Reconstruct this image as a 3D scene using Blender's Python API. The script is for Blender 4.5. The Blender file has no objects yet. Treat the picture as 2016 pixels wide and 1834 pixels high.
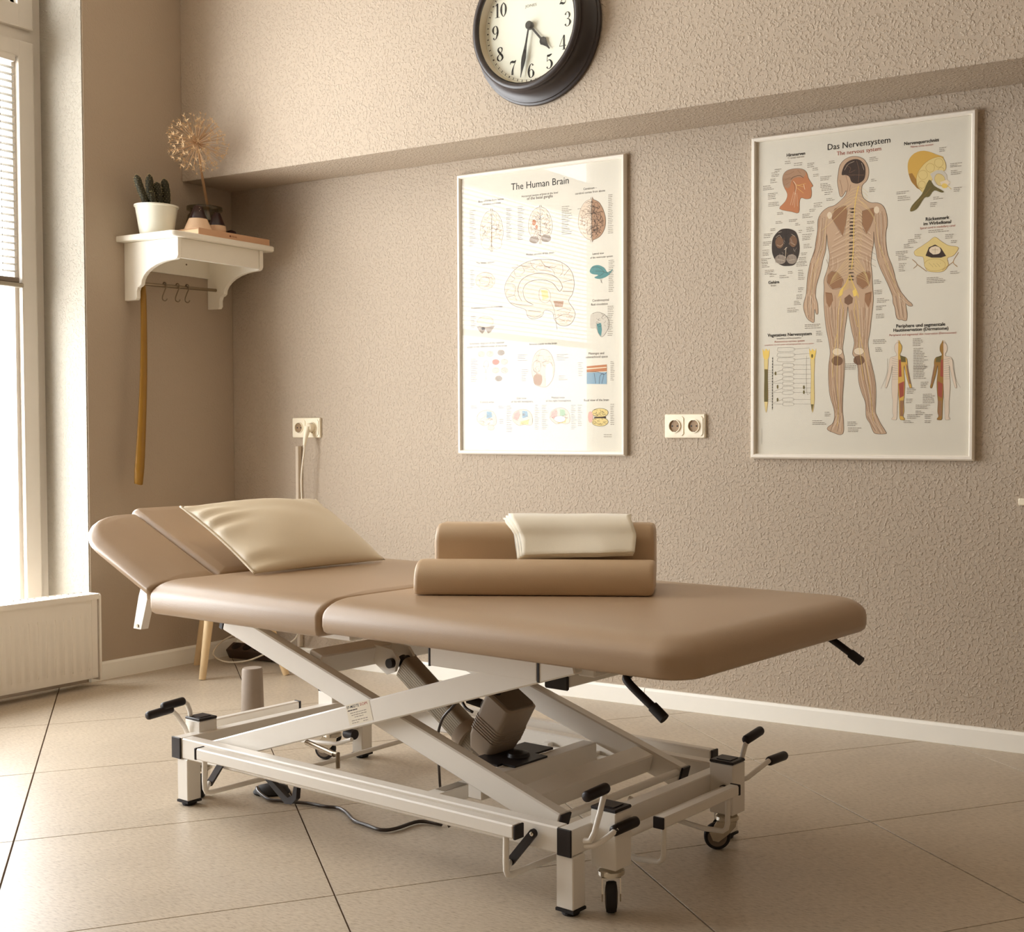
import bpy, bmesh, math, random
from mathutils import Vector, Matrix, geometry
rnd = random.Random(7)
C = bpy.context.scene.collection
SC = bpy.context.scene
PI = math.pi
# ------------------------------------------------------------------ camera, light, exposure
cam_d = bpy.data.cameras.new('camera'); cam = bpy.data.objects.new('camera', cam_d); C.objects.link(cam); SC.camera = cam
F_PX, CX, CY = 2465.45, 1275.96, 935.62
YAW, PITCH = 0.5249, -0.0339
cam_d.sensor_fit = 'HORIZONTAL'; cam_d.sensor_width = 36.0; cam_d.lens = F_PX * 36.0 / 2016
cam_d.shift_x = (1008 - CX) / 2016; cam_d.shift_y = (CY - 917) / 2016
cam_d.clip_start = 0.05
cam.location = (4.1177, -3.6616, 0.9251)
cam.rotation_euler = (PI / 2 + PITCH, 0, YAW)
world = bpy.data.worlds.new('world'); SC.world = world; world.use_nodes = True
wn = world.node_tree.nodes; bg = wn['Background']
bg.inputs[0].default_value = (0.985, 0.985, 1.02, 1); bg.inputs[1].default_value = 5.2
def portal(name, x, y0, y1, z0, z1):
    l = bpy.data.lights.new(name, 'AREA'); l.shape = 'RECTANGLE'; l.size = abs(y1 - y0); l.size_y = z1 - z0
    l.cycles.is_portal = True
    o = bpy.data.objects.new(name, l); C.objects.link(o); o.location = (x, (y0 + y1) / 2, (z0 + z1) / 2)
    o.rotation_euler = (PI / 2, 0, -PI / 2)
    return o
portal('daylight_portal', -0.36, -3.3, -0.62, 0.05, 3.0)
SC.view_settings.view_transform = 'Standard'; SC.view_settings.look = 'None'
SC.view_settings.gamma = 1.0; SC.view_settings.use_curve_mapping = False
SC.view_settings.exposure = 1.55
try:
    SC.cycles.max_bounces = 10; SC.cycles.diffuse_bounces = 6; SC.cycles.transparent_max_bounces = 24
except Exception: pass
# ------------------------------------------------------------------ materials
def lin(c):
    return tuple(((v / 255) / 12.92 if v / 255 <= 0.04045 else ((v / 255 + 0.055) / 1.055) ** 2.4) for v in c) + (1,)
MATS = {}
def mat(name, col, rough=0.5, metal=0.0, spec=0.5, var=0.0, vscale=20, bump=0.0, bscale=200, coat=0.0, sheen=0.0, stretch=None):
    m = bpy.data.materials.new(name); m.use_nodes = True; nt = m.node_tree; b = nt.nodes['Principled BSDF']
    b.inputs['Base Color'].default_value = lin(col); b.inputs['Roughness'].default_value = rough
    b.inputs['Metallic'].default_value = metal; b.inputs['Specular IOR Level'].default_value = spec
    b.inputs['Coat Weight'].default_value = coat; b.inputs['Sheen Weight'].default_value = sheen
    tc = nt.nodes.new('ShaderNodeTexCoord'); src = tc.outputs['Object']
    if stretch:
        mp = nt.nodes.new('ShaderNodeMapping'); mp.inputs['Scale'].default_value = stretch; nt.links.new(src, mp.inputs[0]); src = mp.outputs[0]
    n = nt.nodes.new('ShaderNodeTexNoise'); n.inputs['Scale'].default_value = vscale; n.inputs['Detail'].default_value = 5; nt.links.new(src, n.inputs['Vector'])
    mx = nt.nodes.new('ShaderNodeMix'); mx.data_type = 'RGBA'; v = max(var, 0.02)
    c = lin(col); mx.inputs[6].default_value = tuple(x * (1 - v) for x in c[:3]) + (1,); mx.inputs[7].default_value = tuple(min(1, x * (1 + v)) for x in c[:3]) + (1,)
    nt.links.new(n.outputs[0], mx.inputs[0]); nt.links.new(mx.outputs[2], b.inputs['Base Color'])
    if bump:
        n2 = nt.nodes.new('ShaderNodeTexNoise'); n2.inputs['Scale'].default_value = bscale; n2.inputs['Detail'].default_value = 3; nt.links.new(src, n2.inputs['Vector'])
        bp = nt.nodes.new('ShaderNodeBump'); bp.inputs['Strength'].default_value = bump; bp.inputs['Distance'].default_value = 0.002
        nt.links.new(n2.outputs[0], bp.inputs['Height']); nt.links.new(bp.outputs[0], b.inputs['Normal'])
    MATS[name] = m; return m
def wall_mat(name, col, strength):
    m = mat(name, col, 0.9, spec=0.15, var=0.03, vscale=3); nt = m.node_tree; b = nt.nodes['Principled BSDF']
    tc = nt.nodes.new('ShaderNodeTexCoord')
    n = nt.nodes.new('ShaderNodeTexNoise'); n.inputs['Scale'].default_value = 105; n.inputs['Detail'].default_value = 2.0; n.inputs['Distortion'].default_value = 0.4
    n3 = nt.nodes.new('ShaderNodeTexNoise'); n3.inputs['Scale'].default_value = 160; n3.inputs['Detail'].default_value = 2
    r = nt.nodes.new('ShaderNodeValToRGB'); r.color_ramp.elements[0].position = 0.50; r.color_ramp.elements[1].position = 0.66
    ad = nt.nodes.new('ShaderNodeMath'); ad.operation = 'MULTIPLY_ADD'; ad.inputs[1].default_value = 0.35
    nt.links.new(tc.outputs['Object'], n.inputs['Vector']); nt.links.new(tc.outputs['Object'], n3.inputs['Vector'])
    nt.links.new(n.outputs[0], r.inputs[0]); nt.links.new(n3.outputs[0], ad.inputs[0]); nt.links.new(r.outputs[0], ad.inputs[2])
    bp = nt.nodes.new('ShaderNodeBump'); bp.inputs['Strength'].default_value = strength; bp.inputs['Distance'].default_value = 0.0035
    nt.links.new(ad.outputs[0], bp.inputs['Height']); nt.links.new(bp.outputs[0], b.inputs['Normal'])
    return m
M_wall = wall_mat('wall_plaster', (183, 168, 150), 0.55)
M_wallq = wall_mat('left_wall_plaster', (180, 164, 145), 0.14)
M_reveal = wall_mat('reveal_plaster', (168, 161, 148), 0.5)  # base colour lowered to tone down the window light falling on the reveal
M_ceil = mat('ceiling_paint', (228, 216, 198), 0.9)
M_base = mat('white_skirting', (250, 247, 238), 0.45)
M_grout = mat('tile_grout', (84, 62, 40), 0.9)
M_white = mat('white_powder_coat', (232, 226, 216), 0.32, bump=0.03, bscale=900)
M_shelf = mat('white_lacquer', (236, 230, 216), 0.4)
M_black = mat('black_plastic', (26, 14, 12), 0.45, spec=0.4)
M_blackm = mat('black_metal', (24, 14, 12), 0.35)
M_pad = mat('brown_vinyl', (170, 144, 116), 0.38, spec=0.55, var=0.05, vscale=6, bump=0.12, bscale=420)
M_bol = mat('bolster_vinyl', (196, 168, 134), 0.42, spec=0.5, var=0.05, vscale=8, bump=0.1, bscale=420)
M_pil = mat('pillow_cover', (226, 211, 184), 0.40, spec=0.5, var=0.04, vscale=9, bump=0.06, bscale=300)
M_towel = mat('towel_cloth', (246, 238, 218), 0.95, sheen=0.3, bump=0.35, bscale=700)
M_chrome = mat('chrome', (215, 208, 195), 0.16, metal=1.0)
M_steel = mat('brushed_steel', (150, 135, 115), 0.3, metal=1.0)
M_grey = mat('grey_motor_plastic', (158, 141, 122), 0.5, bump=0.08, bscale=800)
M_greyd = mat('dark_motor_end', (98, 82, 62), 0.5)
M_alu = mat('ribbed_aluminium', (150, 138, 120), 0.4, metal=0.4)
M_rubber = mat('black_rubber', (22, 14, 12), 0.7)
M_tyre = mat('grey_tyre', (120, 105, 90), 0.6)
M_pvc = mat('window_plastic', (214, 206, 194), 0.35)
M_slat = mat('blind_slat', (126, 119, 106), 0.5)  # white slats, darkened to grey so their backlit lines show against the glare
M_rad = mat('radiator_enamel', (238, 231, 219), 0.35)
M_frame = mat('white_picture_frame', (240, 232, 218), 0.35)
M_paper = mat('poster_paper', (226, 220, 206), 0.85)
M_clockc = mat('graphite_clock_case', (52, 44, 42), 0.38, spec=0.6)
M_dial = mat('clock_dial', (244, 240, 226), 0.6)
M_lip = mat('cream_lip', (206, 190, 166), 0.6)
M_sock = mat('socket_plastic', (246, 236, 212), 0.35)
M_sockd = mat('socket_well', (150, 122, 88), 0.5)
M_cordw = mat('white_cable', (236, 226, 206), 0.45)
M_cordb = mat('dark_cable', (52, 38, 28), 0.3, spec=0.7)
M_wood = mat('light_beech', (224, 196, 152), 0.5, var=0.12, vscale=14, stretch=(6, 6, 1))
M_horn = mat('ochre_lacquered_wood', (150, 108, 30), 0.4, var=0.12, vscale=10, stretch=(4, 4, 1))
M_pot = mat('white_ceramic', (240, 238, 222), 0.35)
M_cact = mat('cactus_skin', (50, 46, 24), 0.7, var=0.3, vscale=90)
M_spine = mat('cactus_spines', (206, 196, 150), 0.7)
M_soil = mat('dark_soil', (46, 32, 22), 0.95, var=0.3, bump=0.5)
M_dry = mat('dried_stalk', (178, 140, 100), 0.8, var=0.15, vscale=60)
M_dryh = mat('dried_florets', (210, 178, 136), 0.85, var=0.15, vscale=60)
M_terra = mat('pale_clay', (226, 194, 160), 0.8, bump=0.15, bscale=300)
M_darkg = mat('dark_mill_top', (44, 20, 18), 0.3)
M_book = mat('peach_book_cover', (206, 162, 126), 0.7, bump=0.06, bscale=500)
M_page = mat('book_pages', (244, 222, 184), 0.9)
M_greyt = mat('grey_tube', (146, 132, 118), 0.7, var=0.08, vscale=60)
M_duct = mat('cable_duct_plastic', (212, 198, 178), 0.5)
M_strip = mat('dark_power_strip', (70, 52, 40), 0.45)
M_bluer = mat('blind_bottom_rail', (120, 104, 88), 0.5)
def glass_mat(name, tint, refl, rough=0.0):
    m = bpy.data.materials.new(name); m.use_nodes = True; nt = m.node_tree; nt.nodes.clear()
    o = nt.nodes.new('ShaderNodeOutputMaterial'); mx = nt.nodes.new('ShaderNodeMixShader'); t = nt.nodes.new('ShaderNodeBsdfTransparent')
    g = nt.nodes.new('ShaderNodeBsdfGlossy'); g.inputs['Roughness'].default_value = rough; t.inputs[0].default_value = tint
    lw = nt.nodes.new('ShaderNodeLayerWeight'); lw.inputs[0].default_value = 0.5
    pw = nt.nodes.new('ShaderNodeMath'); pw.operation = 'POWER'; pw.inputs[1].default_value = 5; nt.links.new(lw.outputs['Facing'], pw.inputs[0])
    ma = nt.nodes.new('ShaderNodeMath'); ma.operation = 'MULTIPLY_ADD'; ma.inputs[1].default_value = 1 - refl; ma.inputs[2].default_value = refl; nt.links.new(pw.outputs[0], ma.inputs[0])
    nt.links.new(ma.outputs[0], mx.inputs[0]); nt.links.new(t.outputs[0], mx.inputs[1]); nt.links.new(g.outputs[0], mx.inputs[2]); nt.links.new(mx.outputs[0], o.inputs[0])
    return m
M_glass = glass_mat('window_glass', (0.98, 0.99, 0.98, 1), 0.03)
M_pglass = glass_mat('poster_glass', (0.995, 0.995, 0.99, 1), 0.012)
M_jar = glass_mat('jar_glass', (0.60, 0.58, 0.48, 1), 0.06, 0.02)
# stone tile: fine streaks whose direction differs from tile to tile
def tile_mat(name, rot):
    m = bpy.data.materials.new(name); m.use_nodes = True; nt = m.node_tree; b = nt.nodes['Principled BSDF']
    tc = nt.nodes.new('ShaderNodeTexCoord'); oi = nt.nodes.new('ShaderNodeObjectInfo')
    ad = nt.nodes.new('ShaderNodeVectorMath'); ad.operation = 'ADD'; sc = nt.nodes.new('ShaderNodeVectorMath'); sc.operation = 'SCALE'; sc.inputs[3].default_value = 1.0
    nt.links.new(oi.outputs['Location'], sc.inputs[0]); nt.links.new(tc.outputs['Object'], ad.inputs[0]); nt.links.new(sc.outputs[0], ad.inputs[1])
    mp = nt.nodes.new('ShaderNodeMapping'); mp.inputs['Rotation'].default_value = (0, 0, rot); mp.inputs['Scale'].default_value = (60, 240, 60); nt.links.new(ad.outputs[0], mp.inputs[0])
    n = nt.nodes.new('ShaderNodeTexNoise'); n.inputs['Scale'].default_value = 1.0; n.inputs['Detail'].default_value = 6; n.inputs['Roughness'].default_value = 0.65; nt.links.new(mp.outputs[0], n.inputs['Vector'])
    r = nt.nodes.new('ShaderNodeValToRGB'); e = r.color_ramp.elements
    e[0].position = 0.28; e[0].color = lin((150, 134, 114)); e[1].position = 0.62; e[1].color = lin((202, 188, 168))
    q = r.color_ramp.elements.new(0.45); q.color = lin((188, 173, 152))
    nt.links.new(n.outputs[0], r.inputs[0])
    n2 = nt.nodes.new('ShaderNodeTexNoise'); n2.inputs['Scale'].default_value = 5; n2.inputs['Detail'].default_value = 3; nt.links.new(ad.outputs[0], n2.inputs['Vector'])
    mx = nt.nodes.new('ShaderNodeMix'); mx.data_type = 'RGBA'; mx.blend_type = 'MULTIPLY'; mx.inputs[0].default_value = 0.35
    r2 = nt.nodes.new('ShaderNodeValToRGB'); r2.color_ramp.elements[0].color = (0.72, 0.72, 0.72, 1); r2.color_ramp.elements[1].color = (1, 1, 1, 1); r2.color_ramp.elements[0].position = 0.3; r2.color_ramp.elements[1].position = 0.7
    nt.links.new(n2.outputs[0], r2.inputs[0]); nt.links.new(r.outputs[0], mx.inputs[6]); nt.links.new(r2.outputs[0], mx.inputs[7]); nt.links.new(mx.outputs[2], b.inputs['Base Color'])
    b.inputs['Roughness'].default_value = 0.36; b.inputs['Specular IOR Level'].default_value = 0.35
    bp = nt.nodes.new('ShaderNodeBump'); bp.inputs['Strength'].default_value = 0.12; bp.inputs['Distance'].default_value = 0.001; nt.links.new(n.outputs[0], bp.inputs['Height']); nt.links.new(bp.outputs[0], b.inputs['Normal'])
    return m
M_tile = [tile_mat('stone_tile_long_grain', 0.1), tile_mat('stone_tile_cross_grain', 1.65)]
# ------------------------------------------------------------------ mesh helpers
def setp(o, **k):
    for a, b in k.items():
        if b is not None: o[a] = b
    return o
def link(name, me, m, parent=None, smooth=False, mw=None):
    if smooth:
        for p in me.polygons: p.use_smooth = True
    if m is not None:
        for q in (m if isinstance(m, (list, tuple)) else [m]): me.materials.append(q)
    o = bpy.data.objects.new(name, me); C.objects.link(o)
    if parent is not None: o.parent = parent
    if mw is not None: o.matrix_basis = mw
    return o
def thing(name, label, cat, loc=(0, 0, 0), rz=0.0, group=None):
    o = bpy.data.objects.new(name, None); C.objects.link(o); o.empty_display_size = 0.05
    o.location = loc; o.rotation_euler = (0, 0, rz); return setp(o, label=label, category=cat, group=group)
def tag(o, label, cat, group=None): return setp(o, label=label, category=cat, group=group)
def copy_tree(o, parent=None):
    c = o.copy(); C.objects.link(c)
    if parent is not None: c.parent = parent
    for ch in list(o.children): copy_tree(ch, c)
    return c
class MB:
    def __init__(s): s.bm = bmesh.new()
    def box(s, x0, x1, y0, y1, z0, z1, M=None, bev=0.0, seg=1):
        b2 = bmesh.new()
        vs = [b2.verts.new((x, y, z)) for x in (x0, x1) for y in (y0, y1) for z in (z0, z1)]
        for f in ((0, 1, 3, 2), (4, 6, 7, 5), (0, 4, 5, 1), (2, 3, 7, 6), (0, 2, 6, 4), (1, 5, 7, 3)): b2.faces.new([vs[i] for i in f])
        if bev: bmesh.ops.bevel(b2, geom=b2.edges[:], offset=bev, segments=seg, affect='EDGES', profile=0.6)
        s._add(b2, M); return s
    def _add(s, b2, M=None):
        if M is not None: bmesh.ops.transform(b2, matrix=M, verts=b2.verts[:])
        me = bpy.data.meshes.new('t'); b2.to_mesh(me); b2.free(); s.bm.from_mesh(me); bpy.data.meshes.remove(me)
    def bar(s, a, b, w, h, up=(0, 0, 1), bev=0.003):
        # square tube from a to b, w across, h along "up"
        a = Vector(a); b = Vector(b); d = b - a; L = d.length; x = d.normalized(); u = Vector(up); y = u.cross(x).normalized(); z = x.cross(y)
        M = Matrix(((x.x, y.x, z.x, a.x), (x.y, y.y, z.y, a.y), (x.z, y.z, z.z, a.z), (0, 0, 0, 1)))
        return s.box(0, L, -w / 2, w / 2, -h / 2, h / 2, M, bev)
    def tube(s, pts, r, n=10, caps=True, smooth_path=0):
        pts = [Vector(p) for p in pts]
        if smooth_path: pts = catmull(pts, smooth_path)
        rr = r if isinstance(r, (list, tuple)) else [r] * len(pts)
        if len(rr) != len(pts): rr = [rr[min(len(rr) - 1, int(i * (len(rr) - 1) / (len(pts) - 1)))] + 0 for i in range(len(pts))]
        t = (pts[1] - pts[0]).normalized(); u = t.orthogonal().normalized(); rings = []
        for i, p in enumerate(pts):
            tn = ((pts[min(i + 1, len(pts) - 1)] - pts[max(i - 1, 0)])).normalized()
            u = (u - tn * u.dot(tn))
            u = u.normalized() if u.length > 1e-6 else tn.orthogonal().normalized()
            v = tn.cross(u)
            rings.append([s.bm.verts.new(p + (u * math.cos(2 * PI * k / n) + v * math.sin(2 * PI * k / n)) * rr[i]) for k in range(n)])
        for a, b in zip(rings, rings[1:]):
            for k in range(n): s.bm.faces.new((a[k], a[(k + 1) % n], b[(k + 1) % n], b[k]))
        if caps: s.bm.faces.new(rings[0][::-1]); s.bm.faces.new(rings[-1])
        return s
    def lathe(s, prof, n=32, M=None, cap0=True, cap1=True):
        b2 = bmesh.new(); rings = []
        for r, z in prof: rings.append([b2.verts.new((r * math.cos(2 * PI * k / n), r * math.sin(2 * PI * k / n), z)) for k in range(n)])
        for a, b in zip(rings, rings[1:]):
            for k in range(n): b2.faces.new((a[k], a[(k + 1) % n], b[(k + 1) % n], b[k]))
        if cap0: b2.faces.new(rings[0][::-1])
        if cap1: b2.faces.new(rings[-1])
        s._add(b2, M); return s
    def prism(s, pts, a0, a1, plane='xz', bev=0.0):
        # closed 2D outline extruded: plane 'xz' -> along y, 'xy' -> along z, 'yz' -> along x
        b2 = bmesh.new()
        def P(p, a): return {'xz': (p[0], a, p[1]), 'xy': (p[0], p[1], a), 'yz': (a, p[0], p[1])}[plane]
        A = [b2.verts.new(P(p, a0)) for p in pts]; B = [b2.verts.new(P(p, a1)) for p in pts]; n = len(pts)
        f0 = b2.faces.new(A); f1 = b2.faces.new(B[::-1])
        for k in range(n): b2.faces.new((A[k], B[k], B[(k + 1) % n], A[(k + 1) % n]))
        bmesh.ops.recalc_face_normals(b2, faces=b2.faces[:])
        if bev:
            ed = [e for e in b2.edges if (e.verts[0] in A and e.verts[1] in A) or (e.verts[0] in B and e.verts[1] in B)]
            bmesh.ops.bevel(b2, geom=ed, offset=bev, segments=2, affect='EDGES', profile=0.6)
        s._add(b2); return s
    def rings(s, rings, cap0=True, cap1=True):
        R = [[s.bm.verts.new(p) for p in r] for r in rings]; n = len(R[0])
        for a, b in zip(R, R[1:]):
            for k in range(n): s.bm.faces.new((a[k], a[(k + 1) % n], b[(k + 1) % n], b[k]))
        if cap0: s.bm.faces.new(R[0][::-1])
        if cap1: s.bm.faces.new(R[-1])
        return s
    def build(s, name, m, parent=None, smooth=False, auto=None, mw=None):
        bmesh.ops.recalc_face_normals(s.bm, faces=s.bm.faces[:])
        me = bpy.data.meshes.new(name); s.bm.to_mesh(me); s.bm.free()
        o = link(name, me, m, parent, smooth or auto is not None, mw)
        if auto is not None:
            try: me.set_sharp_from_angle(angle=math.radians(auto))
            except Exception: pass
        return o
def catmull(p, n):
    out = []; P = [p[0] * 2 - p[1]] + p + [p[-1] * 2 - p[-2]]
    for i in range(1, len(P) - 2):
        for k in range(n):
            t = k / n; a, b, c, d = P[i - 1], P[i], P[i + 1], P[i + 2]
            out.append(0.5 * ((2 * b) + (c - a) * t + (2 * a - 5 * b + 4 * c - d) * t * t + (3 * b - a - 3 * c + d) * t ** 3))
    out.append(p[-1]); return out
def rrect(x0, x1, y0, y1, r, n=6, rs=None):
    # rs: radii of corners (x1,y1),(x0,y1),(x0,y0),(x1,y0)
    rs = rs or [r] * 4; pts = []
    for (cx, cy, sx, sy, a, q) in ((x1, y1, -1, -1, 0, rs[0]), (x0, y1, 1, -1, PI / 2, rs[1]), (x0, y0, 1, 1, PI, rs[2]), (x1, y0, -1, 1, 1.5 * PI, rs[3])):
        q = max(q, 0.0008)
        for k in range(n + 1):
            t = a + PI / 2 * k / n; pts.append((cx + sx * q + q * math.cos(t), cy + sy * q + q * math.sin(t)))
    return pts
# ------------------------------------------------------------------ room shell
RX, RY, RZ = 6.4, -7.6, 3.05        # room: x 0..RX, y RY..0, z 0..RZ
def structure(o): o['kind'] = 'structure'; return o
fl = structure(MB().box(-0.4, RX + 0.1, RY - 0.1, 0.1, -0.1, -0.004).build('floor', M_grout))
TA = 0.9135; E1 = Vector((math.cos(TA), math.sin(TA))); E2 = Vector((-math.sin(TA), math.cos(TA))); TOx, TOy = 0.4893, -1.1984; TC, TR = 0.6255, 0.6153
def clip(poly, f):
    out = []
    for i in range(len(poly)):
        a, b = poly[i], poly[(i + 1) % len(poly)]; fa, fb = f(a), f(b)
        if fa >= 0: out.append(a)
        if (fa >= 0) != (fb >= 0): t = fa / (fa - fb); out.append((a[0] + (b[0] - a[0]) * t, a[1] + (b[1] - a[1]) * t))
    return out
tile_cache = {}
for i in range(-14, 18):
    for j in range(-14, 18):
        gx, gy = 0.0035, 0.0028
        cx = TOx + E1.x * (i + .5) * TC - E2.x * (j + .5) * TR; cy = TOy + E1.y * (i + .5) * TC - E2.y * (j + .5) * TR
        loc = []
        for sx, sy in ((-1, -1), (1, -1), (1, 1), (-1, 1)):
            a = sx * (TC / 2 - gx / 2); b = sy * (TR / 2 - gy / 2); loc.append((a * E1.x + b * E2.x, a * E1.y + b * E2.y))
        w = [(p[0] + cx, p[1] + cy) for p in loc]
        full = all(0 < p[0] < RX and RY < p[1] < 0 for p in w)
        if not full:
            for f in (lambda p: p[0], lambda p: RX - p[0], lambda p: p[1] - RY, lambda p: -p[1]):
                w = clip(w, f) if len(w) > 2 else []
            if len(w) < 3: continue
            if abs(sum(w[k][0] * w[(k + 1) % len(w)][1] - w[(k + 1) % len(w)][0] * w[k][1] for k in range(len(w)))) < 0.004: continue
            loc = [(p[0] - cx, p[1] - cy) for p in w]
        k = (i * 7 + j * 3 + (i * j) % 3) % 2
        if full and k in tile_cache:
            o = bpy.data.objects.new('tile', tile_cache[k]); C.objects.link(o); o.parent = fl
        else:
            mb = MB(); n = len(loc)
            top = [mb.bm.verts.new((p[0] * .9985, p[1] * .9985, 0)) for p in loc]; mid = [mb.bm.verts.new((p[0], p[1], -0.0012)) for p in loc]; bot = [mb.bm.verts.new((p[0], p[1], -0.006)) for p in loc]
            mb.bm.faces.new(top)
            for q in range(n): mb.bm.faces.new((top[q], top[(q + 1) % n], mid[(q + 1) % n], mid[q])); mb.bm.faces.new((mid[q], mid[(q + 1) % n], bot[(q + 1) % n], bot[q]))
            o = mb.build('tile', M_tile[k], fl)
            if full: tile_cache[k] = o.data
        o.location = (cx, cy, 0)
structure(MB().box(-0.4, RX + 0.1, RY - 0.1, 0.1, RZ, RZ + 0.1).build('ceiling', M_ceil))
wb = structure(MB().box(-0.4, RX + 0.1, 0, 0.15, -0.1, RZ).build('wall_back', M_wall))
sb = MB(); n = 40
sb.box(0, RX, -0.25, -0.0002, 1.922, RZ, None, 0.004, 2); sb.build('bulkhead', M_wall, wb)
structure(MB().box(RX, RX + 0.1, RY - 0.1, 0.1, -0.1, RZ).build('wall_right', M_wall))
structure(MB().box(-0.4, RX + 0.1, RY - 0.1, RY, -0.1, RZ).build('wall_front', M_wall))
# left wall with two tall window openings
W1 = (-3.30, -0.686); WZ0, WZ1 = 0.10, 2.92; WT = -0.34
wl = MB()
wl.box(WT, 0, W1[1], 0.0, -0.1, RZ, None, 0.003, 2); wl.box(WT, 0, RY - 0.1, W1[0], -0.1, RZ, None, 0.003, 2)
for a, b in (W1,): wl.box(WT, -0.0005, a, b, -0.1, WZ0); wl.box(WT, -0.0005, a, b, WZ1, RZ)
wlo = structure(wl.build('wall_left', M_wallq))
for k, (a, b) in enumerate((W1,)):
    rv = MB(); rv.box(-0.25, -0.004, b - 0.004, b + 0.001, WZ0, WZ1); rv.box(-0.25, -0.004, a - 0.001, a + 0.004, WZ0, WZ1); rv.box(-0.25, -0.004, a, b, WZ1 - 0.003, WZ1 + 0.001)
    rv.build('window_reveal', M_reveal, wlo)
# baseboards
bb = MB(); segs = [(0.016, 1.99), (1.993, 3.99), (3.993, RX)]
root = None
for k, (a, b) in enumerate(segs):
    m = MB().prism([(-0.001, 0.0), (-0.016, 0.0), (-0.016, 0.052), (-0.012, 0.060), (-0.001, 0.060)], a, b, 'yz')
    if root is None: root = structure(m.build('baseboard_back', M_base))
    else: m.build('skirting_length', M_base, root)
structure(MB().prism([(0.001, 0.0), (0.016, 0.0), (0.016, 0.060), (0.012, 0.068), (0.001, 0.068)], -0.70, 0, 'xz').build('baseboard_left', M_base))
# ------------------------------------------------------------------ windows
def window(name, a, b, ncas):
    fr = MB(); x0, x1 = -0.315, -0.245
    fr.box(x0, x1, a, a + 0.05, WZ0, WZ1); fr.box(x0, x1, b - 0.05, b, WZ0, WZ1)
    fr.box(x0, x1, a + .05, b - .05, WZ0, WZ0 + 0.05); fr.box(x0, x1, a + .05, b - .05, WZ1 - 0.05, WZ1); fr.box(x0, x1 + 0.004, a + .05, b - .05, 2.37, 2.42)
    w = structure(fr.build(name, M_pvc))
    mids = [a + 0.04, -1.735, b - 0.04]
    fr2 = MB().box(x0, x1, -1.765, -1.705, WZ0 + .05, WZ1 - .05).build('mullion', M_pvc, w)
    for i in range(ncas):
        c0 = mids[i] + 0.004; c1 = mids[i + 1] - 0.004
        for z0, z1 in ((WZ0 + 0.035, 2.372), (2.418, WZ1 - 0.035)):
            s = MB(); t = 0.062; tb_ = t if z0 < 1 else 0.085
            s.box(-0.30, -0.222, c0, c0 + t, z0, z1, None, 0.006, 2); s.box(-0.30, -0.222, c1 - t, c1, z0, z1, None, 0.006, 2)
            s.box(-0.30, -0.2225, c0 + t - .008, c1 - t + .008, z0, z0 + tb_, None, 0.006, 2); s.box(-0.30, -0.2225, c0 + t - .008, c1 - t + .008, z1 - t, z1, None, 0.006, 2)
            # glazing bead
            for q in ((c0 + t, c0 + t + .014, z0 + tb_, z1 - t), (c1 - t - .014, c1 - t, z0 + tb_, z1 - t), (c0 + t, c1 - t, z0 + tb_, z0 + tb_ + .014), (c0 + t, c1 - t, z1 - t - .014, z1 - t)): s.box(-0.29, -0.245, *q)
            sh = s.build('sash', M_pvc, w)
            MB().box(-0.272, -0.268, c0 + t, c1 - t, z0 + tb_, z1 - t).build('pane', M_glass, sh)
    return w
w1 = window('window_1', W1[0], W1[1], 2)
def blind(c0, c1, label, group):
    y0, y1 = c0 + 0.078, c1 - 0.078
    t = thing('venetian_blind', label, 'blind', (-0.236, (y0 + y1) / 2, 2.29), 0, group); L = (y1 - y0) / 2
    MB().box(-0.012, 0.016, -L, L, -0.002, 0.024, None, 0.002).build('head_rail', M_pvc, t)
    MB().box(-0.010, 0.018, -L, L, -0.812, -0.792, None, 0.003).build('bottom_rail', M_bluer, t)
    MB().box(-0.004, 0.026, -L - .012, L + .012, -0.828, -0.812, None, 0.003).build('clamp_rail', M_alu, t)
    sl = None
    for i in range(30):
        z = -0.022 - i * 0.0257
        if sl is None:
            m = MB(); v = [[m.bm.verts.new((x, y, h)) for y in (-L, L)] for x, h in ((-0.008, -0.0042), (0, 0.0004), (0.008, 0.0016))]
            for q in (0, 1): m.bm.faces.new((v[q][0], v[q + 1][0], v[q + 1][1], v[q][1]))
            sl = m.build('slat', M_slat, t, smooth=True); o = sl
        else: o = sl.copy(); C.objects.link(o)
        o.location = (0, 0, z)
    for s_ in (-1, 1):
        MB().tube([(0.010, s_ * (L - 0.06), -0.80), (0.010, s_ * (L - 0.06), 0)], 0.0008, 5).build('ladder_cord', M_greyd, t)
        h = MB(); h.box(-0.014, 0.024, s_ * (L - 0.09) - .012, s_ * (L - 0.09) + .012, 0.0245, 0.034); h.box(0.018, 0.024, s_ * (L - 0.09) - .006, s_ * (L - 0.09) + .006, 0.0345, 0.05)
        h.build('hanging_clip', M_steel, t)
    return t
a0 = W1[0] + 0.04
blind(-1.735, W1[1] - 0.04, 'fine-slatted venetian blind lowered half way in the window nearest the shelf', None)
blind(a0, -1.735, 'fine-slatted venetian blind in the far window casement, outside the picture on the left', None)
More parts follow.
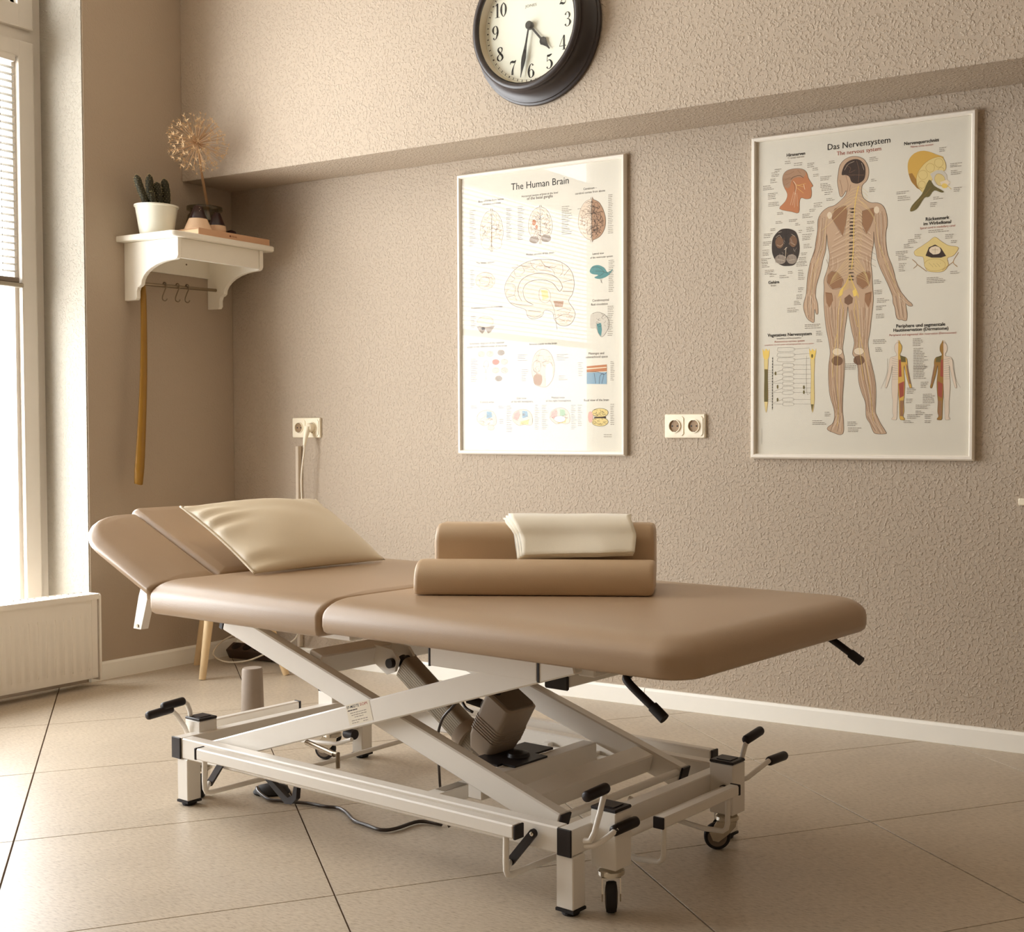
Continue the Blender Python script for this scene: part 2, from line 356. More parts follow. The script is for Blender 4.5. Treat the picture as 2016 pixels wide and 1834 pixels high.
# ------------------------------------------------------------------ radiator
rd = thing('radiator', 'white ribbed panel radiator standing under the window on the left', 'radiator', (0.0, -0.735, 0))
RL = 1.6; m = MB(); nb = int(RL / 0.0333); ys = []; prof = []
y = -0.012
m_v = []
for i in range(nb):
    for (dy, dx) in ((0.0, 0), (0.010, 0), (0.014, 0.005), (0.023, 0.005), (0.0285, 0)): prof.append((-0.03 - i * 0.0333 - dy, dx))
cols = []
for (yy, dx) in prof:
    cols.append([m.bm.verts.new((0.112 + q * dx, yy, z)) for z, q in ((0.04, 0), (0.066, 0), (0.078, 1), (0.255, 1), (0.268, 0), (0.322, 0))])
for a, b in zip(cols, cols[1:]):
    for k in range(5): m.bm.faces.new((a[k], a[k + 1], b[k + 1], b[k]))
ye = prof[-1][0]
m.box(0.110, 0.1118, ye, -0.03, 0.04, 0.322); m.box(0.104, 0.112, -0.0295, -0.006, 0.04, 0.322); m.box(0.104, 0.112, ye, -0.006, 0.036, 0.0405); m.box(0.104, 0.112, ye, -0.006, 0.322, 0.328)
m.build('front_panel', M_rad, rd, auto=30)
g = MB()
for i in range(60):
    yy = -0.012 - i * 0.0265
    for xx in (0.030, 0.058, 0.086): g.box(xx - 0.011, xx + 0.011, yy - 0.017, yy - 0.003, 0.338, 0.3405)
g.box(0.018, 0.112, ye, -0.002, 0.330, 0.3375); g.box(0.1115, 0.1165, ye, -0.002, 0.322, 0.3415); g.box(0.015, 0.0185, ye, -0.002, 0.322, 0.3415); g.build('top_grille', M_rad, rd)
g = MB()
for i in range(60):
    yy = -0.012 - i * 0.0265
    for xx in (0.030, 0.058, 0.086): g.box(xx - 0.012, xx + 0.012, yy - 0.0195, yy - 0.0175, 0.3376, 0.3384)
o = g.build('grille_slots', M_greyd, rd); o['kind'] = 'stuff'
g = MB(); g.prism([(0.018, 0.026), (0.1185, 0.026), (0.1185, 0.335), (0.112, 0.342), (0.018, 0.342)], -0.0018, 0.006, 'xz', 0.0015); g.build('side_cover', M_rad, rd)
MB().box(0.022, 0.034, ye, -0.01, 0.04, 0.325).build('rear_panel', M_rad, rd)
for yy in (-0.6, -1.2): MB().box(0.001, 0.0215, yy, yy + .04, 0.06, 0.32).build('wall_bracket', M_steel, rd)
g = MB(); g.tube([(0.066, -0.385, 0.06), (0.066, -0.385, 0.02)], 0.014, 12); g.tube([(0.066, -0.385, 0.02), (0.066, -0.385, 0.0)], 0.008, 10); g.lathe([(0.016, 0.0), (0.016, 0.006)], 16, Matrix.Translation((0.066, -0.385, 0))); g.build('valve', M_steel, rd, auto=40)
# ------------------------------------------------------------------ flat print helper (posters, clock dial, small labels)
INK = {'k': (30, 24, 22), 'dk': (66, 50, 42), 'dk2': (62, 52, 46), 'brn': (128, 96, 72), 'brn2': (158, 118, 86), 'tan': (176, 140, 112), 'skin': (198, 168, 140), 'lt': (232, 214, 188), 'ner': (232, 208, 150),
       'yel': (238, 206, 110), 'yl2': (226, 204, 140), 'och': (214, 172, 84), 'ocd': (164, 122, 58), 'org': (192, 128, 88), 'red': (168, 84, 66), 'red2': (222, 130, 112), 'olv': (110, 98, 54), 'gry': (164, 150, 136),
       'gry2': (208, 200, 186), 'gl': (150, 138, 124), 'pal': (226, 208, 188), 'pal2': (234, 220, 200), 'teal': (92, 142, 142), 'blu': (140, 168, 186), 'pnk': (226, 176, 164), 'grn': (170, 196, 160), 'white': (240, 234, 220)}
def ink_mat():
    m = bpy.data.materials.new('printed_ink'); m.use_nodes = True; nt = m.node_tree; b = nt.nodes['Principled BSDF']
    at = nt.nodes.new('ShaderNodeAttribute'); at.attribute_name = 'ink'; nt.links.new(at.outputs['Color'], b.inputs['Base Color']); b.inputs['Roughness'].default_value = 0.8; return m
M_ink = ink_mat()
TXT = {}
def text_geo(txt, bold):
    k = (txt, bold)
    if k not in TXT:
        cu = bpy.data.curves.new('t', 'FONT'); cu.body = txt; cu.size = 1.0; cu.resolution_u = 2; cu.offset = 0.018 if bold else 0.0
        o = bpy.data.objects.new('t', cu); C.objects.link(o)
        me = o.to_mesh(); vs = [(v.co.x, v.co.y) for v in me.vertices]; fs = [tuple(p.vertices) for p in me.polygons]
        o.to_mesh_clear(); bpy.data.objects.remove(o); bpy.data.curves.remove(cu)
        if not vs: vs = [(0, 0), (1, 0), (1, 1)]; fs = [(0, 1, 2)]
        TXT[k] = (vs, fs, min(v[0] for v in vs), max(v[0] for v in vs))
    return TXT[k]
def smooth2(p, closed):
    n = len(p); out = []
    if closed: P_ = [p[-1]] + p + [p[0], p[1]]
    else: P_ = [(2 * p[0][0] - p[1][0], 2 * p[0][1] - p[1][1])] + p + [(2 * p[-1][0] - p[-2][0], 2 * p[-1][1] - p[-2][1])]
    for i in range(1, len(P_) - 2):
        a, b, c, d = P_[i - 1:i + 3]
        for t in (0, 1 / 3, 2 / 3): out.append(tuple(0.5 * (2 * b[k] + (c[k] - a[k]) * t + (2 * a[k] - 5 * b[k] + 4 * c[k] - d[k]) * t * t + (3 * b[k] - a[k] - 3 * c[k] + d[k]) * t ** 3) for k in (0, 1)))
    if not closed: out.append(p[-1])
    return out
class Print:
    # 2D artwork in mm on a sheet, layers stacked by a few microns
    def __init__(s): s.v = []; s.f = []; s.c = []; s.h = 0
    def add(s, vs, fs, col):
        n = len(s.v); s.h += 1; z = s.h * 0.6e-6
        s.v += [(x / 1000, -z, y / 1000) for x, y in vs]; s.f += [tuple(n + i for i in f) for f in fs]; s.c += [col] * len(fs)
    def poly(s, pts, col):
        if len(pts) < 3: return
        t = geometry.tessellate_polygon([[Vector((p[0], p[1], 0)) for p in pts]]); s.add(pts, t, col)
    def stroke(s, pts, w, col):
        L = []; R = []
        for i, p in enumerate(pts):
            a = pts[max(i - 1, 0)]; b = pts[min(i + 1, len(pts) - 1)]; dx, dy = b[0] - a[0], b[1] - a[1]; l = math.hypot(dx, dy) or 1
            ww = (w[i] if isinstance(w, (list, tuple)) else w) / 2
            L.append((p[0] - dy / l * ww, p[1] + dx / l * ww)); R.append((p[0] + dy / l * ww, p[1] - dx / l * ww))
        n = len(pts); s.add(L + R, [(i, i + 1, n + i + 1, n + i) for i in range(n - 1)], col)
    def text(s, txt, x0, y, x1, col, bold=False, h=None):
        vs, fs, a, b = text_geo(txt, bold); k = (x1 - x0) / (b - a); ky = h if h else k
        s.add([(x0 + (v[0] - a) * k, y + v[1] * ky) for v in vs], fs, col)
    def decode(s, data, sw):
        for ln in data.strip().split('\n'):
            t = ln[0]
            if t == 'P':
                c, d = ln[2:].split(' '); d = list(map(int, d.split(','))); q = list(zip(d[::2], d[1::2])); s.poly(smooth2(q, True) if len(q) > 7 else q, INK[c])
            elif t == 'S':
                c, w, d = ln[2:].split(' '); d = list(map(int, d.split(','))); q = list(zip(d[::2], d[1::2])); s.stroke((smooth2(q[:-1], True) + [q[0]] if q[0] == q[-1] and len(q) > 7 else smooth2(q, False)) if len(q) > 2 else q, max(0.7, float(w) * sw), INK[c])
            elif t == 'T':
                c, tx, d = ln[2:].split(' | '); d = list(map(float, d.split(','))); s.text(tx, d[0], d[1], d[2], INK[c], d[3] > 0)
            elif t == 'L':
                c, d = ln[2:].split(' '); x0, y, x1 = map(int, d.split(',')); s.caption(x0, y, x1, INK[c])
    def caption(s, x0, y, x1, col):
        # a tiny caption line: word-like dashes
        x = x0; q = random.Random(x0 * 31 + y)
        while x < x1:
            w = min(q.uniform(4, 11), x1 - x); s.add([(x, y), (x + w, y), (x + w, y + 1.7), (x, y + 1.7)], [(0, 1, 2, 3)], col); x += w + 1.4
    def build(s, name, parent, mw=None):
        me = bpy.data.meshes.new(name); me.from_pydata(s.v, [], s.f); a = me.color_attributes.new('ink', 'FLOAT_COLOR', 'CORNER'); i = 0
        buf = []
        for f, c in zip(s.f, s.c): buf += list(lin(c)) * len(f)
        a.data.foreach_set('color', buf)
        return link(name, me, M_ink, parent, False, mw)
P1 = """T k | The Human Brain | 240.6,943.2,487.2,0
T dk | Base of brain from below | 94.0,913.0,207.5,0
T dk | with nerves and vessels | 110.0,901.2,193.8,0
T dk | Horizontal section of brain at the level | 286.6,913.5,441.5,0
T dk | of the basal ganglia | 309.4,902.3,420.0,0
T dk | Cerebrum – | 547.7,914.5,602.3,0
T dk | cerebral cortex from above | 514.1,901.4,635.9,0
T dk | Median section of the brain | 305.6,706.2,424.6,0
T dk | The limbic system | 82.6,690.8,164.9,0
T dk | Lateral view | 584.3,689.7,630.9,0
T dk | of the ventricular system | 575.7,677.2,666.3,0
T dk | Cerebrospinal | 584.0,529.3,650.7,0
T dk | fluid circulation | 578.1,515.9,646.1,0
T dk | Anatomical structure of the inner brain | 57.4,529.9,200.4,0
T dk | Schematic diagram of the vascular | 50.0,400.0,207.4,0
T dk | supply to the different areas of the brain | 38.0,388.2,219.2,0
T dk | Arterial supply to the brain | 316.7,388.9,435.7,0
T dk | Meninges and | 567.9,347.8,631.1,0
T dk | subarachnoid space | 555.3,335.9,645.8,0
T dk | Cortical areas | 97.0,186.3,160.8,0
T dk | Side view | 261.5,198.0,305.1,0
T dk | of the left hemisphere | 236.9,186.3,333.3,0
T dk | Median view | 412.3,198.3,469.0,0
T dk | of the right hemisphere | 387.8,187.1,494.2,0
T dk | Basal view of the brain | 548.7,187.4,650.2,0
P pal 151,877,147,879,135,877,125,871,117,861,111,850,105,836,102,821,100,805,102,790,107,775,114,762,124,752,135,744,146,740,151,741
S dk 2.2 126,769,122,775,119,780,115,785,113,791,116,796
S dk 2.2 139,798,142,803,147,806,145,812,143,817,144,823
S dk 2.2 147,751,145,757,139,758,133,759,131,765,128,771
S dk 2.2 146,768,151,771,156,775,161,778,162,784,159,789
S dk 2.2 146,767,151,763,152,757,152,751,150,746
S dk 2.2 112,815,118,813,122,808,122,802,117,799,113,795
S dk 2.2 135,855,132,850,126,850,122,855
S dk 2.2 139,822,135,818,132,813,134,807,135,801,133,796
S dk 2.2 140,846,134,844,128,847,122,849,116,851
S dk 2.2 136,806,141,809,147,811,152,814,153,820,153,826
S dk 2.2 114,818,112,824,106,827
S dk 2.2 120,826,116,822,111,818,106,821
S dk 2.2 145,864,151,864,156,859,160,855,164,850,168,845
S dk 2.2 114,792,108,791
S dk 2.2 124,807,120,803,115,801,109,799
S dk 2.2 129,805,130,799,126,795,120,795,115,799,115,805
S dk 2.2 151,753,145,754,143,748,148,744
S dk 2.2 152,782,147,784,142,781,142,775,142,769,147,764
S dk 2.2 147,758,142,754,138,750
S dk 2.2 130,783,136,782,138,776,140,770,146,767,150,763
S dk 2.2 146,829,151,833,157,834,159,839,165,842,171,842
S dk 2.2 130,820,135,816,140,812,146,812,152,810,158,809
S dk 2.2 128,828,123,827,118,823,113,825,111,831
S dk 2.2 136,839,142,837,148,837,153,840,151,846,155,850
S dk 2.2 114,799,120,799,124,803,130,803,132,797,130,791
S dk 2.2 124,813,125,807,123,802,122,796,126,791,132,791
S dk 2.4200000000000004 151,877,147,879,135,877,125,871,117,861,111,850,105,836,102,821,100,805,102,790,107,775,114,762,124,752,135,744,146,740,151,741,151,877
P pal 155,877,159,878,171,873,180,866,188,855,195,843,200,828,203,813,204,797,203,782,198,768,190,757,180,748,169,742,158,739,154,741
S dk 2.2 172,853,167,856,163,861,160,867,159,872
S dk 2.2 179,790,185,792,189,788,193,783
S dk 2.2 154,786,160,785,166,787,171,791,177,788,182,786
S dk 2.2 175,820,181,821,183,826,185,832,191,831,197,827
S dk 2.2 169,756,174,759,180,756
S dk 2.2 160,846,163,841,169,839,173,834,174,828,175,823
S dk 2.2 184,815,189,817,195,814
S dk 2.2 183,845,177,845,174,850,174,856,174,862,170,867
S dk 2.2 169,762,166,757,166,751,161,748,158,743,152,744
S dk 2.2 162,851,156,855,152,859,146,861,140,859,135,856
S dk 2.2 185,826,186,820,184,815,178,814,175,810,169,808
S dk 2.2 186,788,189,783,187,778,190,773
S dk 2.2 168,835,164,831,160,826,155,824,156,818,158,813
S dk 2.2 170,763,169,757,174,754
S dk 2.2 177,802,175,808,169,810,164,814,159,817,154,814
S dk 2.2 174,809,180,810,186,809,190,804,196,805
S dk 2.2 183,798,187,802,193,801,197,796,195,790,191,786
S dk 2.2 176,801,171,805,166,802,161,799,155,802,150,798
S dk 2.2 178,828,174,823,168,826,162,825,156,826,150,825
S dk 2.2 186,801,192,802,192,808,188,812,182,811,176,812
S dk 2.2 195,808,199,804
S dk 2.2 176,795,172,800,173,806,177,810,177,816,176,822
S dk 2.2 167,811,173,811,176,815,182,818,185,823,181,828
S dk 2.2 163,777,163,771,165,766,169,761,171,755,177,752
S dk 2.2 188,839,186,845,185,851
S dk 2.4200000000000004 155,877,159,878,171,873,180,866,188,855,195,843,200,828,203,813,204,797,203,782,198,768,190,757,180,748,169,742,158,739,154,741,155,877
P pal2 151,761,150,755,147,750,142,746,135,743,129,743,122,744,115,748,110,752,107,758,106,764,107,771,110,776,116,780,122,782,129,783,136,781,142,778,147,773,150,767
P pal2 198,757,197,751,194,746,189,742,183,740,176,739,169,741,163,744,158,749,155,755,154,761,155,767,158,772,163,776,169,779,176,779,183,777,189,774,194,769,197,764
S brn 2.5 151,761,149,754,144,747,137,744,129,743,120,745,113,750,108,757,106,764,108,772,113,778,120,782,129,783,137,780,145,776,149,769,151,761
S brn 2.5 198,757,196,750,192,744,184,740,176,739,167,741,160,746,155,753,154,761,155,768,160,774,168,778,176,779,185,777,192,772,196,765,198,757
S ocd 6 153,802,152,768
P pal 365,870,361,872,349,870,340,865,331,857,325,847,320,836,316,823,315,809,316,796,321,783,329,772,339,763,350,756,361,752,365,753
S dk 2.2 364,772,359,770,353,769,351,764,357,762
S dk 2.2 365,783,371,783,376,779,380,775,383,771,389,769
S dk 2.2 340,850,336,854
S dk 2.2 332,797,325,797
S dk 2.2 346,842,351,845,357,845,360,841,366,838,367,833
S dk 2.2 327,798,326,803,320,805
S dk 2.2 337,822,331,824,325,826
S dk 2.2 346,780,346,785,349,790,355,789,359,785,355,781
S dk 2.2 357,835,362,833,363,828,363,823,360,819,362,814
S dk 2.2 350,849,355,845,355,840,349,839,348,834,343,832
S dk 2.2 349,800,344,797,338,799,334,796,328,794,329,789
S dk 2.2 361,844,367,841,372,838,371,834,372,829,378,827
S dk 2.2 354,824,357,819,359,814,365,812,369,815,375,814
S dk 2.2 350,766,354,770,357,775,360,779,365,781,370,783
S dk 2.2 334,830,340,831,345,833,351,832,356,835,359,840
S dk 2.2 334,820,331,816,329,811,325,808,329,803,331,798
S dk 2.2 355,828,350,832,348,837,344,841,342,846,345,850
S dk 2.2 350,810,354,814,354,819,354,824,356,829,354,834
S dk 2.2 349,789,344,786,341,782,340,777,335,774,338,769
S dk 2.2 333,834,335,829,332,824,333,819,339,816,345,814
S dk 2.2 361,834,361,829,356,826,352,823,346,824,341,820
S dk 2.2 348,777,352,780,352,785,347,788,342,792,336,792
S dk 2.2 353,858,358,854,359,849,358,844,353,842,350,838
S dk 2.2 349,790,347,795,343,800,338,803,332,806,326,807
S dk 2.2 348,826,350,821,347,817,341,819,335,820,333,825
S dk 2.2 345,826,350,829,356,830,362,831,366,834,368,839
S dk 2.2 364,791,358,791,354,795,348,794,343,798,341,803
S dk 2.2 330,838,336,839,335,844,338,849,336,854
S dk 2.2 350,847,345,850,341,854
S dk 2.2 366,763,361,767,355,768,350,766,344,764
S dk 2.4200000000000004 365,870,361,872,349,870,340,865,331,857,325,847,320,836,316,823,315,809,316,796,321,783,329,772,339,763,350,756,361,752,365,753,365,870
P pal 369,870,373,871,385,867,394,860,402,851,408,840,413,828,417,814,418,801,416,788,412,776,404,766,394,759,383,754,373,751,368,753
S dk 2.2 368,789,368,783,374,781,380,779,381,774,378,770
S dk 2.2 369,840,363,839,361,834,365,830,371,828,373,823
S dk 2.2 385,851,383,856,378,859,374,864
S dk 2.2 392,848,396,844,397,839,399,834,405,831,410,829
S dk 2.2 402,782,406,785,408,790
S dk 2.2 403,830,407,834
S dk 2.2 391,831,397,828,398,823,404,821,407,826
S dk 2.2 373,772,368,770,363,774,357,774,351,773,348,768
S dk 2.2 384,833,378,832,374,829,368,827,363,830,358,827
S dk 2.2 389,799,391,803,390,809,385,813,379,813,373,813
S dk 2.2 402,797,407,794,410,789,406,786
S dk 2.2 377,762,376,767,382,769,388,769,393,766
S dk 2.2 378,777,383,774,382,769,383,764,389,763,392,767
S dk 2.2 385,770,384,765,389,761
S dk 2.2 387,797,392,800,391,805,394,810,390,815,384,814
S dk 2.2 391,808,395,812,398,816,404,816,410,818
S dk 2.2 391,806,392,800,394,796,400,793,400,788,395,784
S dk 2.2 383,810,386,806,392,804,398,807,403,804,408,806
S dk 2.2 406,793,407,798,406,803,411,806
S dk 2.2 376,855,374,850,375,845,371,842,365,843,363,848
S dk 2.2 385,773,389,777,395,777,401,776
S dk 2.2 377,839,381,835,387,837,391,833,389,828,384,825
S dk 2.2 406,795,403,791,399,788,400,783,406,780
S dk 2.2 401,828,403,832,398,836,400,841,394,844,394,849
S dk 2.2 396,778,401,780,407,780
S dk 2.2 377,769,371,770,366,773,361,776,357,780,351,778
S dk 2.2 400,800,396,804,394,809,388,811,382,811,377,814
S dk 2.2 381,813,387,813,389,818,392,822,393,827,397,830
S dk 2.2 376,784,373,789,367,790,363,786,358,783,353,786
S dk 2.2 397,812,403,812,404,817,410,818
S dk 2.4200000000000004 369,870,373,871,385,867,394,860,402,851,408,840,413,828,417,814,418,801,416,788,412,776,404,766,394,759,383,754,373,751,368,753,369,870
P gry 360,759,359,755,356,752,351,750,346,748,340,748,334,749,328,751,324,754,321,758,320,762,321,765,324,769,328,771,334,772,340,772,346,771,351,769,356,766,359,762
P gry 411,760,410,756,408,753,403,750,397,749,391,749,385,750,379,752,375,755,372,759,371,763,372,767,375,770,379,772,385,774,391,774,397,773,403,771,408,767,410,764
S brn 2.5 360,759,358,754,354,751,347,748,340,748,332,750,326,753,321,757,320,762,322,766,326,770,332,772,340,772,347,771,354,768,358,763,360,759
S brn 2.5 411,760,410,755,405,751,399,749,391,749,383,750,377,753,372,758,371,763,372,768,377,771,383,774,391,774,399,772,406,769,410,765,411,760
P org 348,820,348,817,347,814,345,812,343,811,340,811,337,811,335,813,333,815,332,818,332,821,332,824,333,827,335,829,338,830,340,831,343,830,345,828,347,826,348,823
P org 356,803,356,800,355,798,354,797,352,796,350,796,348,796,347,797,346,799,345,801,345,803,345,806,346,808,347,809,349,810,350,810,352,810,354,809,355,807,356,805
P pal 580,877,575,879,563,877,552,871,544,862,537,851,531,837,528,823,526,807,528,792,533,777,541,765,552,754,563,746,575,742,580,743
S brn 2.2 553,849,559,849,565,846,565,840,571,837,577,835
S brn 2.2 546,831,545,836,545,842,540,847
S brn 2.2 567,821,572,816,570,811,564,808,564,802,559,799
S brn 2.2 557,775,563,778,569,774,575,776,579,780,585,779
S brn 2.2 562,838,569,838,575,836,581,838,586,833,588,828
S brn 2.2 539,826,539,820,544,816,551,817,552,823,550,828
S brn 2.2 569,823,564,827,558,829,554,834,551,840,545,843
S brn 2.2 542,807,542,802,548,799,552,794,550,788,555,784
S brn 2.2 575,849,570,845,572,839,579,837,579,831,584,827
S brn 2.2 580,868,585,871
S brn 2.2 541,822,542,816,539,811,533,811
S brn 2.2 563,820,558,817,552,820,545,820,542,825,539,831
S brn 2.2 570,777,577,776,581,780,587,782,591,777,598,777
S brn 2.2 578,763,581,768,582,774,576,778,577,784,571,787
S brn 2.2 539,811,540,806,534,803
S brn 2.2 577,837,575,831,569,829,565,825,562,820,556,822
S brn 2.2 554,860,548,858
S brn 2.2 554,808,554,802,555,796,550,793,544,797,541,802
S brn 2.2 552,812,559,812,564,808,563,802,565,796,562,791
S brn 2.2 576,861,576,866,575,872
S brn 2.2 575,768,579,772,579,778,585,780,592,779,598,777
S brn 2.2 546,810,543,805,541,799,535,798
S brn 2.2 573,848,573,853,577,857,580,862,586,863,591,859
S brn 2.2 564,866,571,867,577,867,581,872,587,872,591,867
S brn 2.2 543,806,545,811,543,817,544,822,547,827,553,830
S brn 2.2 549,790,552,795,558,797,557,803,551,806,545,809
S brn 2.2 567,838,566,844,560,846,554,848,548,846,548,840
S brn 2.2 562,784,568,782,573,786,576,790,578,796,582,800
S brn 2.2 560,830,557,836,554,841,548,844,541,845,537,842
S brn 2.2 567,846,572,842,578,845,584,847,588,851,594,854
S brn 2.2 541,828,535,830
S brn 2.2 566,790,562,795,564,800,571,799,577,797,583,797
S brn 2.2 570,823,574,819,577,813,583,811,589,808,589,802
S brn 2.2 559,783,563,778,559,773,558,767,551,767,547,772
S brn 2.2 559,832,566,832,572,833,577,837,582,834,588,831
S brn 2.2 574,769,577,763,581,758,587,755,590,750
S brn 2.2 546,809,540,808,534,811
S brn 2.2 579,781,584,784,590,785,596,787,603,787,609,785
S brn 2.2 581,838,578,843,575,849,571,853,564,855,558,858
S brn 2.4200000000000004 580,877,575,879,563,877,552,871,544,862,537,851,531,837,528,823,526,807,528,792,533,777,541,765,552,754,563,746,575,742,580,743,580,877
P tan 583,877,589,878,601,873,612,866,620,855,627,843,633,828,637,813,638,798,636,783,631,770,623,758,612,749,600,744,588,741,583,743
S k 3 593,861,588,858,591,853,591,847,592,841,588,836
S k 3 611,770,605,767,599,767,592,766,586,766,579,768
S k 3 594,766,593,772,596,777,602,779,608,777,615,777
S k 3 617,778,618,783,613,787,607,788,600,790,594,789
S k 3 617,821,617,816,618,810,613,806,607,809,601,812
S k 3 606,848,613,847,616,852
S k 3 605,830,599,827,593,831,587,834,581,832,574,833
S k 3 591,780,588,775,589,770,585,766,578,764,578,758
S k 3 584,830,578,831,571,833,565,833,559,831,554,827
S k 3 582,850,587,854,593,851,594,845,591,840,585,839
S k 3 623,789,625,794,626,800,631,803
S k 3 617,780,617,775,612,771,612,765,619,763
S k 3 608,828,608,823,603,820,600,815,599,809,593,807
S k 3 603,831,596,830,593,825,593,819,595,814,593,809
S k 3 599,764,603,759,609,756
S k 3 595,773,590,777,592,782,590,788,583,788,576,788
S k 3 598,801,593,805,591,811,587,816,590,821,596,821
S k 3 605,796,611,796,618,797,624,794,625,788,627,782
S k 3 602,803,604,797,603,792,600,786,604,781,605,775
S k 3 599,793,594,798,596,803,600,808,606,810,607,815
S k 3 592,831,593,837,600,838,605,833,610,830,613,824
S k 3 587,837,592,833,598,829,600,824,603,818,609,814
S k 3 586,833,593,833,599,835,604,832,610,834,616,831
S k 3 590,752,585,756,579,753,579,748
S k 3 605,843,610,846,614,850,610,855
S k 3 586,867,581,872,575,871,569,874,563,871,557,869
S k 3 616,797,621,800,627,803,625,809,624,815,618,818
S k 3 586,781,579,782,574,780,572,774,569,769,562,769
S k 3 602,794,604,788,604,782,600,778,595,775,595,769
S k 3 596,774,590,771,585,775,580,779,578,785,579,790
S k 3 608,850,602,849,597,854,591,854,584,856,577,857
S k 3 598,800,593,804,590,810,583,811,577,810,576,805
S k 3 622,821,622,815,616,813,613,808,609,803,603,801
S k 3 597,832,591,832,587,828,580,830,576,826,569,827
S k 3 582,860,583,866,581,871
S k 3 595,756,600,759,601,765,604,770,602,776,606,781
S k 3 583,869,585,875
S k 3 613,781,620,782,622,787,629,786,631,791
S k 3 613,821,609,826,602,826,600,821,605,817,611,819
S k 3 591,832,584,832,581,828,578,823,581,817,576,813
S k 3 610,776,605,781,599,785,593,786,588,782,581,783
S k 3 593,770,597,774,604,773,607,768,611,763,618,762
S k 3 610,831,615,835,621,836,627,833
S k 3 606,855,603,850,596,850,592,855,585,858,579,857
S k 3 602,779,604,785,599,788,592,789,589,785,583,781
S k 3 587,867,593,865,598,868,605,865,607,860,609,854
S k 3 616,820,617,826,615,832,621,834,627,831
S k 3 608,844,603,849,596,848,594,843,590,838,584,837
S k 3 601,772,604,766,601,761,606,756,602,751,597,748
S k 3 603,781,603,775,597,773,595,768,599,762,600,757
S k 3 608,848,606,843,602,838,599,833,593,832,586,832
S k 3 586,868,588,873
S k 3 626,806,627,800,628,794
S k 3 588,759,581,757,581,751,575,749
S k 3 593,834,589,840,584,844,578,841,572,839,566,842
S k 3 608,782,610,777,604,774,597,774,590,774,588,768
S k 3 611,773,618,772,622,767
S k 3 583,764,578,760,571,762,565,762,563,768,564,774
S k 3 621,792,620,798,613,799,610,804,606,809,603,815
S k 3 590,790,595,793,598,798,595,804,588,804,582,807
S k 3 595,862,592,857,588,853,591,847,588,843,586,837
S k 3 591,781,594,786,594,792,595,798,594,804,596,809
S k 3 610,786,605,791,602,796,596,800,592,805,596,809
S k 3 620,801,620,807,615,812,619,817,618,823,617,829
S k 3 614,765,612,770,606,773,599,773,593,775,586,774
S k 3 600,846,606,849,611,852,617,855
S k 3 583,790,585,785,590,780,592,774,589,769,584,767
S k 3 583,846,578,849,578,855,574,860,567,859,567,853
S k 3 626,812,625,806,622,801,615,801,611,806,604,806
S k 3.3000000000000003 583,877,589,878,601,873,612,866,620,855,627,843,633,828,637,813,638,798,636,783,631,770,623,758,612,749,600,744,588,741,583,743,583,877
P pal 214,613,235,642,252,658,285,676,323,687,368,689,417,684,458,672,490,649,505,622,509,589,501,559,485,537,505,510,513,489,501,463,477,451,445,456,425,477,417,501,384,509,372,489,335,481,310,492,301,516,260,529,234,544,218,565,210,589
S dk 3.5 214,613,235,642,252,658,285,676,323,687,368,689,417,684,458,672,490,649,505,622,509,589,501,559,485,537,505,510,513,489,501,463,477,451,445,456,425,477,417,501,384,509,372,489,335,481,310,492,301,516,260,529,234,544,218,565,210,589,214,613
S dk 4.5 285,548,272,569,270,596,285,622,319,637,364,641,417,631,449,609,461,585
S dk 4.5 335,532,302,550,291,581,302,604,331,616,376,617,417,604,437,583
S dk 4.5 437,583,449,572,461,585
S dk 3 360,564,364,584,384,586,405,575,409,548,392,535,368,543,360,564
S dk 3 252,658,260,637,285,636
S dk 3 323,686,331,667,356,648
S dk 3 368,689,385,666,417,651,429,630
S dk 3 458,672,462,641,449,626
S dk 3 490,649,465,625
S dk 3 214,613,252,607,260,583
S dk 3 218,565,251,570,256,590
S dk 3 234,544,276,535,335,528
S dk 3 501,609,465,605
S dk 3 505,569,461,572
S dk 3 409,541,425,507,437,440
S dk 3 437,506,465,512,497,503
S dk 3 429,477,465,492,505,483
S dk 3 314,512,368,506
S dk 3 310,496,343,487,372,496
S dk 3 235,642,256,627,239,618
S dk 3 285,676,298,652,285,643
S brn 2.5 273,663,285,663,296,663,309,663,315,664,321,666
S brn 2.5 285,678,299,677,306,678,319,678,332,676,341,677
S brn 2.5 434,659,431,660,418,662,410,661,401,660,406,658
S brn 2.5 363,651,376,650,390,650,399,648,407,646,411,644
S brn 2.5 264,668,255,667,243,668,245,670,257,670,271,669
S brn 2.5 323,654,333,653,335,651,341,649,335,647,333,646
S brn 2.5 427,661,437,662
S brn 2.5 251,665,254,663,252,661
S brn 2.5 339,655,325,656,316,658,303,659,294,658,298,656
S brn 2.5 422,651,426,649,431,647
S brn 2.5 338,671,325,672,312,673,305,671,306,670,294,670
S brn 2.5 362,672,364,674,361,676,370,676,382,676,383,678
S brn 2.5 394,660,385,659,381,658,384,656,397,654,406,655
S brn 2.5 297,671,284,672,270,673,268,675,265,677,264,679
S brn 2.5 376,667,370,666,357,667,349,666,352,664,346,662
S brn 2.5 390,663,400,661,408,659,418,657,430,657,431,659
S brn 2.5 395,661,384,663,383,665,386,667,381,669,369,670
S brn 2.5 336,670,336,669,325,668,313,668,304,668,291,669
S brn 2.5 223,586,218,587,216,583,216,579,218,575
S brn 2.5 242,623,238,627,233,626,228,625,226,622
S brn 2.5 281,574,284,571
S brn 2.5 225,569,228,573,232,572,237,572,240,575,245,573
S brn 2.5 266,596,266,592,267,588,268,583,271,581,273,577
S brn 2.5 268,582,269,587,269,591,270,595,270,599,269,603
S brn 2.5 281,582,283,578,284,573
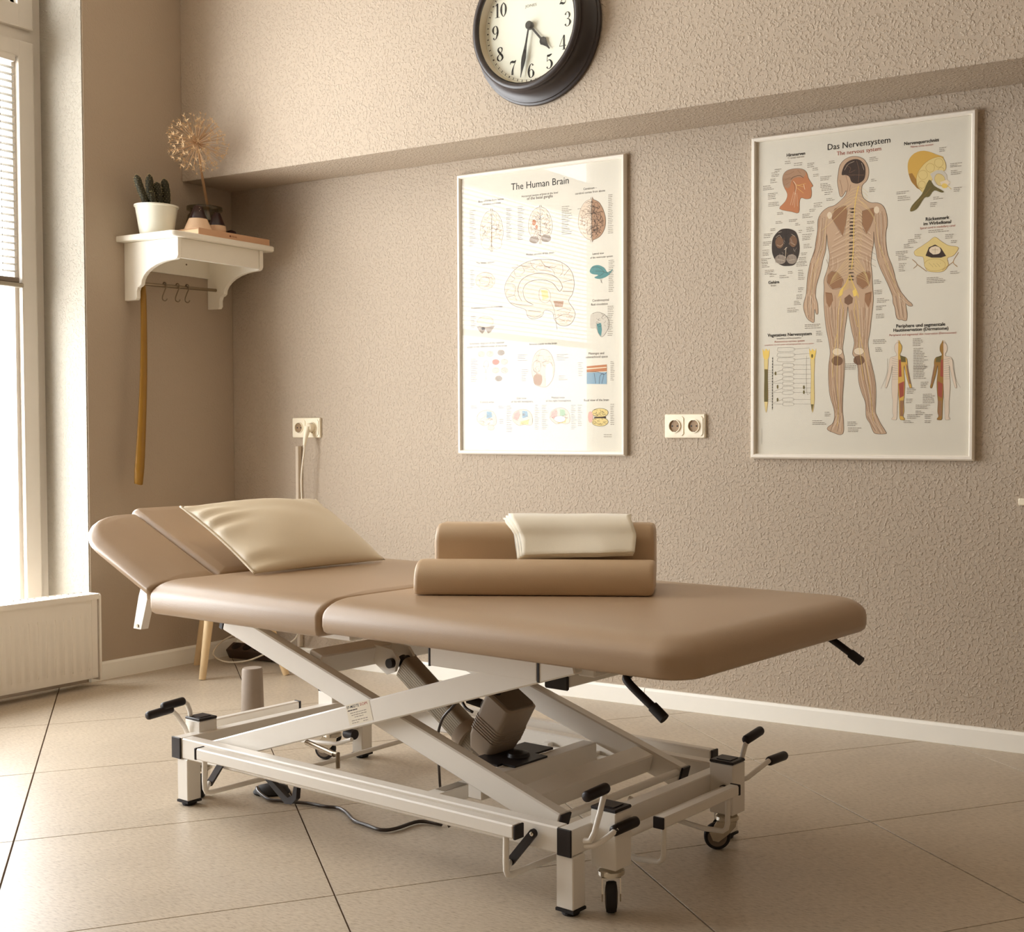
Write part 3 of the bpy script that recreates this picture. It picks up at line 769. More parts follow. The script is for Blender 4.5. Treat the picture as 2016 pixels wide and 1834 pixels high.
S brn 2.5 232,563,227,564,223,562
S brn 2.5 220,595,218,591,214,590
S brn 2.5 233,594,229,592,224,592,222,588,219,585,220,580
S brn 2.5 247,606,248,602,248,598,252,595,257,593,261,594
S brn 2.5 246,560,251,561,254,557,259,557,261,553,265,550
S brn 2.5 263,554,261,558,258,561,257,566,254,569,250,571
S brn 2.5 265,589,267,592,272,592,276,591,279,594,279,598
S tan 2.5 467,464,470,466,468,469,464,470,460,470,458,467
S tan 2.5 467,496,463,495,461,493,460,491,455,490,451,490
S tan 2.5 489,483,487,480,483,480,478,481,477,483,478,485
S tan 2.5 497,490,493,489,490,488,485,488,480,489,476,489
S tan 2.5 454,473,456,471,455,468,451,467,448,469,446,471
S tan 2.5 442,493,443,491,445,489,449,488,453,488,458,489
S tan 2.5 469,467,464,469,460,467,456,466,455,464,457,462
S tan 2.5 476,470,480,468,477,466,477,463,473,462,469,462
S tan 2.5 484,481,489,482,493,481,497,483,499,485,503,485
S tan 2.5 492,498,489,496,487,494,484,493,484,490,480,490
S tan 2.5 446,499,446,496,445,494,442,492,442,490,438,488
S tan 2.5 458,473,458,471,463,469,467,469,468,472,471,474
S tan 2.5 445,492,450,492,454,493,455,495,451,496,452,498
S tan 2.5 484,474,482,472,485,470,488,468,493,467
S tan 2.5 490,483,488,486,487,488,485,490,485,493,483,495
S tan 2.5 493,480,498,480,502,481
S tan 2.5 480,496,476,496,471,496,469,494,470,491,473,489
S tan 2.5 491,480,492,478,493,475,497,475,500,473
S tan 2.5 444,484,444,481,445,479,449,478,450,475,454,474
S tan 2.5 477,496,477,494,481,493,485,494,488,496,490,498
P yl2 368,584,397,579,401,552,376,546
P tan 421,541,465,538,461,518,429,520
S lt 6 302,560,298,588,323,610,368,612,409,601
P pal 167,626,164,617,158,608,149,602,137,598,123,598,110,600,98,605,88,613,82,622,80,631,82,641,88,649,98,655,110,659,124,660,137,657,149,652,159,645,165,636
S brn 2.2 150,640,155,641,157,643
S brn 2.2 153,641,148,640,143,639,139,641,134,640,131,639
S brn 2.2 149,633,152,631,151,629,151,626,153,623,153,621
S brn 2.2 133,647,137,645,142,646,142,648,138,650,137,653
S brn 2.2 117,607,122,607,124,609,128,610,133,609,138,610
S brn 2.2 125,619,120,621,115,620,110,620,104,620,99,620
S brn 2.2 141,610,136,610,132,609,127,610,126,613,127,615
S brn 2.2 153,628,155,625,156,622,156,620,157,617,153,616
S brn 2.2 133,639,130,641,130,644,127,646,128,649,133,649
S brn 2.2 91,635,95,633,100,633,105,634,109,636,107,638
S brn 2.2 123,640,128,639,131,636,136,635,140,637,138,639
S brn 2.2 129,609,131,611,135,613,139,614,139,617,136,619
S brn 2.2 139,617,138,614,142,612,147,611,152,611,157,611
S brn 2.2 147,642,147,639,151,637,154,635,157,633,157,630
S brn 2.2 143,636,142,634,138,632,140,629,145,628,145,625
S brn 2.2 98,611,92,612
S brn 2.2 147,615,143,613,138,613,133,613,130,616,127,618
S brn 2.2 155,632,160,630,160,627
S brn 2.5 167,626,163,615,154,605,140,599,123,598,107,601,93,609,83,619,80,631,83,643,93,653,107,658,124,660,140,656,154,649,163,638,167,626
S brn 3 101,623,98,629,98,634,102,638,110,642,118,643,128,642,136,639,142,635,145,629,144,624,140,619,133,616
P gry 83,465,166,465,148,443,135,438,125,453,109,438,96,447
P pal 159,479,158,472,152,467,144,463,134,460,123,460,111,461,101,464,93,469,87,475,86,482,88,488,93,494,101,498,111,501,123,501,134,500,144,496,152,491,158,485
S brn 2 159,479,157,471,149,465,137,461,123,460,108,462,96,467,88,474,86,482,89,490,97,496,109,500,123,501,137,499,149,494,157,487,159,479
P dk 122,456,121,454,120,453,118,452,116,451,113,451,110,451,108,452,106,454,105,455,104,457,105,459,106,460,108,461,110,462,113,462,116,462,118,461,120,459,121,458
P teal 573,634,584,650,608,653,631,643,646,626,667,636,654,619,631,608,608,606,592,612,608,619,584,624
S dk 2.5 584,647,611,645,631,627,611,615
S dk 2.5 596,633,623,631,646,623
S dk 2.5 615,605,625,590
S dk 2.5 623,605,619,592
P gry2 576,480,584,489,607,492,631,484,648,467,653,447,642,425,623,407,611,413,599,436,576,440
P teal 601,452,619,455,623,432,619,409,607,423
S dk 2.5 584,489,607,492,631,484,648,467,653,447,642,425,623,407,607,423,599,449
S dk 2 606,446,605,448,608,450,611,451,611,453,614,454
S dk 2 622,447,619,446,618,444,615,443,611,443,608,444
S dk 2 628,480,627,482,625,484,622,486,619,485
S dk 2 616,470,612,470,609,469,609,467,608,465,611,463
S dk 2 606,469,605,467,608,465,611,466,614,464,618,465
S dk 2 606,454,602,453,599,452
S dk 2 644,453,647,451
S dk 2 631,479,627,478,626,476,623,475,622,473,624,471
S dk 2 630,453,632,455,635,456,637,458,636,460,638,462
S dk 2 614,453,611,455,609,457,606,458,603,459,600,460
S dk 2 603,457,600,455,597,457
S dk 2 623,478,626,479,629,480,633,481,635,482,633,484
S dk 2 622,475,623,473,622,471,625,469,628,468,631,468
S dk 2 632,471,636,472,637,474,638,476,641,476,645,475
S dk 2 632,448,635,446,637,444,637,442
S dk 2 601,469,601,472
P org 560,308,642,312,642,289,560,288
P lt 560,301,642,304,642,301,560,297
P blu 560,286,642,286,642,245,560,247
S dk 4 560,288,607,287,630,278,642,286
S dk 4 591,284,597,248
S dk 4 611,247,615,274,630,280,622,247
P pal 120,364,119,361,117,358,114,356,109,355,105,355,100,355,95,357,92,359,90,362,89,365,90,368,92,371,95,373,100,374,105,374,109,373,114,372,117,370,120,367
S brn 2.2 120,364,119,360,116,357,111,355,105,355,99,356,93,358,90,361,89,365,90,369,94,372,99,374,105,374,111,373,116,371,119,368,120,364
S brn 1.6 109,370,107,370,106,370,104,369,103,368,104,368
S brn 1.6 97,366,96,365,94,365,93,365,91,365
S brn 1.6 112,362,112,362,112,363,114,363,115,363,116,362
S brn 1.6 100,361,98,361,96,361,95,361,93,361
S brn 1.6 100,360,100,359,99,359,97,359,96,359,94,359
S brn 1.6 111,369,112,369,110,370,109,370,107,370,106,371
P pal 159,363,158,360,156,358,153,356,148,355,144,354,139,355,134,356,131,359,129,361,128,364,129,367,131,370,135,372,139,373,144,374,149,373,153,371,156,369,158,366
S brn 2.2 159,363,158,360,155,357,150,355,144,354,138,355,133,357,129,361,128,364,129,368,133,371,138,373,144,374,150,373,155,370,158,367,159,363
S brn 1.6 139,360,141,360,142,359,142,359,142,358,142,357
S brn 1.6 149,365,147,366,146,366,144,366,144,365,142,364
S brn 1.6 140,362,141,361,142,361,144,361,146,361,147,361
S brn 1.6 144,369,145,368,146,367,148,367,150,367,151,366
S brn 1.6 141,371,143,371,145,371,146,372,148,372
S brn 1.6 154,363,156,363,156,362
P gry 208,366,208,363,206,361,202,359,198,357,193,357,188,358,184,359,181,362,178,364,178,367,178,370,181,373,184,375,188,376,193,376,198,376,202,374,206,372,208,369
S brn 2.2 208,366,207,363,204,360,199,358,193,357,187,358,182,360,179,364,178,367,179,371,182,374,187,376,193,376,199,375,204,373,207,370,208,366
S brn 1.6 193,361,195,361,196,360,196,360,194,359,193,359
S brn 1.6 198,361,199,361,200,362,202,362,203,363,205,362
S brn 1.6 199,372,201,372,203,372
S brn 1.6 197,365,198,365,200,365,201,365,203,365,203,364
S brn 1.6 189,365,190,365,190,364,190,363,189,363,190,362
S brn 1.6 195,369,193,370,192,370,190,370,188,371,187,371
P red2 185,333,184,330,182,328,178,326,174,324,169,324,165,325,160,326,157,328,155,331,154,334,155,337,157,340,160,342,165,343,169,343,174,343,178,341,182,339,184,336
S brn 2.2 185,333,184,330,180,327,175,325,169,324,163,325,158,327,155,330,154,334,155,338,158,341,163,343,169,343,175,343,180,340,184,337,185,333
S brn 1.6 163,339,163,340,164,341,165,340,167,339,168,339
S brn 1.6 172,331,174,331,176,331,177,332,176,333,176,333
S brn 1.6 169,330,169,330,170,331,171,332,171,332,169,333
S brn 1.6 174,336,173,337,173,338,171,338,171,339,172,340
S brn 1.6 173,326,171,326,169,326,169,327,170,328,170,328
S brn 1.6 175,334,176,334,176,333,175,332,173,332,172,332
P gry2 223,333,222,330,220,328,217,326,213,324,208,324,203,325,199,326,195,328,193,331,193,334,193,337,195,340,199,342,203,343,208,343,213,343,217,341,220,339,222,336
S brn 2.2 223,333,222,330,219,327,214,325,208,324,202,325,197,327,194,330,193,334,194,338,197,341,202,343,208,343,214,342,219,340,222,337,223,333
S brn 1.6 198,336,199,337,201,337,201,336,201,335,200,334
S brn 1.6 217,332,217,331,218,330,220,331
S brn 1.6 216,331,214,330,212,330,211,331,210,330,209,330
S brn 1.6 210,326,211,326,213,325
S brn 1.6 215,338,216,339,217,339
S brn 1.6 210,340,208,341,208,342,206,342,204,342
P pal 185,303,184,300,182,298,178,296,174,294,169,294,164,295,160,296,157,298,154,301,154,304,154,307,157,310,160,312,164,313,169,313,174,313,178,311,182,309,184,306
S brn 2.2 185,303,183,300,180,297,175,295,169,294,163,295,158,297,155,300,154,304,155,308,158,311,163,313,169,313,175,313,180,310,183,307,185,303
S brn 1.6 159,306,160,307,162,307,163,306,162,305,161,305
S brn 1.6 178,302,178,301,179,301,181,301
S brn 1.6 177,301,176,300,174,300,172,301,171,300,170,300
S brn 1.6 171,296,173,296,174,296
S brn 1.6 176,308,177,309,179,309
S brn 1.6 171,310,170,311,169,312,167,312,166,312
P gry2 224,302,223,299,221,297,218,295,213,294,209,293,204,294,199,295,196,297,194,300,193,303,194,306,196,309,200,311,204,312,209,312,213,312,218,310,221,308,223,305
S brn 2.2 224,302,223,299,219,296,214,294,209,293,203,294,198,296,194,299,193,303,194,307,198,310,203,312,209,312,214,312,219,309,223,306,224,302
S brn 1.6 215,299,213,299,213,300,211,301,210,300,210,299
S brn 1.6 218,305,217,306,215,305,214,306,212,305,211,305
S brn 1.6 205,301,204,301,204,302,202,303,201,303,199,304
S brn 1.6 203,308,201,309,200,308,199,309
S brn 1.6 210,309,210,308,210,307,211,306,209,306,208,306
S brn 1.6 215,301,214,300,212,300,212,299,213,298,212,298
P gry 197,273,197,271,194,268,191,266,187,265,182,264,177,265,173,266,169,268,167,271,166,274,167,277,169,280,173,282,177,283,182,283,187,283,191,281,194,279,197,276
S brn 2.2 197,273,196,270,193,267,188,265,182,264,176,265,171,267,168,270,166,274,168,278,171,281,176,283,182,283,188,283,193,280,196,277,197,273
S brn 1.6 188,279,190,279,191,279
S brn 1.6 177,268,179,268,181,268,181,267,180,266,180,265
S brn 1.6 186,276,186,275,186,275,185,274,185,273,187,273
S brn 1.6 178,273,176,273,174,273,172,274,172,274,172,275
S brn 1.6 173,275,173,274,174,273,175,273,176,272,177,271
S brn 1.6 189,275,188,274,186,274,186,273,186,272,188,272
S brn 2.5 115,320,117,334,126,340,135,333,135,319,125,306,115,320
S brn 2.5 125,306,125,278,117,264
S brn 2.5 125,278,132,264
S brn 2.5 109,320,141,319
S brn 2.5 117,299,132,298
S brn 2.5 119,247,130,229
P pal 426,305,424,284,417,265,406,251,392,242,377,239,362,242,348,252,337,267,330,286,328,307,330,328,337,347,348,361,362,370,377,373,393,369,406,359,417,344,424,325
S brn 2 338,293,343,295,348,290,349,285,355,283,361,283
S brn 2 399,334,401,328,407,327,412,323,416,319,420,314
S brn 2 399,313,393,311,389,315,383,315,377,315,373,319
S brn 2 391,323,397,322,403,324,409,322,414,324,416,330
S brn 2 391,275,393,280,399,280,402,274,408,272,414,271
S brn 2 408,287,405,292,399,291,392,292,389,287,382,288
S brn 2 359,300,362,295,367,292,366,286,369,281,371,275
S brn 2 342,330,347,334,346,340,344,345,346,350,351,354
S brn 2 406,273,412,274
S brn 2 412,335,406,337,401,335,399,330,393,330,387,332
S brn 2 390,273,385,276,379,275,373,278,367,277,362,275
S brn 2 349,289,350,283,347,278,342,276,337,280
S brn 2 399,260,393,258,390,253,387,248,383,244
S brn 2 361,310,366,313,368,318,370,324,374,328,380,327
S brn 2 418,297,413,294,410,289,404,287,403,281,401,276
S brn 2 346,324,349,329,355,328,359,332,359,338,360,343
S brn 2 414,299,412,305,412,310,411,316,413,321,411,327
S brn 2 396,301,400,296,406,295,410,291,416,290,421,288
S brn 2 351,277,357,275,357,269,353,265,348,261,348,256
S brn 2 394,348,399,344,404,347,410,346,412,340
S brn 2 349,347,355,348,358,353,362,357,364,362,366,368
S brn 2 362,281,357,279,355,274,352,269,347,267,345,261
S brn 2 404,288,403,283,406,277,412,278,418,278
S brn 2 346,287,352,290,358,291,359,296,359,302,355,307
S brn 2 378,350,372,351,366,352,360,352,354,352,348,353
S brn 2 339,306,337,300,341,296,347,298,347,304,341,307
S brn 2 365,352,360,350,357,345,355,340,350,336,350,330
S brn 2 354,289,348,291,342,293,338,297,336,302,341,306
S brn 2 348,282,353,278,353,272,348,270,343,265,345,260
S brn 2 370,329,375,326,379,321,379,316,384,312,386,307
S brn 2 363,270,358,272,352,275,346,276,340,277,337,282
S brn 2 385,265,387,259,393,257,396,252
S brn 2 415,292,413,287,410,282,412,276,413,271,411,265
S brn 2 357,284,357,278,354,273,354,267,359,263,358,258
S brn 2 391,329,385,329,380,327,376,322,378,317,384,317
S brn 2 389,340,391,335,387,330,381,330,378,325,372,325
S brn 2 378,282,372,281,372,275,375,271,381,269,387,268
S brn 2 383,256,388,259,388,264,388,270,392,274,397,277
S brn 2 338,317,333,321
S brn 2 397,329,392,333,386,335,380,337,379,343,378,348
S brn 2 353,299,347,300,345,306,346,311,352,313,358,314
S brn 2 398,320,403,317,407,312,413,312,417,316,418,322
S brn 2 349,327,351,332,353,338,349,343,349,349,349,354
S brn 2 347,322,352,324,354,330,360,331,366,330,372,332
S brn 3 426,305,422,279,412,258,396,243,377,239,358,244,342,259,331,281,328,307,332,333,342,355,358,369,377,373,396,368,412,352,422,330,426,305
P white 392,319,408,325,418,305,416,265,391,242,387,285
P tan 373,266,372,259,369,254,365,249,360,247,354,246,349,247,343,250,339,254,337,260,336,266,337,273,339,278,343,283,349,285,354,286,360,285,365,282,369,278,372,272
S brn 3 373,266,371,257,367,250,361,246,354,244,347,246,341,251,337,258,336,266,337,275,341,282,347,286,354,288,362,286,368,281,371,274,373,266
S brn 3 368,313,366,305,363,299,357,295,350,293,344,295,338,299,334,306,333,314,334,322,338,328,344,332,350,334,357,332,363,327,366,321,368,313
P pal 83,125,88,146,110,158,140,160,162,149,171,128,168,108,149,104,136,108,114,104,97,111
P pal2 86,129,90,146,112,157,119,143,105,118
P blu 127,156,149,154,153,135,127,129
P pal2 118,118,157,125,153,108,118,106
S brn 1.8 106,129,101,129,96,129,95,131,90,132
S brn 1.8 120,137,119,135,114,135,110,134,109,132,104,131
S brn 1.8 113,113,111,115,113,117,118,116,122,115,123,113
S brn 1.8 135,146,133,144,134,142,130,141,125,141,123,139
S brn 1.8 145,136,143,137,138,139,133,138,128,138,123,137
S brn 1.8 106,142,111,143,116,142,117,140,118,138,115,136
S brn 1.8 140,147,143,145,146,143,151,144,155,144
S brn 1.8 139,128,134,129,134,131,138,132,143,132,146,130
S brn 1.8 132,110,137,110,141,112,142,114,138,115,134,116
S brn 1.8 142,131,137,129,133,128,129,127,125,126,120,126
S brn 1.8 103,126,98,126,97,123,97,121,95,119,99,118
S brn 1.8 118,116,115,117,112,119,107,120,102,121,101,123
S brn 1.8 139,122,144,123,146,125,146,127,149,129,154,128
S brn 1.8 153,127,149,126,145,127,144,129,139,129,133,129
S brn 1.8 102,122,107,121,112,120,113,118,116,117,121,115
S brn 1.8 153,124,155,126,152,128,147,128,144,129,143,131
S brn 1.8 126,112,129,110,134,111,138,112,141,114,144,116
S brn 1.8 119,111,115,109,110,109,105,110,104,112,101,113
S brn 2.5 83,125,88,146,110,158,140,160,162,149,171,128,168,108,149,104,136,108,114,104,97,111,83,125
P pal 162,97,161,94,159,92,155,89,151,88,146,88,142,88,138,89,134,92,132,94,131,97,132,100,134,103,138,105,142,107,147,107,151,107,155,105,159,103,161,100
S brn 2.2 162,97,160,94,157,90,152,88,146,88,141,88,136,90,132,94,131,97,132,101,136,104,141,106,147,107,152,106,157,104,160,101,162,97
P pal 243,126,248,147,269,159,299,161,321,150,330,129,327,108,308,105,295,108,273,104,256,112
P pnk 246,130,250,147,272,158,278,143,265,119
P blu 286,157,308,155,312,136,286,129
P yl2 278,119,316,126,312,108,278,107
S brn 1.8 287,113,286,111,288,109,289,107,286,105
S brn 1.8 316,133,312,134,309,136,305,137,306,139,306,142
S brn 1.8 319,131,323,132
S brn 1.8 294,140,289,141,287,143,290,144,295,145,297,147
S brn 1.8 288,145,290,147,295,147,297,145,295,143,290,143
S brn 1.8 298,145,295,144,291,142,294,140,297,139,301,137
S brn 1.8 297,109,296,106
S brn 1.8 296,116,295,114,291,113,286,112,283,114,285,116
S brn 1.8 294,151,299,151
S brn 1.8 255,133,259,132,261,130,266,130,271,130,272,132
S brn 1.8 262,139,261,141,257,142
S brn 1.8 270,136,271,138,272,140,274,142,276,144,281,144
S brn 1.8 255,136,254,134,257,132,258,130,261,128,260,126
S brn 1.8 306,119,306,121,308,123,312,124,317,124,322,124
S brn 1.8 252,130,248,128
S brn 1.8 283,146,286,144,291,143,294,141,291,140,286,139
S brn 1.8 259,118,258,116
S brn 1.8 269,145,264,145,261,147
S brn 2.5 243,126,248,147,269,159,299,161,321,150,330,129,327,108,308,105,295,108,273,104,256,112,243,126
P pal 406,130,411,151,431,163,460,165,481,154,490,133,487,113,468,109,456,113,435,109,419,117
P pnk 408,134,413,151,433,162,440,147,427,123
P grn 448,161,468,159,473,140,448,133
P yl2 440,123,477,130,472,113,439,111
S brn 1.8 461,135,460,137,464,138,467,140,472,139,476,140
S brn 1.8 471,134,475,132,477,130,482,131
S brn 1.8 462,133,466,132,471,132,475,131,480,131,481,129
S brn 1.8 474,146,478,146
S brn 1.8 467,145,470,143,472,141,477,141,480,142,479,144
S brn 1.8 438,152,434,154,430,153,431,151,430,149,428,147
S brn 1.8 431,131,436,131,438,132,442,134,443,136,446,138
S brn 1.8 424,126,427,128,426,130,430,131,435,131,437,129
S brn 1.8 416,127,415,129,416,132,420,133,425,132,426,130
S brn 1.8 420,137,423,135,428,135,432,134,431,132,433,130
S brn 1.8 460,130,456,128,451,128,447,128,442,129,438,130
S brn 1.8 462,121,466,120,468,118,473,117
S brn 1.8 469,134,473,133,473,130,477,129,479,127
S brn 1.8 449,154,448,156
S brn 1.8 435,115,437,113,441,111,446,112,448,114,452,115
S brn 1.8 440,123,442,125,447,126,451,125,456,125,459,123
S brn 1.8 420,143,416,145
S brn 1.8 415,135,419,133,418,131,422,130,423,128,420,126
S brn 2.5 406,130,411,151,431,163,460,165,481,154,490,133,487,113,468,109,456,113,435,109,419,117,406,130
P white 472,127,471,123,467,120,462,117,455,116,448,115,440,116,433,118,428,120,425,123,423,127,425,130,428,134,434,136,440,138,448,138,455,138,462,136,467,133,471,130
S brn 3 472,127,470,122,465,119,457,116,448,115,438,116,431,119,425,123,423,127,425,131,431,135,439,137,448,138,457,137,465,135,470,131,472,127
P yl2 647,147,645,142,641,138,634,135,625,133,614,132,604,133,595,135,588,138,583,143,582,147,583,152,588,156,595,160,604,162,614,162,625,161,634,159,641,156,645,152
P yl2 647,116,645,111,641,107,634,104,624,102,614,101,604,102,595,104,588,107,583,111,582,116,583,121,588,125,595,128,604,130,614,131,625,130,634,128,641,125,645,120
P dk 591,133,638,134,638,128,591,128
S dk 2.6 606,137,603,137,600,136
S dk 2.6 635,154,638,155
S dk 2.6 602,142,599,143,598,144,594,145,590,145,586,145
S dk 2.6 605,156,601,157,599,158,595,158,591,157,593,156
S dk 2.6 599,151,601,149,599,148,601,147,599,146,595,146
S dk 2.6 622,135,622,134
S dk 2.6 606,138,602,138,598,139,595,138,592,137
S dk 2.6 623,139,621,138,617,138,615,140,613,141,614,142
S dk 2.6 626,137,629,136,631,135
S dk 2.6 599,141,602,142,606,142,608,143,612,144,615,145
S dk 2.6 634,144,636,143,633,142,629,141,625,142,622,143
S dk 2.6 618,142,615,141,613,140,610,139,606,139,602,140
S dk 2.6 633,147,633,148,630,149,628,150,626,151,623,152
S dk 2.6 626,153,626,152,624,150,626,149,628,148,631,147
S dk 2.6 616,152,618,153,617,155,615,156,614,157,614,158
S dk 2.6 625,143,628,142,630,141,634,141,637,140,639,139
S dk 2.6 623,154,624,152,620,151,618,150,616,149,614,148
S dk 2.6 629,146,625,146,621,146,617,146,613,146,609,146
S dk 2.6 592,116,592,117,590,118,590,119,589,121,587,122
S dk 2.6 599,111,600,110,597,109,593,109,589,109
S dk 2.6 602,113,599,114,595,115,596,116,594,117,597,118
S dk 2.6 596,124,592,124
S dk 2.6 613,107,617,107,620,108,619,109,616,110,617,112
S dk 2.6 634,116,638,116,641,117,641,118,642,119
S dk 2.6 635,114,632,113,632,112,634,111,638,110,641,110
S dk 2.6 601,125,597,125,593,126
S dk 2.6 595,107,595,106
S dk 2.6 627,124,623,124,622,126,624,127,622,128,621,129
S dk 2.6 613,123,611,122,608,121,606,120,604,119,604,118
S dk 2.6 615,110,614,109,611,108,608,109,605,110,601,110
S dk 2.6 603,120,604,119,605,117,608,117,612,117,614,118
S dk 2.6 587,113,586,115,587,116,588,117,585,118
S dk 2.6 629,108,625,109,621,108,622,107,620,105,618,104
S dk 2.6 632,113,628,114,627,115,629,116,632,117,635,117
S dk 2.6 597,115,597,113,595,112,592,111,588,112,585,113
S dk 2.6 605,106,607,107,611,107,614,107,615,109,616,110
S dk 3.2 647,147,645,141,637,136,627,133,614,132,602,133,591,137,584,142,582,147,584,153,591,158,602,161,614,162,627,161,638,158,645,153,647,147
S dk 3.2 647,116,644,110,637,105,627,102,614,101,602,102,591,105,584,110,582,116,584,122,591,127,602,130,614,131,627,130,637,126,644,122,647,116
P pnk 586,133,585,126,584,121,581,117,578,114,575,113,572,114,569,117,567,121,566,127,565,133,566,139,567,144,569,149,572,151,575,152,579,151,581,149,584,144,585,139
L gl 53,885,81
L gl 53,878,72
L gl 53,871,74
L gl 53,865,75
L gl 53,858,77
L gl 53,852,76
L gl 53,845,78
L gl 53,839,79
L gl 53,832,76
L gl 53,825,71
L gl 53,819,83
L gl 53,812,79
L gl 53,806,71
L gl 53,799,76
L gl 53,792,80
L gl 52,786,83
L gl 52,779,70
L gl 52,773,69
L gl 52,766,76
L gl 52,759,75
L gl 219,878,243
L gl 219,872,242
L gl 219,865,237
L gl 219,859,238
L gl 219,853,240
L gl 219,846,243
L gl 219,840,235
L gl 219,833,237
L gl 219,827,234
L gl 219,820,240
L gl 219,814,233
L gl 219,807,243
L gl 219,801,239
L gl 219,794,239
L gl 219,788,234
L gl 219,781,235
L gl 219,775,238
L gl 219,769,242
L gl 270,881,293
L gl 270,874,290
L gl 270,868,299
L gl 270,861,294
L gl 270,855,293
L gl 270,849,288
L gl 270,842,290
L gl 269,836,297
L gl 269,829,287
L gl 269,823,293
L gl 269,816,294
L gl 269,810,290
L gl 269,804,296
L gl 269,797,297
L gl 269,791,297
L gl 269,784,295
L gl 269,778,288
L gl 269,771,286
L gl 269,765,291
L gl 458,864,489
L gl 458,857,486
L gl 458,851,500
L gl 458,845,487
L gl 458,839,499
L gl 458,832,501
L gl 458,826,485
L gl 458,820,500
L gl 458,813,490
L gl 458,807,486
L gl 458,801,486
L gl 458,794,483
L gl 458,788,492
L gl 458,782,490
L gl 458,776,499
L gl 458,769,499
L gl 524,851,537
L gl 649,887,665
L gl 649,881,665
L gl 649,875,663
L gl 649,869,664
L gl 649,862,664
L gl 649,856,668
L gl 649,850,665
L gl 648,844,662
L gl 648,838,663
L gl 648,832,666
L gl 648,825,667
L gl 648,819,664
L gl 648,813,668
L gl 648,807,663
L gl 648,801,668
L gl 648,795,667
L gl 648,789,663
L gl 648,782,669
L gl 648,776,665
L gl 648,770,667
L gl 648,764,667
L gl 648,758,668
L gl 56,668,71
L gl 56,661,67
L gl 56,654,74
L gl 56,648,74
L gl 56,641,71
L gl 56,635,72
L gl 56,628,69
L gl 56,621,75
L gl 56,615,73
L gl 56,608,69
L gl 650,665,671
L gl 650,659,673
L gl 650,653,666
L gl 650,646,673
L gl 650,640,668
L gl 650,634,665
L gl 650,628,670
L gl 650,622,666
L gl 650,616,670
L gl 650,609,669
L gl 650,603,664
L gl 650,597,668
L gl 650,591,671
L gl 650,585,668
L gl 650,579,668
L gl 650,572,672
L gl 650,566,667
L gl 650,560,668
L gl 57,501,79
L gl 57,494,81
L gl 57,487,74
L gl 57,481,73
L gl 57,474,81
L gl 57,468,78
L gl 57,461,75
L gl 646,509,670
L gl 646,503,670
L gl 646,497,666
L gl 646,491,671
L gl 646,484,669
L gl 646,478,668
L gl 646,472,663
L gl 646,466,660
L gl 646,460,667
L gl 646,453,668
L gl 646,447,664
L gl 646,441,665
L gl 646,435,666
L gl 646,429,662
L gl 646,423,667
L gl 646,416,666
L gl 646,410,664
L gl 56,346,80
L gl 56,339,88
L gl 56,332,84
L gl 56,326,91
L gl 56,319,81
L gl 56,313,85
L gl 56,306,81
L gl 56,299,85
L gl 56,293,88
L gl 56,286,80
L gl 56,279,79
L gl 56,273,86
L gl 56,266,81
L gl 267,355,310
L gl 267,348,301
L gl 267,342,300
L gl 267,335,310
L gl 284,302,312
L gl 284,295,311
L gl 284,289,307
L gl 284,282,305
L gl 284,276,301
L gl 284,269,303
L gl 284,263,304
L gl 436,351,483
L gl 436,345,466
L gl 436,339,484
L gl 436,332,473
L gl 444,276,471
L gl 444,269,468
L gl 444,263,480
L gl 657,320,668
L gl 657,314,671
L gl 657,307,671
L gl 657,301,668
L gl 657,295,669
L gl 657,289,674
L gl 657,283,673
L gl 657,276,672
L gl 657,270,674
L gl 657,264,667
L gl 657,258,672
L gl 526,320,544
L gl 526,314,539
L gl 526,308,541
L gl 526,301,546
L gl 526,295,540
L gl 526,289,544
L gl 526,283,539
L gl 526,276,543
L gl 55,175,82
L gl 55,168,86
L gl 181,173,200
L gl 181,167,206
L gl 185,125,204
L gl 185,118,202
L gl 185,112,204
L gl 218,173,237
L gl 218,166,241
L gl 218,160,235
L gl 218,153,238
L gl 218,147,238
L gl 218,140,236
L gl 218,134,232
L gl 217,127,233
L gl 217,121,239
L gl 217,114,234
L gl 217,107,240
L gl 217,101,237
L gl 217,94,242
L gl 217,88,241
L gl 217,81,240
L gl 342,175,355
L gl 342,168,352
L gl 342,162,356
L gl 342,156,358
L gl 341,149,359
L gl 341,143,353
L gl 341,136,353
L gl 341,130,360
L gl 341,123,358
L gl 341,117,356
L gl 341,110,358
L gl 341,104,353
L gl 341,98,356
L gl 341,91,357
L gl 373,174,393
L gl 373,168,388
L gl 372,162,388
L gl 372,155,393
L gl 372,149,396
L gl 372,142,387
L gl 372,136,386
L gl 372,130,387
L gl 372,123,395
L gl 372,117,390
L gl 372,110,391
L gl 372,104,397
L gl 372,97,393
L gl 372,91,389
L gl 496,173,515
L gl 496,167,508
L gl 496,160,511
L gl 496,154,515
L gl 496,148,510
L gl 496,141,509
L gl 496,135,513
L gl 496,129,511
L gl 496,122,518
L gl 496,116,509
L gl 496,110,516
L gl 496,103,512
L gl 496,97,516
L gl 496,91,512
L gl 524,173,541
L gl 524,166,538
L gl 524,160,537
L gl 524,154,539
L gl 524,148,542
L gl 524,141,538
L gl 524,135,537
L gl 524,129,539
L gl 524,122,536
L gl 524,116,538
L gl 524,110,540
L gl 524,103,540
L gl 657,175,671
L gl 657,168,669
L gl 657,162,667
L gl 657,156,667
L gl 657,150,669
L gl 657,144,668
L gl 657,137,671
L gl 657,131,669
L gl 657,125,672
L gl 657,119,671
L gl 657,112,672
L gl 657,106,672
L gl 630,71,663
L gl 630,64,661"""
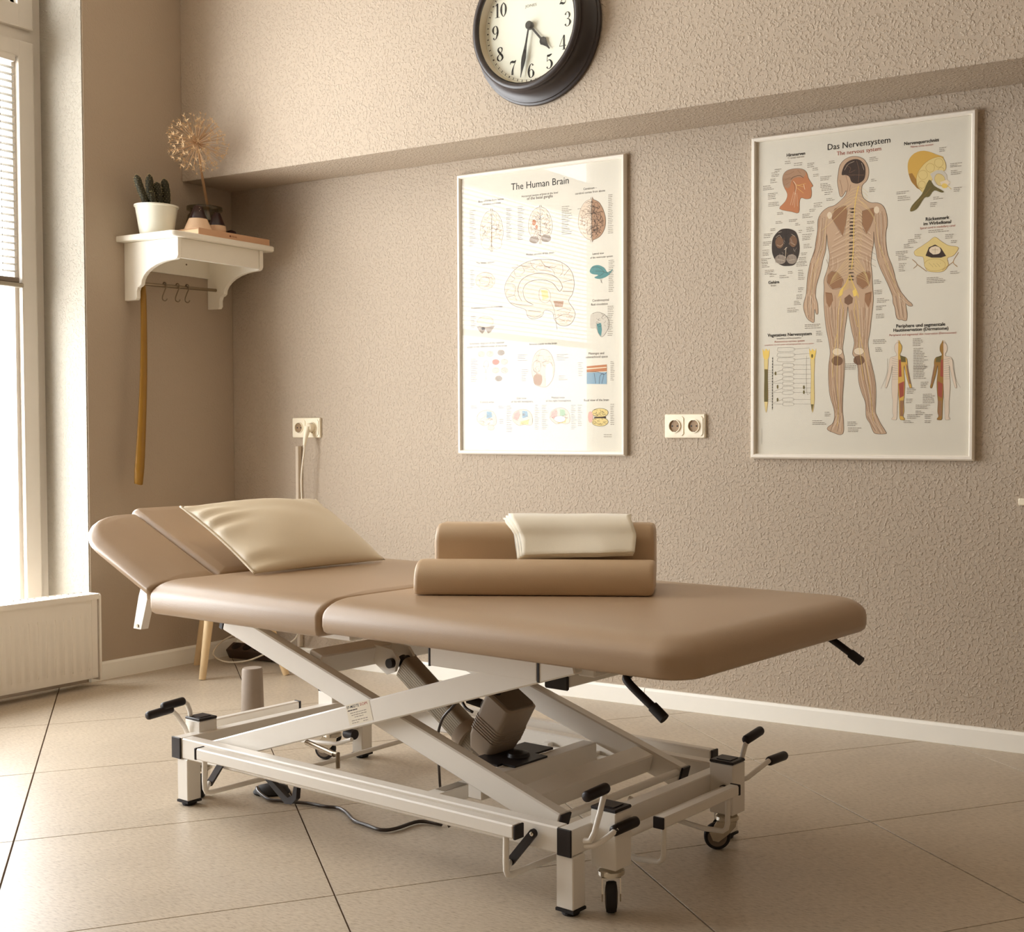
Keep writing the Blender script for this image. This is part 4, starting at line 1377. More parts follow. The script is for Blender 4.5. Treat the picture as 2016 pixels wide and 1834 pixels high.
P2 = """P skin 314,920,336,926,359,922,378,909,389,886,390,865,383,847,369,834,369,808,377,793,398,780,418,778,437,766,448,739,450,707,445,685,447,649,453,616,468,579,480,534,491,509,503,494,516,478,527,469,530,461,518,462,510,469,511,457,514,435,512,419,503,419,496,422,488,422,480,430,475,459,469,474,467,495,450,536,430,577,419,607,415,633,409,663,407,692,407,659,402,630,399,598,402,572,404,543,406,513,407,480,401,426,397,389,391,357,395,323,401,298,413,250,417,213,417,176,416,147,422,132,433,110,449,86,449,79,418,79,408,88,399,110,387,129,385,155,383,177,371,206,361,243,359,280,351,310,341,325,347,358,339,392,330,436,325,470,323,444,317,407,313,371,309,341,315,311,316,282,313,233,310,189,310,148,313,122,313,84,301,76,281,82,261,91,262,100,277,111,283,129,281,156,268,197,263,246,263,290,268,328,264,361,255,403,249,448,246,493,247,530,246,556,255,582,262,607,264,633,258,663,255,697,253,663,250,641,242,616,235,583,223,546,219,524,219,505,224,490,227,471,227,453,221,452,216,468,215,449,214,427,205,428,191,439,183,455,178,474,180,492,186,511,188,526,190,556,194,585,202,619,214,644,218,674,224,710,226,744,238,765,258,778,281,783,305,800,317,813,317,824,305,807,297,811,293,830,289,853,291,875,297,904
S tan 6 234,754,228,710,222,666,212,629
S tan 6 202,611,198,566,196,525
S tan 6 433,752,437,708,433,664,441,620
S tan 6 453,590,468,546,484,505
S tan 6 259,507,263,440,276,372
S tan 6 396,499,393,434,382,368
S tan 6 270,301,272,245,289,155
S tan 6 394,287,406,228,402,162
S tan 6 304,304,305,245,300,163
S tan 6 368,288,382,228,394,162
S tan 6 283,506,287,431
S tan 6 381,493,377,427
S brn 3 246,750,242,709,238,665,230,628
S brn 3 214,610,210,566,207,525
S brn 3 422,753,422,709,426,665,430,628
S brn 3 271,491,277,432,285,372
S brn 3 311,467,305,401,299,356
S brn 3 338,458,350,399,358,358
S brn 3 280,297,284,238,295,155
S brn 3 382,294,394,228,408,162
S brn 3 254,619,266,588
S brn 3 396,616,388,580
S lt 2.5 240,750,234,710,230,665,218,625
S lt 2.5 208,611,203,566
S lt 2.5 427,752,429,708,432,665,438,624
S lt 2.5 265,492,270,432,279,379
S lt 2.5 389,485,383,427,374,376
S lt 2.5 275,297,279,238,290,170
S lt 2.5 388,291,400,228
S lt 2.5 297,490,296,446
S lt 2.5 360,487,365,442
P dk 308,895,320,910,340,917,361,913,377,895,380,873,375,852,356,842,336,848,328,865,316,872,303,874
S brn 3 316,901,332,892,328,878,348,884
S brn 3 351,912,359,882,357,846
S brn 3 324,871,375,866
S lt 1.5 312,887,324,904,343,910
S lt 1.5 367,903,375,881
S brn 3 297,859,303,837,305,814
S brn 3 316,872,324,842,321,820
S brn 3 332,841,328,820
S lt 3 341,749,325,755,296,732
S lt 3 344,748,362,752,386,725
S brn 2 340,743,324,749,298,727
S brn 2 346,742,363,745,385,720
S lt 3 341,730,325,736,290,714
S lt 3 344,729,362,733,392,705
S brn 2 340,724,324,730,292,709
S brn 2 346,723,363,726,391,701
S lt 3 341,710,325,717,284,695
S lt 3 344,710,362,714,398,686
S brn 2 340,705,324,710,285,690
S brn 2 346,704,363,707,397,681
S lt 3 342,691,325,698,278,676
S lt 3 344,691,362,695,404,666
S brn 2 340,686,324,691,279,671
S brn 2 346,685,363,688,402,662
S lt 3 342,672,325,679,271,657
S lt 3 344,672,362,676,410,647
S brn 2 340,666,325,672,273,652
S brn 2 346,666,364,669,408,642
S lt 3 342,653,325,660,265,638
S lt 3 344,653,362,657,416,628
S brn 2 340,647,325,653,267,634
S brn 2 347,647,364,650,414,623
S lt 3 342,634,325,640,265,619
S lt 3 344,634,363,638,416,609
S brn 2 340,628,325,634,267,614
S brn 2 347,628,364,631,414,604
S lt 3 342,615,326,621,265,600
S lt 3 344,615,363,619,416,590
S brn 2 340,609,325,615,267,595
S brn 2 347,609,364,612,415,585
P dk 348,766,347,766,346,765,344,765,341,765,338,765,336,765,333,766,331,766,330,767,329,768,330,769,331,769,333,770,336,770,338,770,341,769,344,769,346,768,347,767
P dk 348,756,347,755,346,755,344,754,341,754,338,754,335,755,333,755,331,756,329,757,329,758,329,759,331,759,333,760,335,760,338,760,341,759,344,759,346,758,347,757
P dk 348,746,347,745,346,745,344,744,341,744,338,744,335,745,333,745,331,746,329,747,329,748,329,748,331,749,333,749,335,749,338,749,341,749,344,748,346,748,347,747
P dk 347,736,347,735,346,734,344,734,341,734,338,734,335,734,333,735,330,736,329,736,329,737,329,738,330,739,333,739,335,739,338,739,341,739,344,738,346,737,347,736
P dk 347,725,347,725,345,724,343,724,341,723,338,724,335,724,332,725,330,725,329,726,329,727,329,728,330,728,332,729,335,729,338,729,341,728,343,728,345,727,347,726
P dk 347,715,347,714,345,714,343,713,341,713,338,713,335,714,332,714,330,715,329,716,328,717,329,717,330,718,332,718,335,719,338,718,341,718,343,718,345,717,347,716
P dk 347,705,347,704,345,704,343,703,341,703,338,703,335,703,332,704,330,705,329,706,328,706,329,707,330,708,332,708,335,708,338,708,340,708,343,707,345,707,347,706
P dk 347,695,346,694,345,693,343,693,340,693,337,693,335,693,332,694,330,694,329,695,328,696,329,697,330,697,332,698,335,698,337,698,340,698,343,697,345,696,346,695
P dk 347,684,346,684,345,683,343,683,340,682,337,683,334,683,332,683,330,684,328,685,328,686,328,687,330,687,332,688,334,688,337,688,340,687,343,687,345,686,346,685
P dk 347,674,346,673,345,673,343,672,340,672,337,672,334,673,332,673,330,674,328,675,328,676,328,676,330,677,332,677,334,677,337,677,340,677,343,676,345,676,346,675
P dk 346,664,346,663,345,662,343,662,340,662,337,662,334,662,332,663,329,664,328,664,328,665,328,666,329,667,332,667,334,667,337,667,340,667,343,666,345,665,346,665
P dk 346,654,346,653,345,652,342,652,340,652,337,652,334,652,331,653,329,653,328,654,328,655,328,656,329,656,331,657,334,657,337,657,340,656,342,656,344,655,346,654
P dk 346,643,346,643,344,642,342,641,340,641,337,641,334,642,331,642,329,643,328,644,327,645,328,645,329,646,331,646,334,647,337,647,340,646,342,646,344,645,346,644
P dk 346,633,346,632,344,632,342,631,340,631,337,631,334,631,331,632,329,633,328,634,327,634,328,635,329,636,331,636,334,636,337,636,340,636,342,635,344,635,346,634
P dk 346,623,345,622,344,621,342,621,339,621,337,621,334,621,331,622,329,622,328,623,327,624,328,625,329,625,331,626,334,626,336,626,339,626,342,625,344,624,345,624
P dk 346,612,345,612,344,611,342,611,339,610,336,611,333,611,331,611,329,612,327,613,327,614,327,615,329,615,331,616,333,616,336,616,339,615,342,615,344,614,345,613
P dk 346,602,345,601,344,601,342,600,339,600,336,600,333,601,331,601,329,602,327,603,327,603,327,604,329,605,331,605,333,605,336,605,339,605,342,605,344,604,345,603
P dk 345,592,345,591,344,590,342,590,339,590,336,590,333,590,331,591,329,591,327,592,327,593,327,594,328,595,331,595,333,595,336,595,339,595,342,594,344,594,345,593
P dk 345,582,345,581,344,580,341,580,339,580,336,580,333,580,330,580,328,581,327,582,327,583,327,584,328,584,330,585,333,585,336,585,339,584,341,584,344,583,345,582
P dk 345,571,345,571,343,570,341,569,339,569,336,569,333,570,330,570,328,571,327,572,326,573,327,573,328,574,330,574,333,575,336,574,339,574,341,574,343,573,345,572
P dk 345,561,345,560,343,560,341,559,339,559,336,559,333,559,330,560,328,561,327,561,326,562,327,563,328,564,330,564,333,564,336,564,339,564,341,563,343,563,345,562
P dk 345,551,344,550,343,549,341,549,338,549,336,549,333,549,330,550,328,550,327,551,326,552,327,553,328,553,330,554,333,554,336,554,338,554,341,553,343,552,344,552
P brn2 272,744,281,772,317,778,322,761,317,725,308,687
P brn2 370,757,406,764,409,743,399,714,384,687,370,717
S dk 2 272,744,281,772,317,778,322,761,317,725,308,687,272,744
S dk 2 370,757,406,764,409,743,399,714,384,687,370,717,370,757
P lt 272,753,271,750,270,747,268,745,266,743,264,743,261,744,259,746,257,748,256,751,256,754,256,757,257,760,259,762,261,764,264,764,266,763,268,762,270,759,271,756
P lt 424,756,424,753,423,750,421,747,418,746,416,746,413,747,411,748,409,751,408,754,407,757,408,761,409,764,411,766,413,767,416,768,418,767,421,765,423,762,424,759
P brn2 259,570,272,581,290,577,310,552,304,530,275,526,257,548
S dk 2.5 259,570,272,581,290,577,310,552,304,530,275,526,257,548,259,570
P brn2 353,560,371,572,394,573,398,558,392,532,373,521,355,538
S dk 2.5 353,560,371,572,394,573,398,558,392,532,373,521,355,538,353,560
P brn 314,496,330,507,342,495,340,480,326,474,314,482
P brn2 251,518,273,514,277,491,265,469,255,485
P brn2 381,507,402,512,400,481,391,463,379,486
S dk 2 255,515,273,510,275,491
S dk 2 381,504,398,507,396,485
S brn 2 227,747,225,712,219,669,205,625
S tan 2 230,754,227,707,221,672,208,629
S lt 2 235,750,232,706,227,669,214,624
S brn2 2 236,749,233,706,228,668,214,623
S tan 2 240,755,237,707,232,666,219,627
S dk 2 241,748,238,710,234,665,220,621
S lt 2 246,748,243,710,239,663,225,625
S brn 2 249,749,246,713,242,669,229,627
S tan 2 252,755,249,707,245,667,232,624
S lt 2 253,756,250,707,247,664,233,620
S brn2 2 257,751,254,704,251,659,237,622
S brn 2 203,610,195,576,192,543,190,517
S tan 2 208,614,200,575,197,546,194,520
S lt 2 210,604,202,572,198,550,196,514
S brn2 2 214,609,207,577,203,542,200,512
S tan 2 217,601,210,578,205,541,202,517
S dk 2 223,595,215,571,210,537,207,517
S lt 2 224,596,217,574,212,545,208,515
S brn 2 229,598,222,572,216,537,213,516
S tan 2 234,587,227,567,220,540,217,513
S brn 2 412,741,413,695,418,650,424,607
S tan 2 415,743,416,694,420,655,426,614
S lt 2 420,742,421,696,424,657,430,614
S brn2 2 422,746,423,695,426,651,432,618
S tan 2 425,742,427,695,429,655,435,612
S dk 2 429,746,431,702,432,652,437,610
S lt 2 431,741,433,697,433,656,439,617
S brn 2 434,742,436,697,436,657,442,618
S tan 2 439,745,441,698,440,653,445,619
S lt 2 441,737,443,702,441,659,447,619
S brn2 2 445,744,447,701,445,658,450,616
S brn 2 430,589,443,562,455,531,469,497
S tan 2 434,593,447,563,459,534,474,498
S lt 2 436,591,449,558,461,534,476,501
S brn2 2 441,593,454,559,465,533,480,502
S tan 2 443,592,456,565,467,533,483,499
S dk 2 447,596,459,560,470,536,486,503
S lt 2 451,592,463,560,475,533,491,493
S brn 2 455,599,466,564,478,530,494,496
S tan 2 457,599,469,569,480,537,496,502
S brn 2 253,476,258,429,266,392,272,342
S tan 2 258,468,262,426,269,382,275,345
S lt 2 258,469,262,433,269,387,275,344
S brn2 2 265,472,268,424,274,383,279,347
S tan 2 268,466,270,427,276,380,280,346
S dk 2 271,469,274,422,279,385,282,341
S lt 2 280,465,281,421,284,386,286,343
S brn 2 283,472,284,425,287,382,288,344
S tan 2 285,467,286,419,288,384,289,348
S lt 2 288,470,288,425,290,373,291,340
S brn2 2 292,465,291,421,292,379,293,345
S tan 2 299,463,298,419,297,379,297,344
S dk 2 300,463,299,415,298,376,297,347
S lt 2 304,464,303,415,301,371,300,343
S brn 2 312,460,309,415,306,374,304,342
S tan 2 316,461,312,411,309,372,305,344
S lt 2 319,458,315,416,311,372,307,342
S brn 2 334,454,344,408,350,362,348,333
S tan 2 335,460,345,412,351,363,348,335
S lt 2 343,457,351,406,356,365,353,336
S brn2 2 343,459,351,414,355,371,353,334
S tan 2 347,465,354,414,358,364,356,340
S dk 2 351,458,357,414,361,365,358,335
S lt 2 360,457,365,410,366,366,364,342
S brn 2 364,462,368,410,369,374,367,335
S tan 2 369,467,372,414,372,370,370,334
S lt 2 369,466,372,416,372,370,370,335
S brn2 2 375,465,376,415,376,373,373,338
S tan 2 377,464,378,410,377,373,375,335
S dk 2 382,462,382,413,380,371,378,338
S lt 2 388,463,387,412,384,377,382,342
S brn 2 394,461,392,417,388,374,386,336
S tan 2 395,468,392,421,389,373,386,340
S lt 2 400,464,396,414,392,377,389,336
S brn 2 267,305,266,252,274,199,287,144
S tan 2 270,309,269,254,275,200,288,142
S lt 2 274,306,274,256,279,192,291,141
S brn2 2 279,309,278,249,283,193,293,140
S tan 2 283,306,282,249,285,198,294,138
S dk 2 288,309,287,255,290,199,297,138
S lt 2 291,303,290,249,292,199,298,144
S brn 2 293,311,292,250,293,193,299,136
S tan 2 296,304,296,254,296,197,301,138
S lt 2 299,312,299,249,298,199,302,142
S brn2 2 305,306,304,257,303,198,305,141
S tan 2 308,311,308,251,305,192,307,142
S dk 2 312,312,312,254,308,194,308,144
S brn 2 358,302,365,251,381,191,390,148
S tan 2 361,303,368,249,384,193,392,146
S lt 2 365,308,372,244,387,190,394,145
S brn2 2 367,309,375,247,389,197,396,145
S tan 2 371,304,380,250,392,193,398,146
S dk 2 373,300,382,245,393,199,399,143
S lt 2 376,306,385,244,396,194,401,146
S brn 2 381,304,391,248,401,198,403,151
S tan 2 384,300,396,246,404,192,406,148
S lt 2 386,304,398,242,405,199,407,147
S brn2 2 389,300,402,248,408,196,408,148
S tan 2 393,299,407,248,412,191,411,151
S dk 2 396,306,409,250,414,192,412,145
S lt 2 256,636,260,607,256,579
S tan 2 264,627,267,603,261,585
S brn2 2 268,631,271,602,264,580
S lt 2 273,627,276,598,268,586
S tan 2 281,618,282,594,273,582
S brn2 2 286,619,287,595,277,575
S lt 2 292,619,292,591,281,580
S lt 2 371,610,378,594,382,571
S tan 2 376,614,381,590,385,574
S brn2 2 379,616,383,597,387,573
S lt 2 384,619,387,592,390,568
S tan 2 389,625,391,591,393,571
S brn2 2 392,625,392,599,395,577
S lt 2 397,621,396,599,398,568
S lt 2.5 189,515,186,477,193,438
S dk 2.5 194,508,192,478,196,440
S tan 2.5 199,506,197,476,199,438
S lt 2.5 203,510,202,484,202,442
S dk 2.5 206,513,205,483,204,436
S tan 2.5 212,509,212,480,209,434
S lt 2.5 216,510,216,477,211,436
S lt 2.5 472,491,479,460,487,427
S dk 2.5 478,494,484,460,491,428
S tan 2.5 481,496,487,458,494,428
S lt 2.5 487,496,493,463,498,428
S dk 2.5 492,495,497,464,502,428
S tan 2.5 496,491,501,463,505,428
S lt 2.5 502,491,506,455,509,427
S dk 2.5 288,134,278,108,270,84
S lt 2.5 292,137,283,103,276,91
S tan 2.5 297,135,291,107,285,91
S dk 2.5 302,135,297,100,292,85
S lt 2.5 307,135,304,106,300,86
S tan 2.5 311,132,310,105,306,86
S dk 2.5 391,132,405,106,417,88
S lt 2.5 394,141,408,111,421,88
S tan 2.5 399,136,413,104,426,86
S dk 2.5 406,138,419,105,433,79
S lt 2.5 410,143,424,111,438,83
S tan 2.5 414,143,428,112,443,81
S brn 2 122,894,116,877,125,854
S lt 2 136,896,130,874,131,856
S brn 2 145,892,138,874,135,863
S brn 2 152,896,146,877,138,864
S lt 2 160,896,154,880,142,866
S brn 2 172,894,166,884,147,873
S brn 2 181,898,175,886,151,870
P lt 308,332,307,328,305,325,301,323,297,322,292,321,287,322,282,324,278,326,276,329,275,333,276,336,278,339,282,342,286,343,292,344,297,343,301,341,305,338,307,335
P brn 310,304,309,299,307,295,303,292,297,290,292,290,286,290,281,293,277,296,274,300,273,305,274,310,277,314,281,317,286,319,292,319,297,318,302,316,306,313,309,309
S dk 2 308,332,307,328,303,324,298,322,292,321,285,322,280,325,276,329,275,333,276,337,280,341,285,343,292,344,298,342,303,340,307,336,308,332
P lt 379,331,378,328,376,325,372,323,367,321,362,321,357,322,353,323,349,326,347,329,346,332,347,336,349,339,353,341,357,343,362,343,367,342,372,341,376,338,378,335
P brn 380,304,380,299,377,295,373,292,368,290,363,290,357,290,352,293,348,296,345,300,345,305,345,309,348,313,352,317,357,318,362,319,368,318,373,316,377,312,379,308
S dk 2 379,331,377,327,374,324,369,321,362,321,356,322,351,324,347,328,346,332,347,337,351,340,356,342,362,343,369,342,374,339,377,336,379,331
S ner 2 357,831,338,827,326,817
S ner 2 357,831,375,823,388,811
S ner 2 354,822,335,817,322,807
S ner 2 354,822,374,813,387,801
S ner 2 352,812,332,807,318,798
S ner 2 352,812,373,803,386,791
S ner 2 351,802,329,798,315,788
S ner 2 351,802,372,794,386,781
S ner 2 349,792,327,788,312,778
S ner 2 349,792,371,784,386,771
S ner 2 348,783,325,778,310,768
S ner 2 348,783,370,774,385,762
S ner 2 346,773,332,767,323,757
S ner 2 346,773,360,765,370,753
S ner 2 346,763,331,757,321,747
S ner 2 346,763,360,755,370,743
S ner 2 345,753,330,748,320,737
S ner 2 345,753,360,745,371,733
S ner 2 345,743,329,738,319,727
S ner 2 345,743,360,735,371,723
S ner 2 344,733,328,728,318,718
S ner 2 344,733,360,725,371,713
S ner 2 344,723,328,718,317,708
S ner 2 344,723,360,715,371,703
S ner 2 344,713,327,708,317,698
S ner 2 344,713,360,705,371,693
S ner 2 344,703,327,698,316,688
S ner 2 344,703,360,695,371,683
S ner 2 343,693,327,688,316,678
S ner 2 343,693,360,685,370,673
S ner 2 343,683,327,678,316,668
S ner 2 343,683,359,675,370,663
S ner 2 343,673,327,668,316,658
S ner 2 343,673,359,665,369,654
S ner 2 342,663,327,658,317,647
S ner 2 342,663,358,655,368,644
S ner 2 342,653,327,648,317,637
S ner 2 342,653,357,646,367,634
S ner 2 342,643,327,638,318,627
S ner 2 342,643,356,636,366,624
S ner 2 341,633,328,628,319,617
S ner 2 341,633,355,626,364,614
S ner 2 341,623,328,618,319,607
S ner 2 341,623,354,616,362,604
S ner 2 340,613,328,608,319,597
S ner 2 340,613,352,606,360,594
S ner 2 339,604,327,598,320,587
S ner 2 339,604,350,596,358,585
S ner 2 338,594,327,588,320,577
S ner 2 338,594,348,586,355,575
S ner 2 337,584,327,578,321,567
S ner 2 337,584,346,576,353,565
S yel 7 358,835,352,810,346,774,344,737,343,701,343,664,341,627,337,584
S ner 2.5 352,803,321,787,289,772,258,745,250,712,242,664,230,628,210,584,200,525
S ner 2.5 354,799,375,775,399,747,414,713,422,662,441,606,465,550,488,494
S ner 2.5 350,792,313,769,266,729,238,709
S ner 2.5 356,795,391,763,410,732
S ner 2.5 230,628,218,584,211,547,203,502
S ner 2.5 422,662,449,594,476,531
S ner 2 335,632,310,604,275,562
S ner 2 339,631,367,596,388,558
S ner 2 335,621,308,596,273,558
S ner 2 339,620,369,588,389,553
S ner 2 335,609,305,588,271,554
S ner 2 339,609,371,580,391,548
S ner 2 335,598,303,580,270,551
S ner 2 339,598,374,572,392,543
S ner 2 336,587,301,572,268,547
S ner 2 339,587,376,563,393,538
S ner 2 336,576,298,564,267,544
S ner 2 340,576,379,555,394,532
S ner 2 336,565,296,556,265,540
S ner 2 340,565,381,547,395,527
S yel 2.5 330,569,318,541,299,519
S yel 2.5 332,569,342,539,350,517
S yel 2.5 330,564,316,537,298,517
S yel 2.5 332,564,344,535,351,514
S yel 2.5 330,559,313,533,297,514
S yel 2.5 332,559,346,532,352,511
S yel 2.5 330,554,311,530,296,511
S yel 2.5 332,554,348,528,353,508
S yel 2.5 330,549,309,526,295,508
S yel 2.5 332,549,350,524,354,505
S yel 2.5 330,544,306,523,295,505
S yel 2.5 332,543,352,520,356,502
S yel 2.5 330,538,304,519,294,502
S yel 2.5 332,538,354,516,357,499
S yel 2.5 330,533,302,516,293,499
S yel 2.5 332,533,355,513,358,496
S yel 2.5 330,528,299,512,292,496
S yel 2.5 332,528,357,509,359,493
P yel 299,519,310,526,308,508,297,501
P yel 340,517,352,524,354,502,344,499
S yel 3 305,508,295,460,292,401,293,353,293,319,291,245,296,170,293,103
S yel 3 348,502,358,457,363,398,372,350,382,313,394,243,404,169,410,118
S yel 3 293,394,284,357,278,312,276,253
S yel 3 363,391,362,350,368,310,378,243
S yel 3 299,497,311,460,303,401
S yel 3 350,487,346,450,358,406
S lt 2.5 203,510,197,480,195,450
S lt 2.5 203,510,205,476,209,438
S lt 2.5 203,510,215,483
S lt 2.5 488,494,492,458,492,429
S lt 2.5 488,494,503,457,505,428
S lt 2.5 489,491,514,468
S lt 2.5 293,118,277,96
S lt 2.5 297,118,305,85
S lt 2.5 410,118,437,84
S dk 3 314,920,336,926,359,922,378,909,389,886,390,865,383,847,369,834,369,808,377,793,398,780,418,778,437,766,448,739,450,707,445,685,447,649,453,616,468,579,480,534,491,509,503,494,516,478,527,469,530,461,518,462,510,469,511,457,514,435,512,419,503,419,496,422,488,422,480,430,475,459,469,474,467,495,450,536,430,577,419,607,415,633,409,663,407,692,407,659,402,630,399,598,402,572,404,543,406,513,407,480,401,426,397,389,391,357,395,323,401,298,413,250,417,213,417,176,416,147,422,132,433,110,449,86,449,79,418,79,408,88,399,110,387,129,385,155,383,177,371,206,361,243,359,280,351,310,341,325,347,358,339,392,330,436,325,470,323,444,317,407,313,371,309,341,315,311,316,282,313,233,310,189,310,148,313,122,313,84,301,76,281,82,261,91,262,100,277,111,283,129,281,156,268,197,263,246,263,290,268,328,264,361,255,403,249,448,246,493,247,530,246,556,255,582,262,607,264,633,258,663,255,697,253,663,250,641,242,616,235,583,223,546,219,524,219,505,224,490,227,471,227,453,221,452,216,468,215,449,214,427,205,428,191,439,183,455,178,474,180,492,186,511,188,526,190,556,194,585,202,619,214,644,218,674,224,710,226,744,238,765,258,778,281,783,305,800,317,813,317,824,305,807,297,811,293,830,289,853,291,875,297,904,314,920
P org 95,789,115,810,122,832,109,859,105,883,111,899,125,907,148,909,172,905,187,893,193,874,208,850,202,845,204,831,201,813,185,811,169,816,163,802,161,771,136,776
P tan 109,859,105,883,111,899,125,907,148,909,172,905,185,895,177,879,152,881,136,872,128,850
S dk 3 134,876,144,884,164,886,177,877
S dk 3 140,871,148,852,148,837
S brn 2 113,893,132,895,144,901
S brn 2 115,878,132,884
S brn 2 117,862,130,869
S brn 2 156,904,168,891
S lt 4 142,871,152,855,148,829
S lt 4 177,857,181,841
S lt 2 148,833,140,796
S lt 2 150,833,146,788
S lt 2 154,832,157,791
S lt 2 144,837,132,797
S yel 2 152,859,177,849
S yel 2 152,851,177,830
S yel 2 152,855,185,859
S dk 2 95,789,115,810,122,832,109,859,105,883,111,899,125,907,148,909,172,905,187,893,193,874,208,850,202,845,204,831,201,813,185,811,169,816,163,802,161,771,136,776,95,789
P dk2 95,721,114,725,136,721,153,709,162,682,164,651,157,626,145,609,124,607,104,610,85,623,72,647,69,673,74,700
P brn 109,682,109,676,107,671,104,668,100,665,95,665,91,666,87,669,84,673,82,678,81,684,82,690,84,695,87,698,91,701,95,701,99,700,103,697,107,693,109,688
P brn 156,682,155,677,153,672,150,668,147,666,143,665,139,666,135,669,132,673,130,678,130,684,130,690,132,695,135,698,139,701,143,701,147,700,150,697,153,693,155,688
P gry 119,628,118,624,115,620,111,617,105,615,100,615,94,616,88,619,84,622,81,626,80,631,81,635,84,639,88,642,94,644,99,644,105,643,111,640,115,637,118,633
P gry 155,626,154,622,152,618,148,615,143,613,138,613,132,614,127,616,124,620,121,624,120,629,121,633,124,638,127,641,132,642,138,643,143,642,148,639,152,636,154,631
S dk 2 81,640,83,619
S dk 2 86,640,88,619
S dk 2 91,640,92,619
S dk 2 96,639,97,618
S dk 2 101,639,101,618
S dk 2 106,639,106,618
S dk 2 111,638,110,617
S dk 2 116,638,115,617
S dk 2 122,639,124,617
S dk 2 127,639,128,616
S dk 2 131,639,133,616
S dk 2 136,638,137,616
S dk 2 140,638,142,615
S dk 2 145,638,146,615
S dk 2 149,637,151,615
S gry 2.5 111,689,112,686,115,682
S gry 2.5 145,661,144,658,150,653
S k 2.5 116,697,110,695,112,691
S k 2.5 126,713,127,709,121,706
S gry 2.5 144,656,146,653,150,649
S gry 2.5 133,680,128,677,130,673
S brn 2.5 127,636,126,633,131,629
S brn 2.5 91,698,94,695,91,691
S gry 2.5 108,685,109,682,113,677
S k 2.5 148,647,144,644,148,640
S brn 2.5 124,636,120,633,124,629
S k 2.5 103,705,104,702,102,698
S brn 2.5 145,647,144,644,143,640
S k 2.5 127,664,130,660,122,657
S gry 2.5 104,652,109,648,106,645
S gry 2.5 96,648,97,644,92,641
S k 2.5 95,641,92,638,94,634
S brn 2.5 118,650,123,647,121,643
S brn 2.5 145,702,145,699,148,695
S gry 2.5 131,692,136,689,137,685
S k 2.5 85,672,85,669,86,666
S gry 2.5 155,662,152,659,150,655
S brn 2.5 114,696,109,693,114,689
S k 2.5 124,655,123,652,122,648
S k 2.5 116,709,112,707,115,703
S gry 2.5 138,687,134,684,142,680
S lt 4 118,666,116,632
S lt 4 112,659,122,666
S k 3 119,723,118,677
S k 3 118,632,117,609
S lt 2 83,699,95,706,103,697
S lt 2 136,706,149,698
S lt 2 87,676,99,671,108,678
S lt 2 134,680,149,671
S lt 2 87,630,112,625
S lt 2 129,624,149,626
S lt 2 91,714,103,716
P och 513,866,515,895,533,914,563,918,599,903,621,883,563,811,538,817,523,833
P ocd 515,855,526,856,563,797,541,810,523,833
P yl2 556,798,541,820,541,849,559,876,585,892,614,894,627,875,626,854,600,847,585,827,563,797
S ocd 2.5 556,798,541,820,541,849,559,876,585,892,614,894,627,875,626,854,600,847,585,827,563,797
S ocd 1.8 573,846,572,841,569,837,565,834,560,834,554,835,550,839,547,843,545,849,546,854,549,858,554,860,559,861,565,859,569,856,572,851,573,846
S ocd 1.8 594,865,593,860,591,856,586,854,581,853,576,855,572,858,569,863,568,868,569,872,572,876,576,878,581,879,586,877,591,874,593,870,594,865
S ocd 1.8 620,876,619,871,616,868,612,865,607,865,602,866,598,870,595,874,594,879,595,884,597,888,602,890,607,890,612,889,616,886,619,881,620,876
S ocd 1.8 567,818,566,814,564,811,560,809,556,808,552,810,548,812,546,816,545,820,546,824,548,827,552,829,556,830,560,828,564,826,566,822,567,818
S ocd 1.8 623,855,622,852,620,849,618,847,614,847,611,848,608,850,606,853,605,857,606,860,608,862,611,864,614,864,617,863,620,861,622,858,623,855
P gry2 581,848,600,857,618,855,632,840,632,822,614,808,596,815
P yl2 624,834,626,828,627,823,626,818,624,814,620,811,616,810,611,810,606,813,601,817,598,822,595,827,594,833,595,838,598,842,601,845,606,846,611,845,616,843,620,839
S ocd 2 624,834,626,827,627,820,625,814,620,811,615,810,608,811,602,816,598,822,595,829,595,835,597,841,601,845,607,846,613,844,619,840,624,834
P lt 611,821,632,826,643,817,633,808,618,806
P yel 633,808,633,806,632,804,630,802,627,802,625,802,622,802,620,803,618,805,616,807,616,810,616,812,618,814,619,815,622,816,625,816,627,815,630,814,632,812,633,810
S yel 4 633,808,645,797
P olv 556,790,578,831,593,812,622,793,615,790,593,798,578,781,564,779,542,749,521,743,527,761
S ocd 2.5 523,745,542,767,564,786,585,809
P yl2 535,624,557,637,579,650,597,661,616,647,638,633,665,627,665,617,652,602,634,596,638,578,624,559,595,558,573,565,565,587,561,605,539,610
S ocd 2.5 535,624,557,637,579,650,597,661,616,647,638,633,665,627,665,617,652,602,634,596,638,578,624,559,595,558,573,565,565,587,561,605,539,610,535,624
P dk 569,608,579,632,598,639,616,627,631,603,616,599,587,601
P lt 615,620,614,617,612,613,608,611,603,610,598,610,592,610,588,613,584,616,581,619,580,623,581,627,584,630,587,632,592,633,598,634,603,633,608,631,612,628,614,624
S brn 2 598,630,598,613
S brn 2 589,624,607,623
P yl2 629,577,628,571,623,567,616,563,607,561,597,561,588,563,579,566,571,570,567,576,565,581,567,587,571,591,578,595,587,597,597,597,607,595,616,592,623,588,628,582
S ocd 2 629,577,627,570,620,565,610,562,597,561,585,563,575,568,568,574,565,581,568,588,574,593,585,596,597,597,610,595,620,590,627,584,629,577
S brn 2 580,586,582,584
S brn 2 582,583,585,581
S brn 2 585,580,587,579
S brn 2 588,578,590,576
S brn 2 590,575,592,573
S brn 2 593,583,595,581
S brn 2 595,580,597,579
S brn 2 598,578,600,576
S brn 2 600,575,603,573
S brn 2 603,583,605,581
S brn 2 605,580,608,579
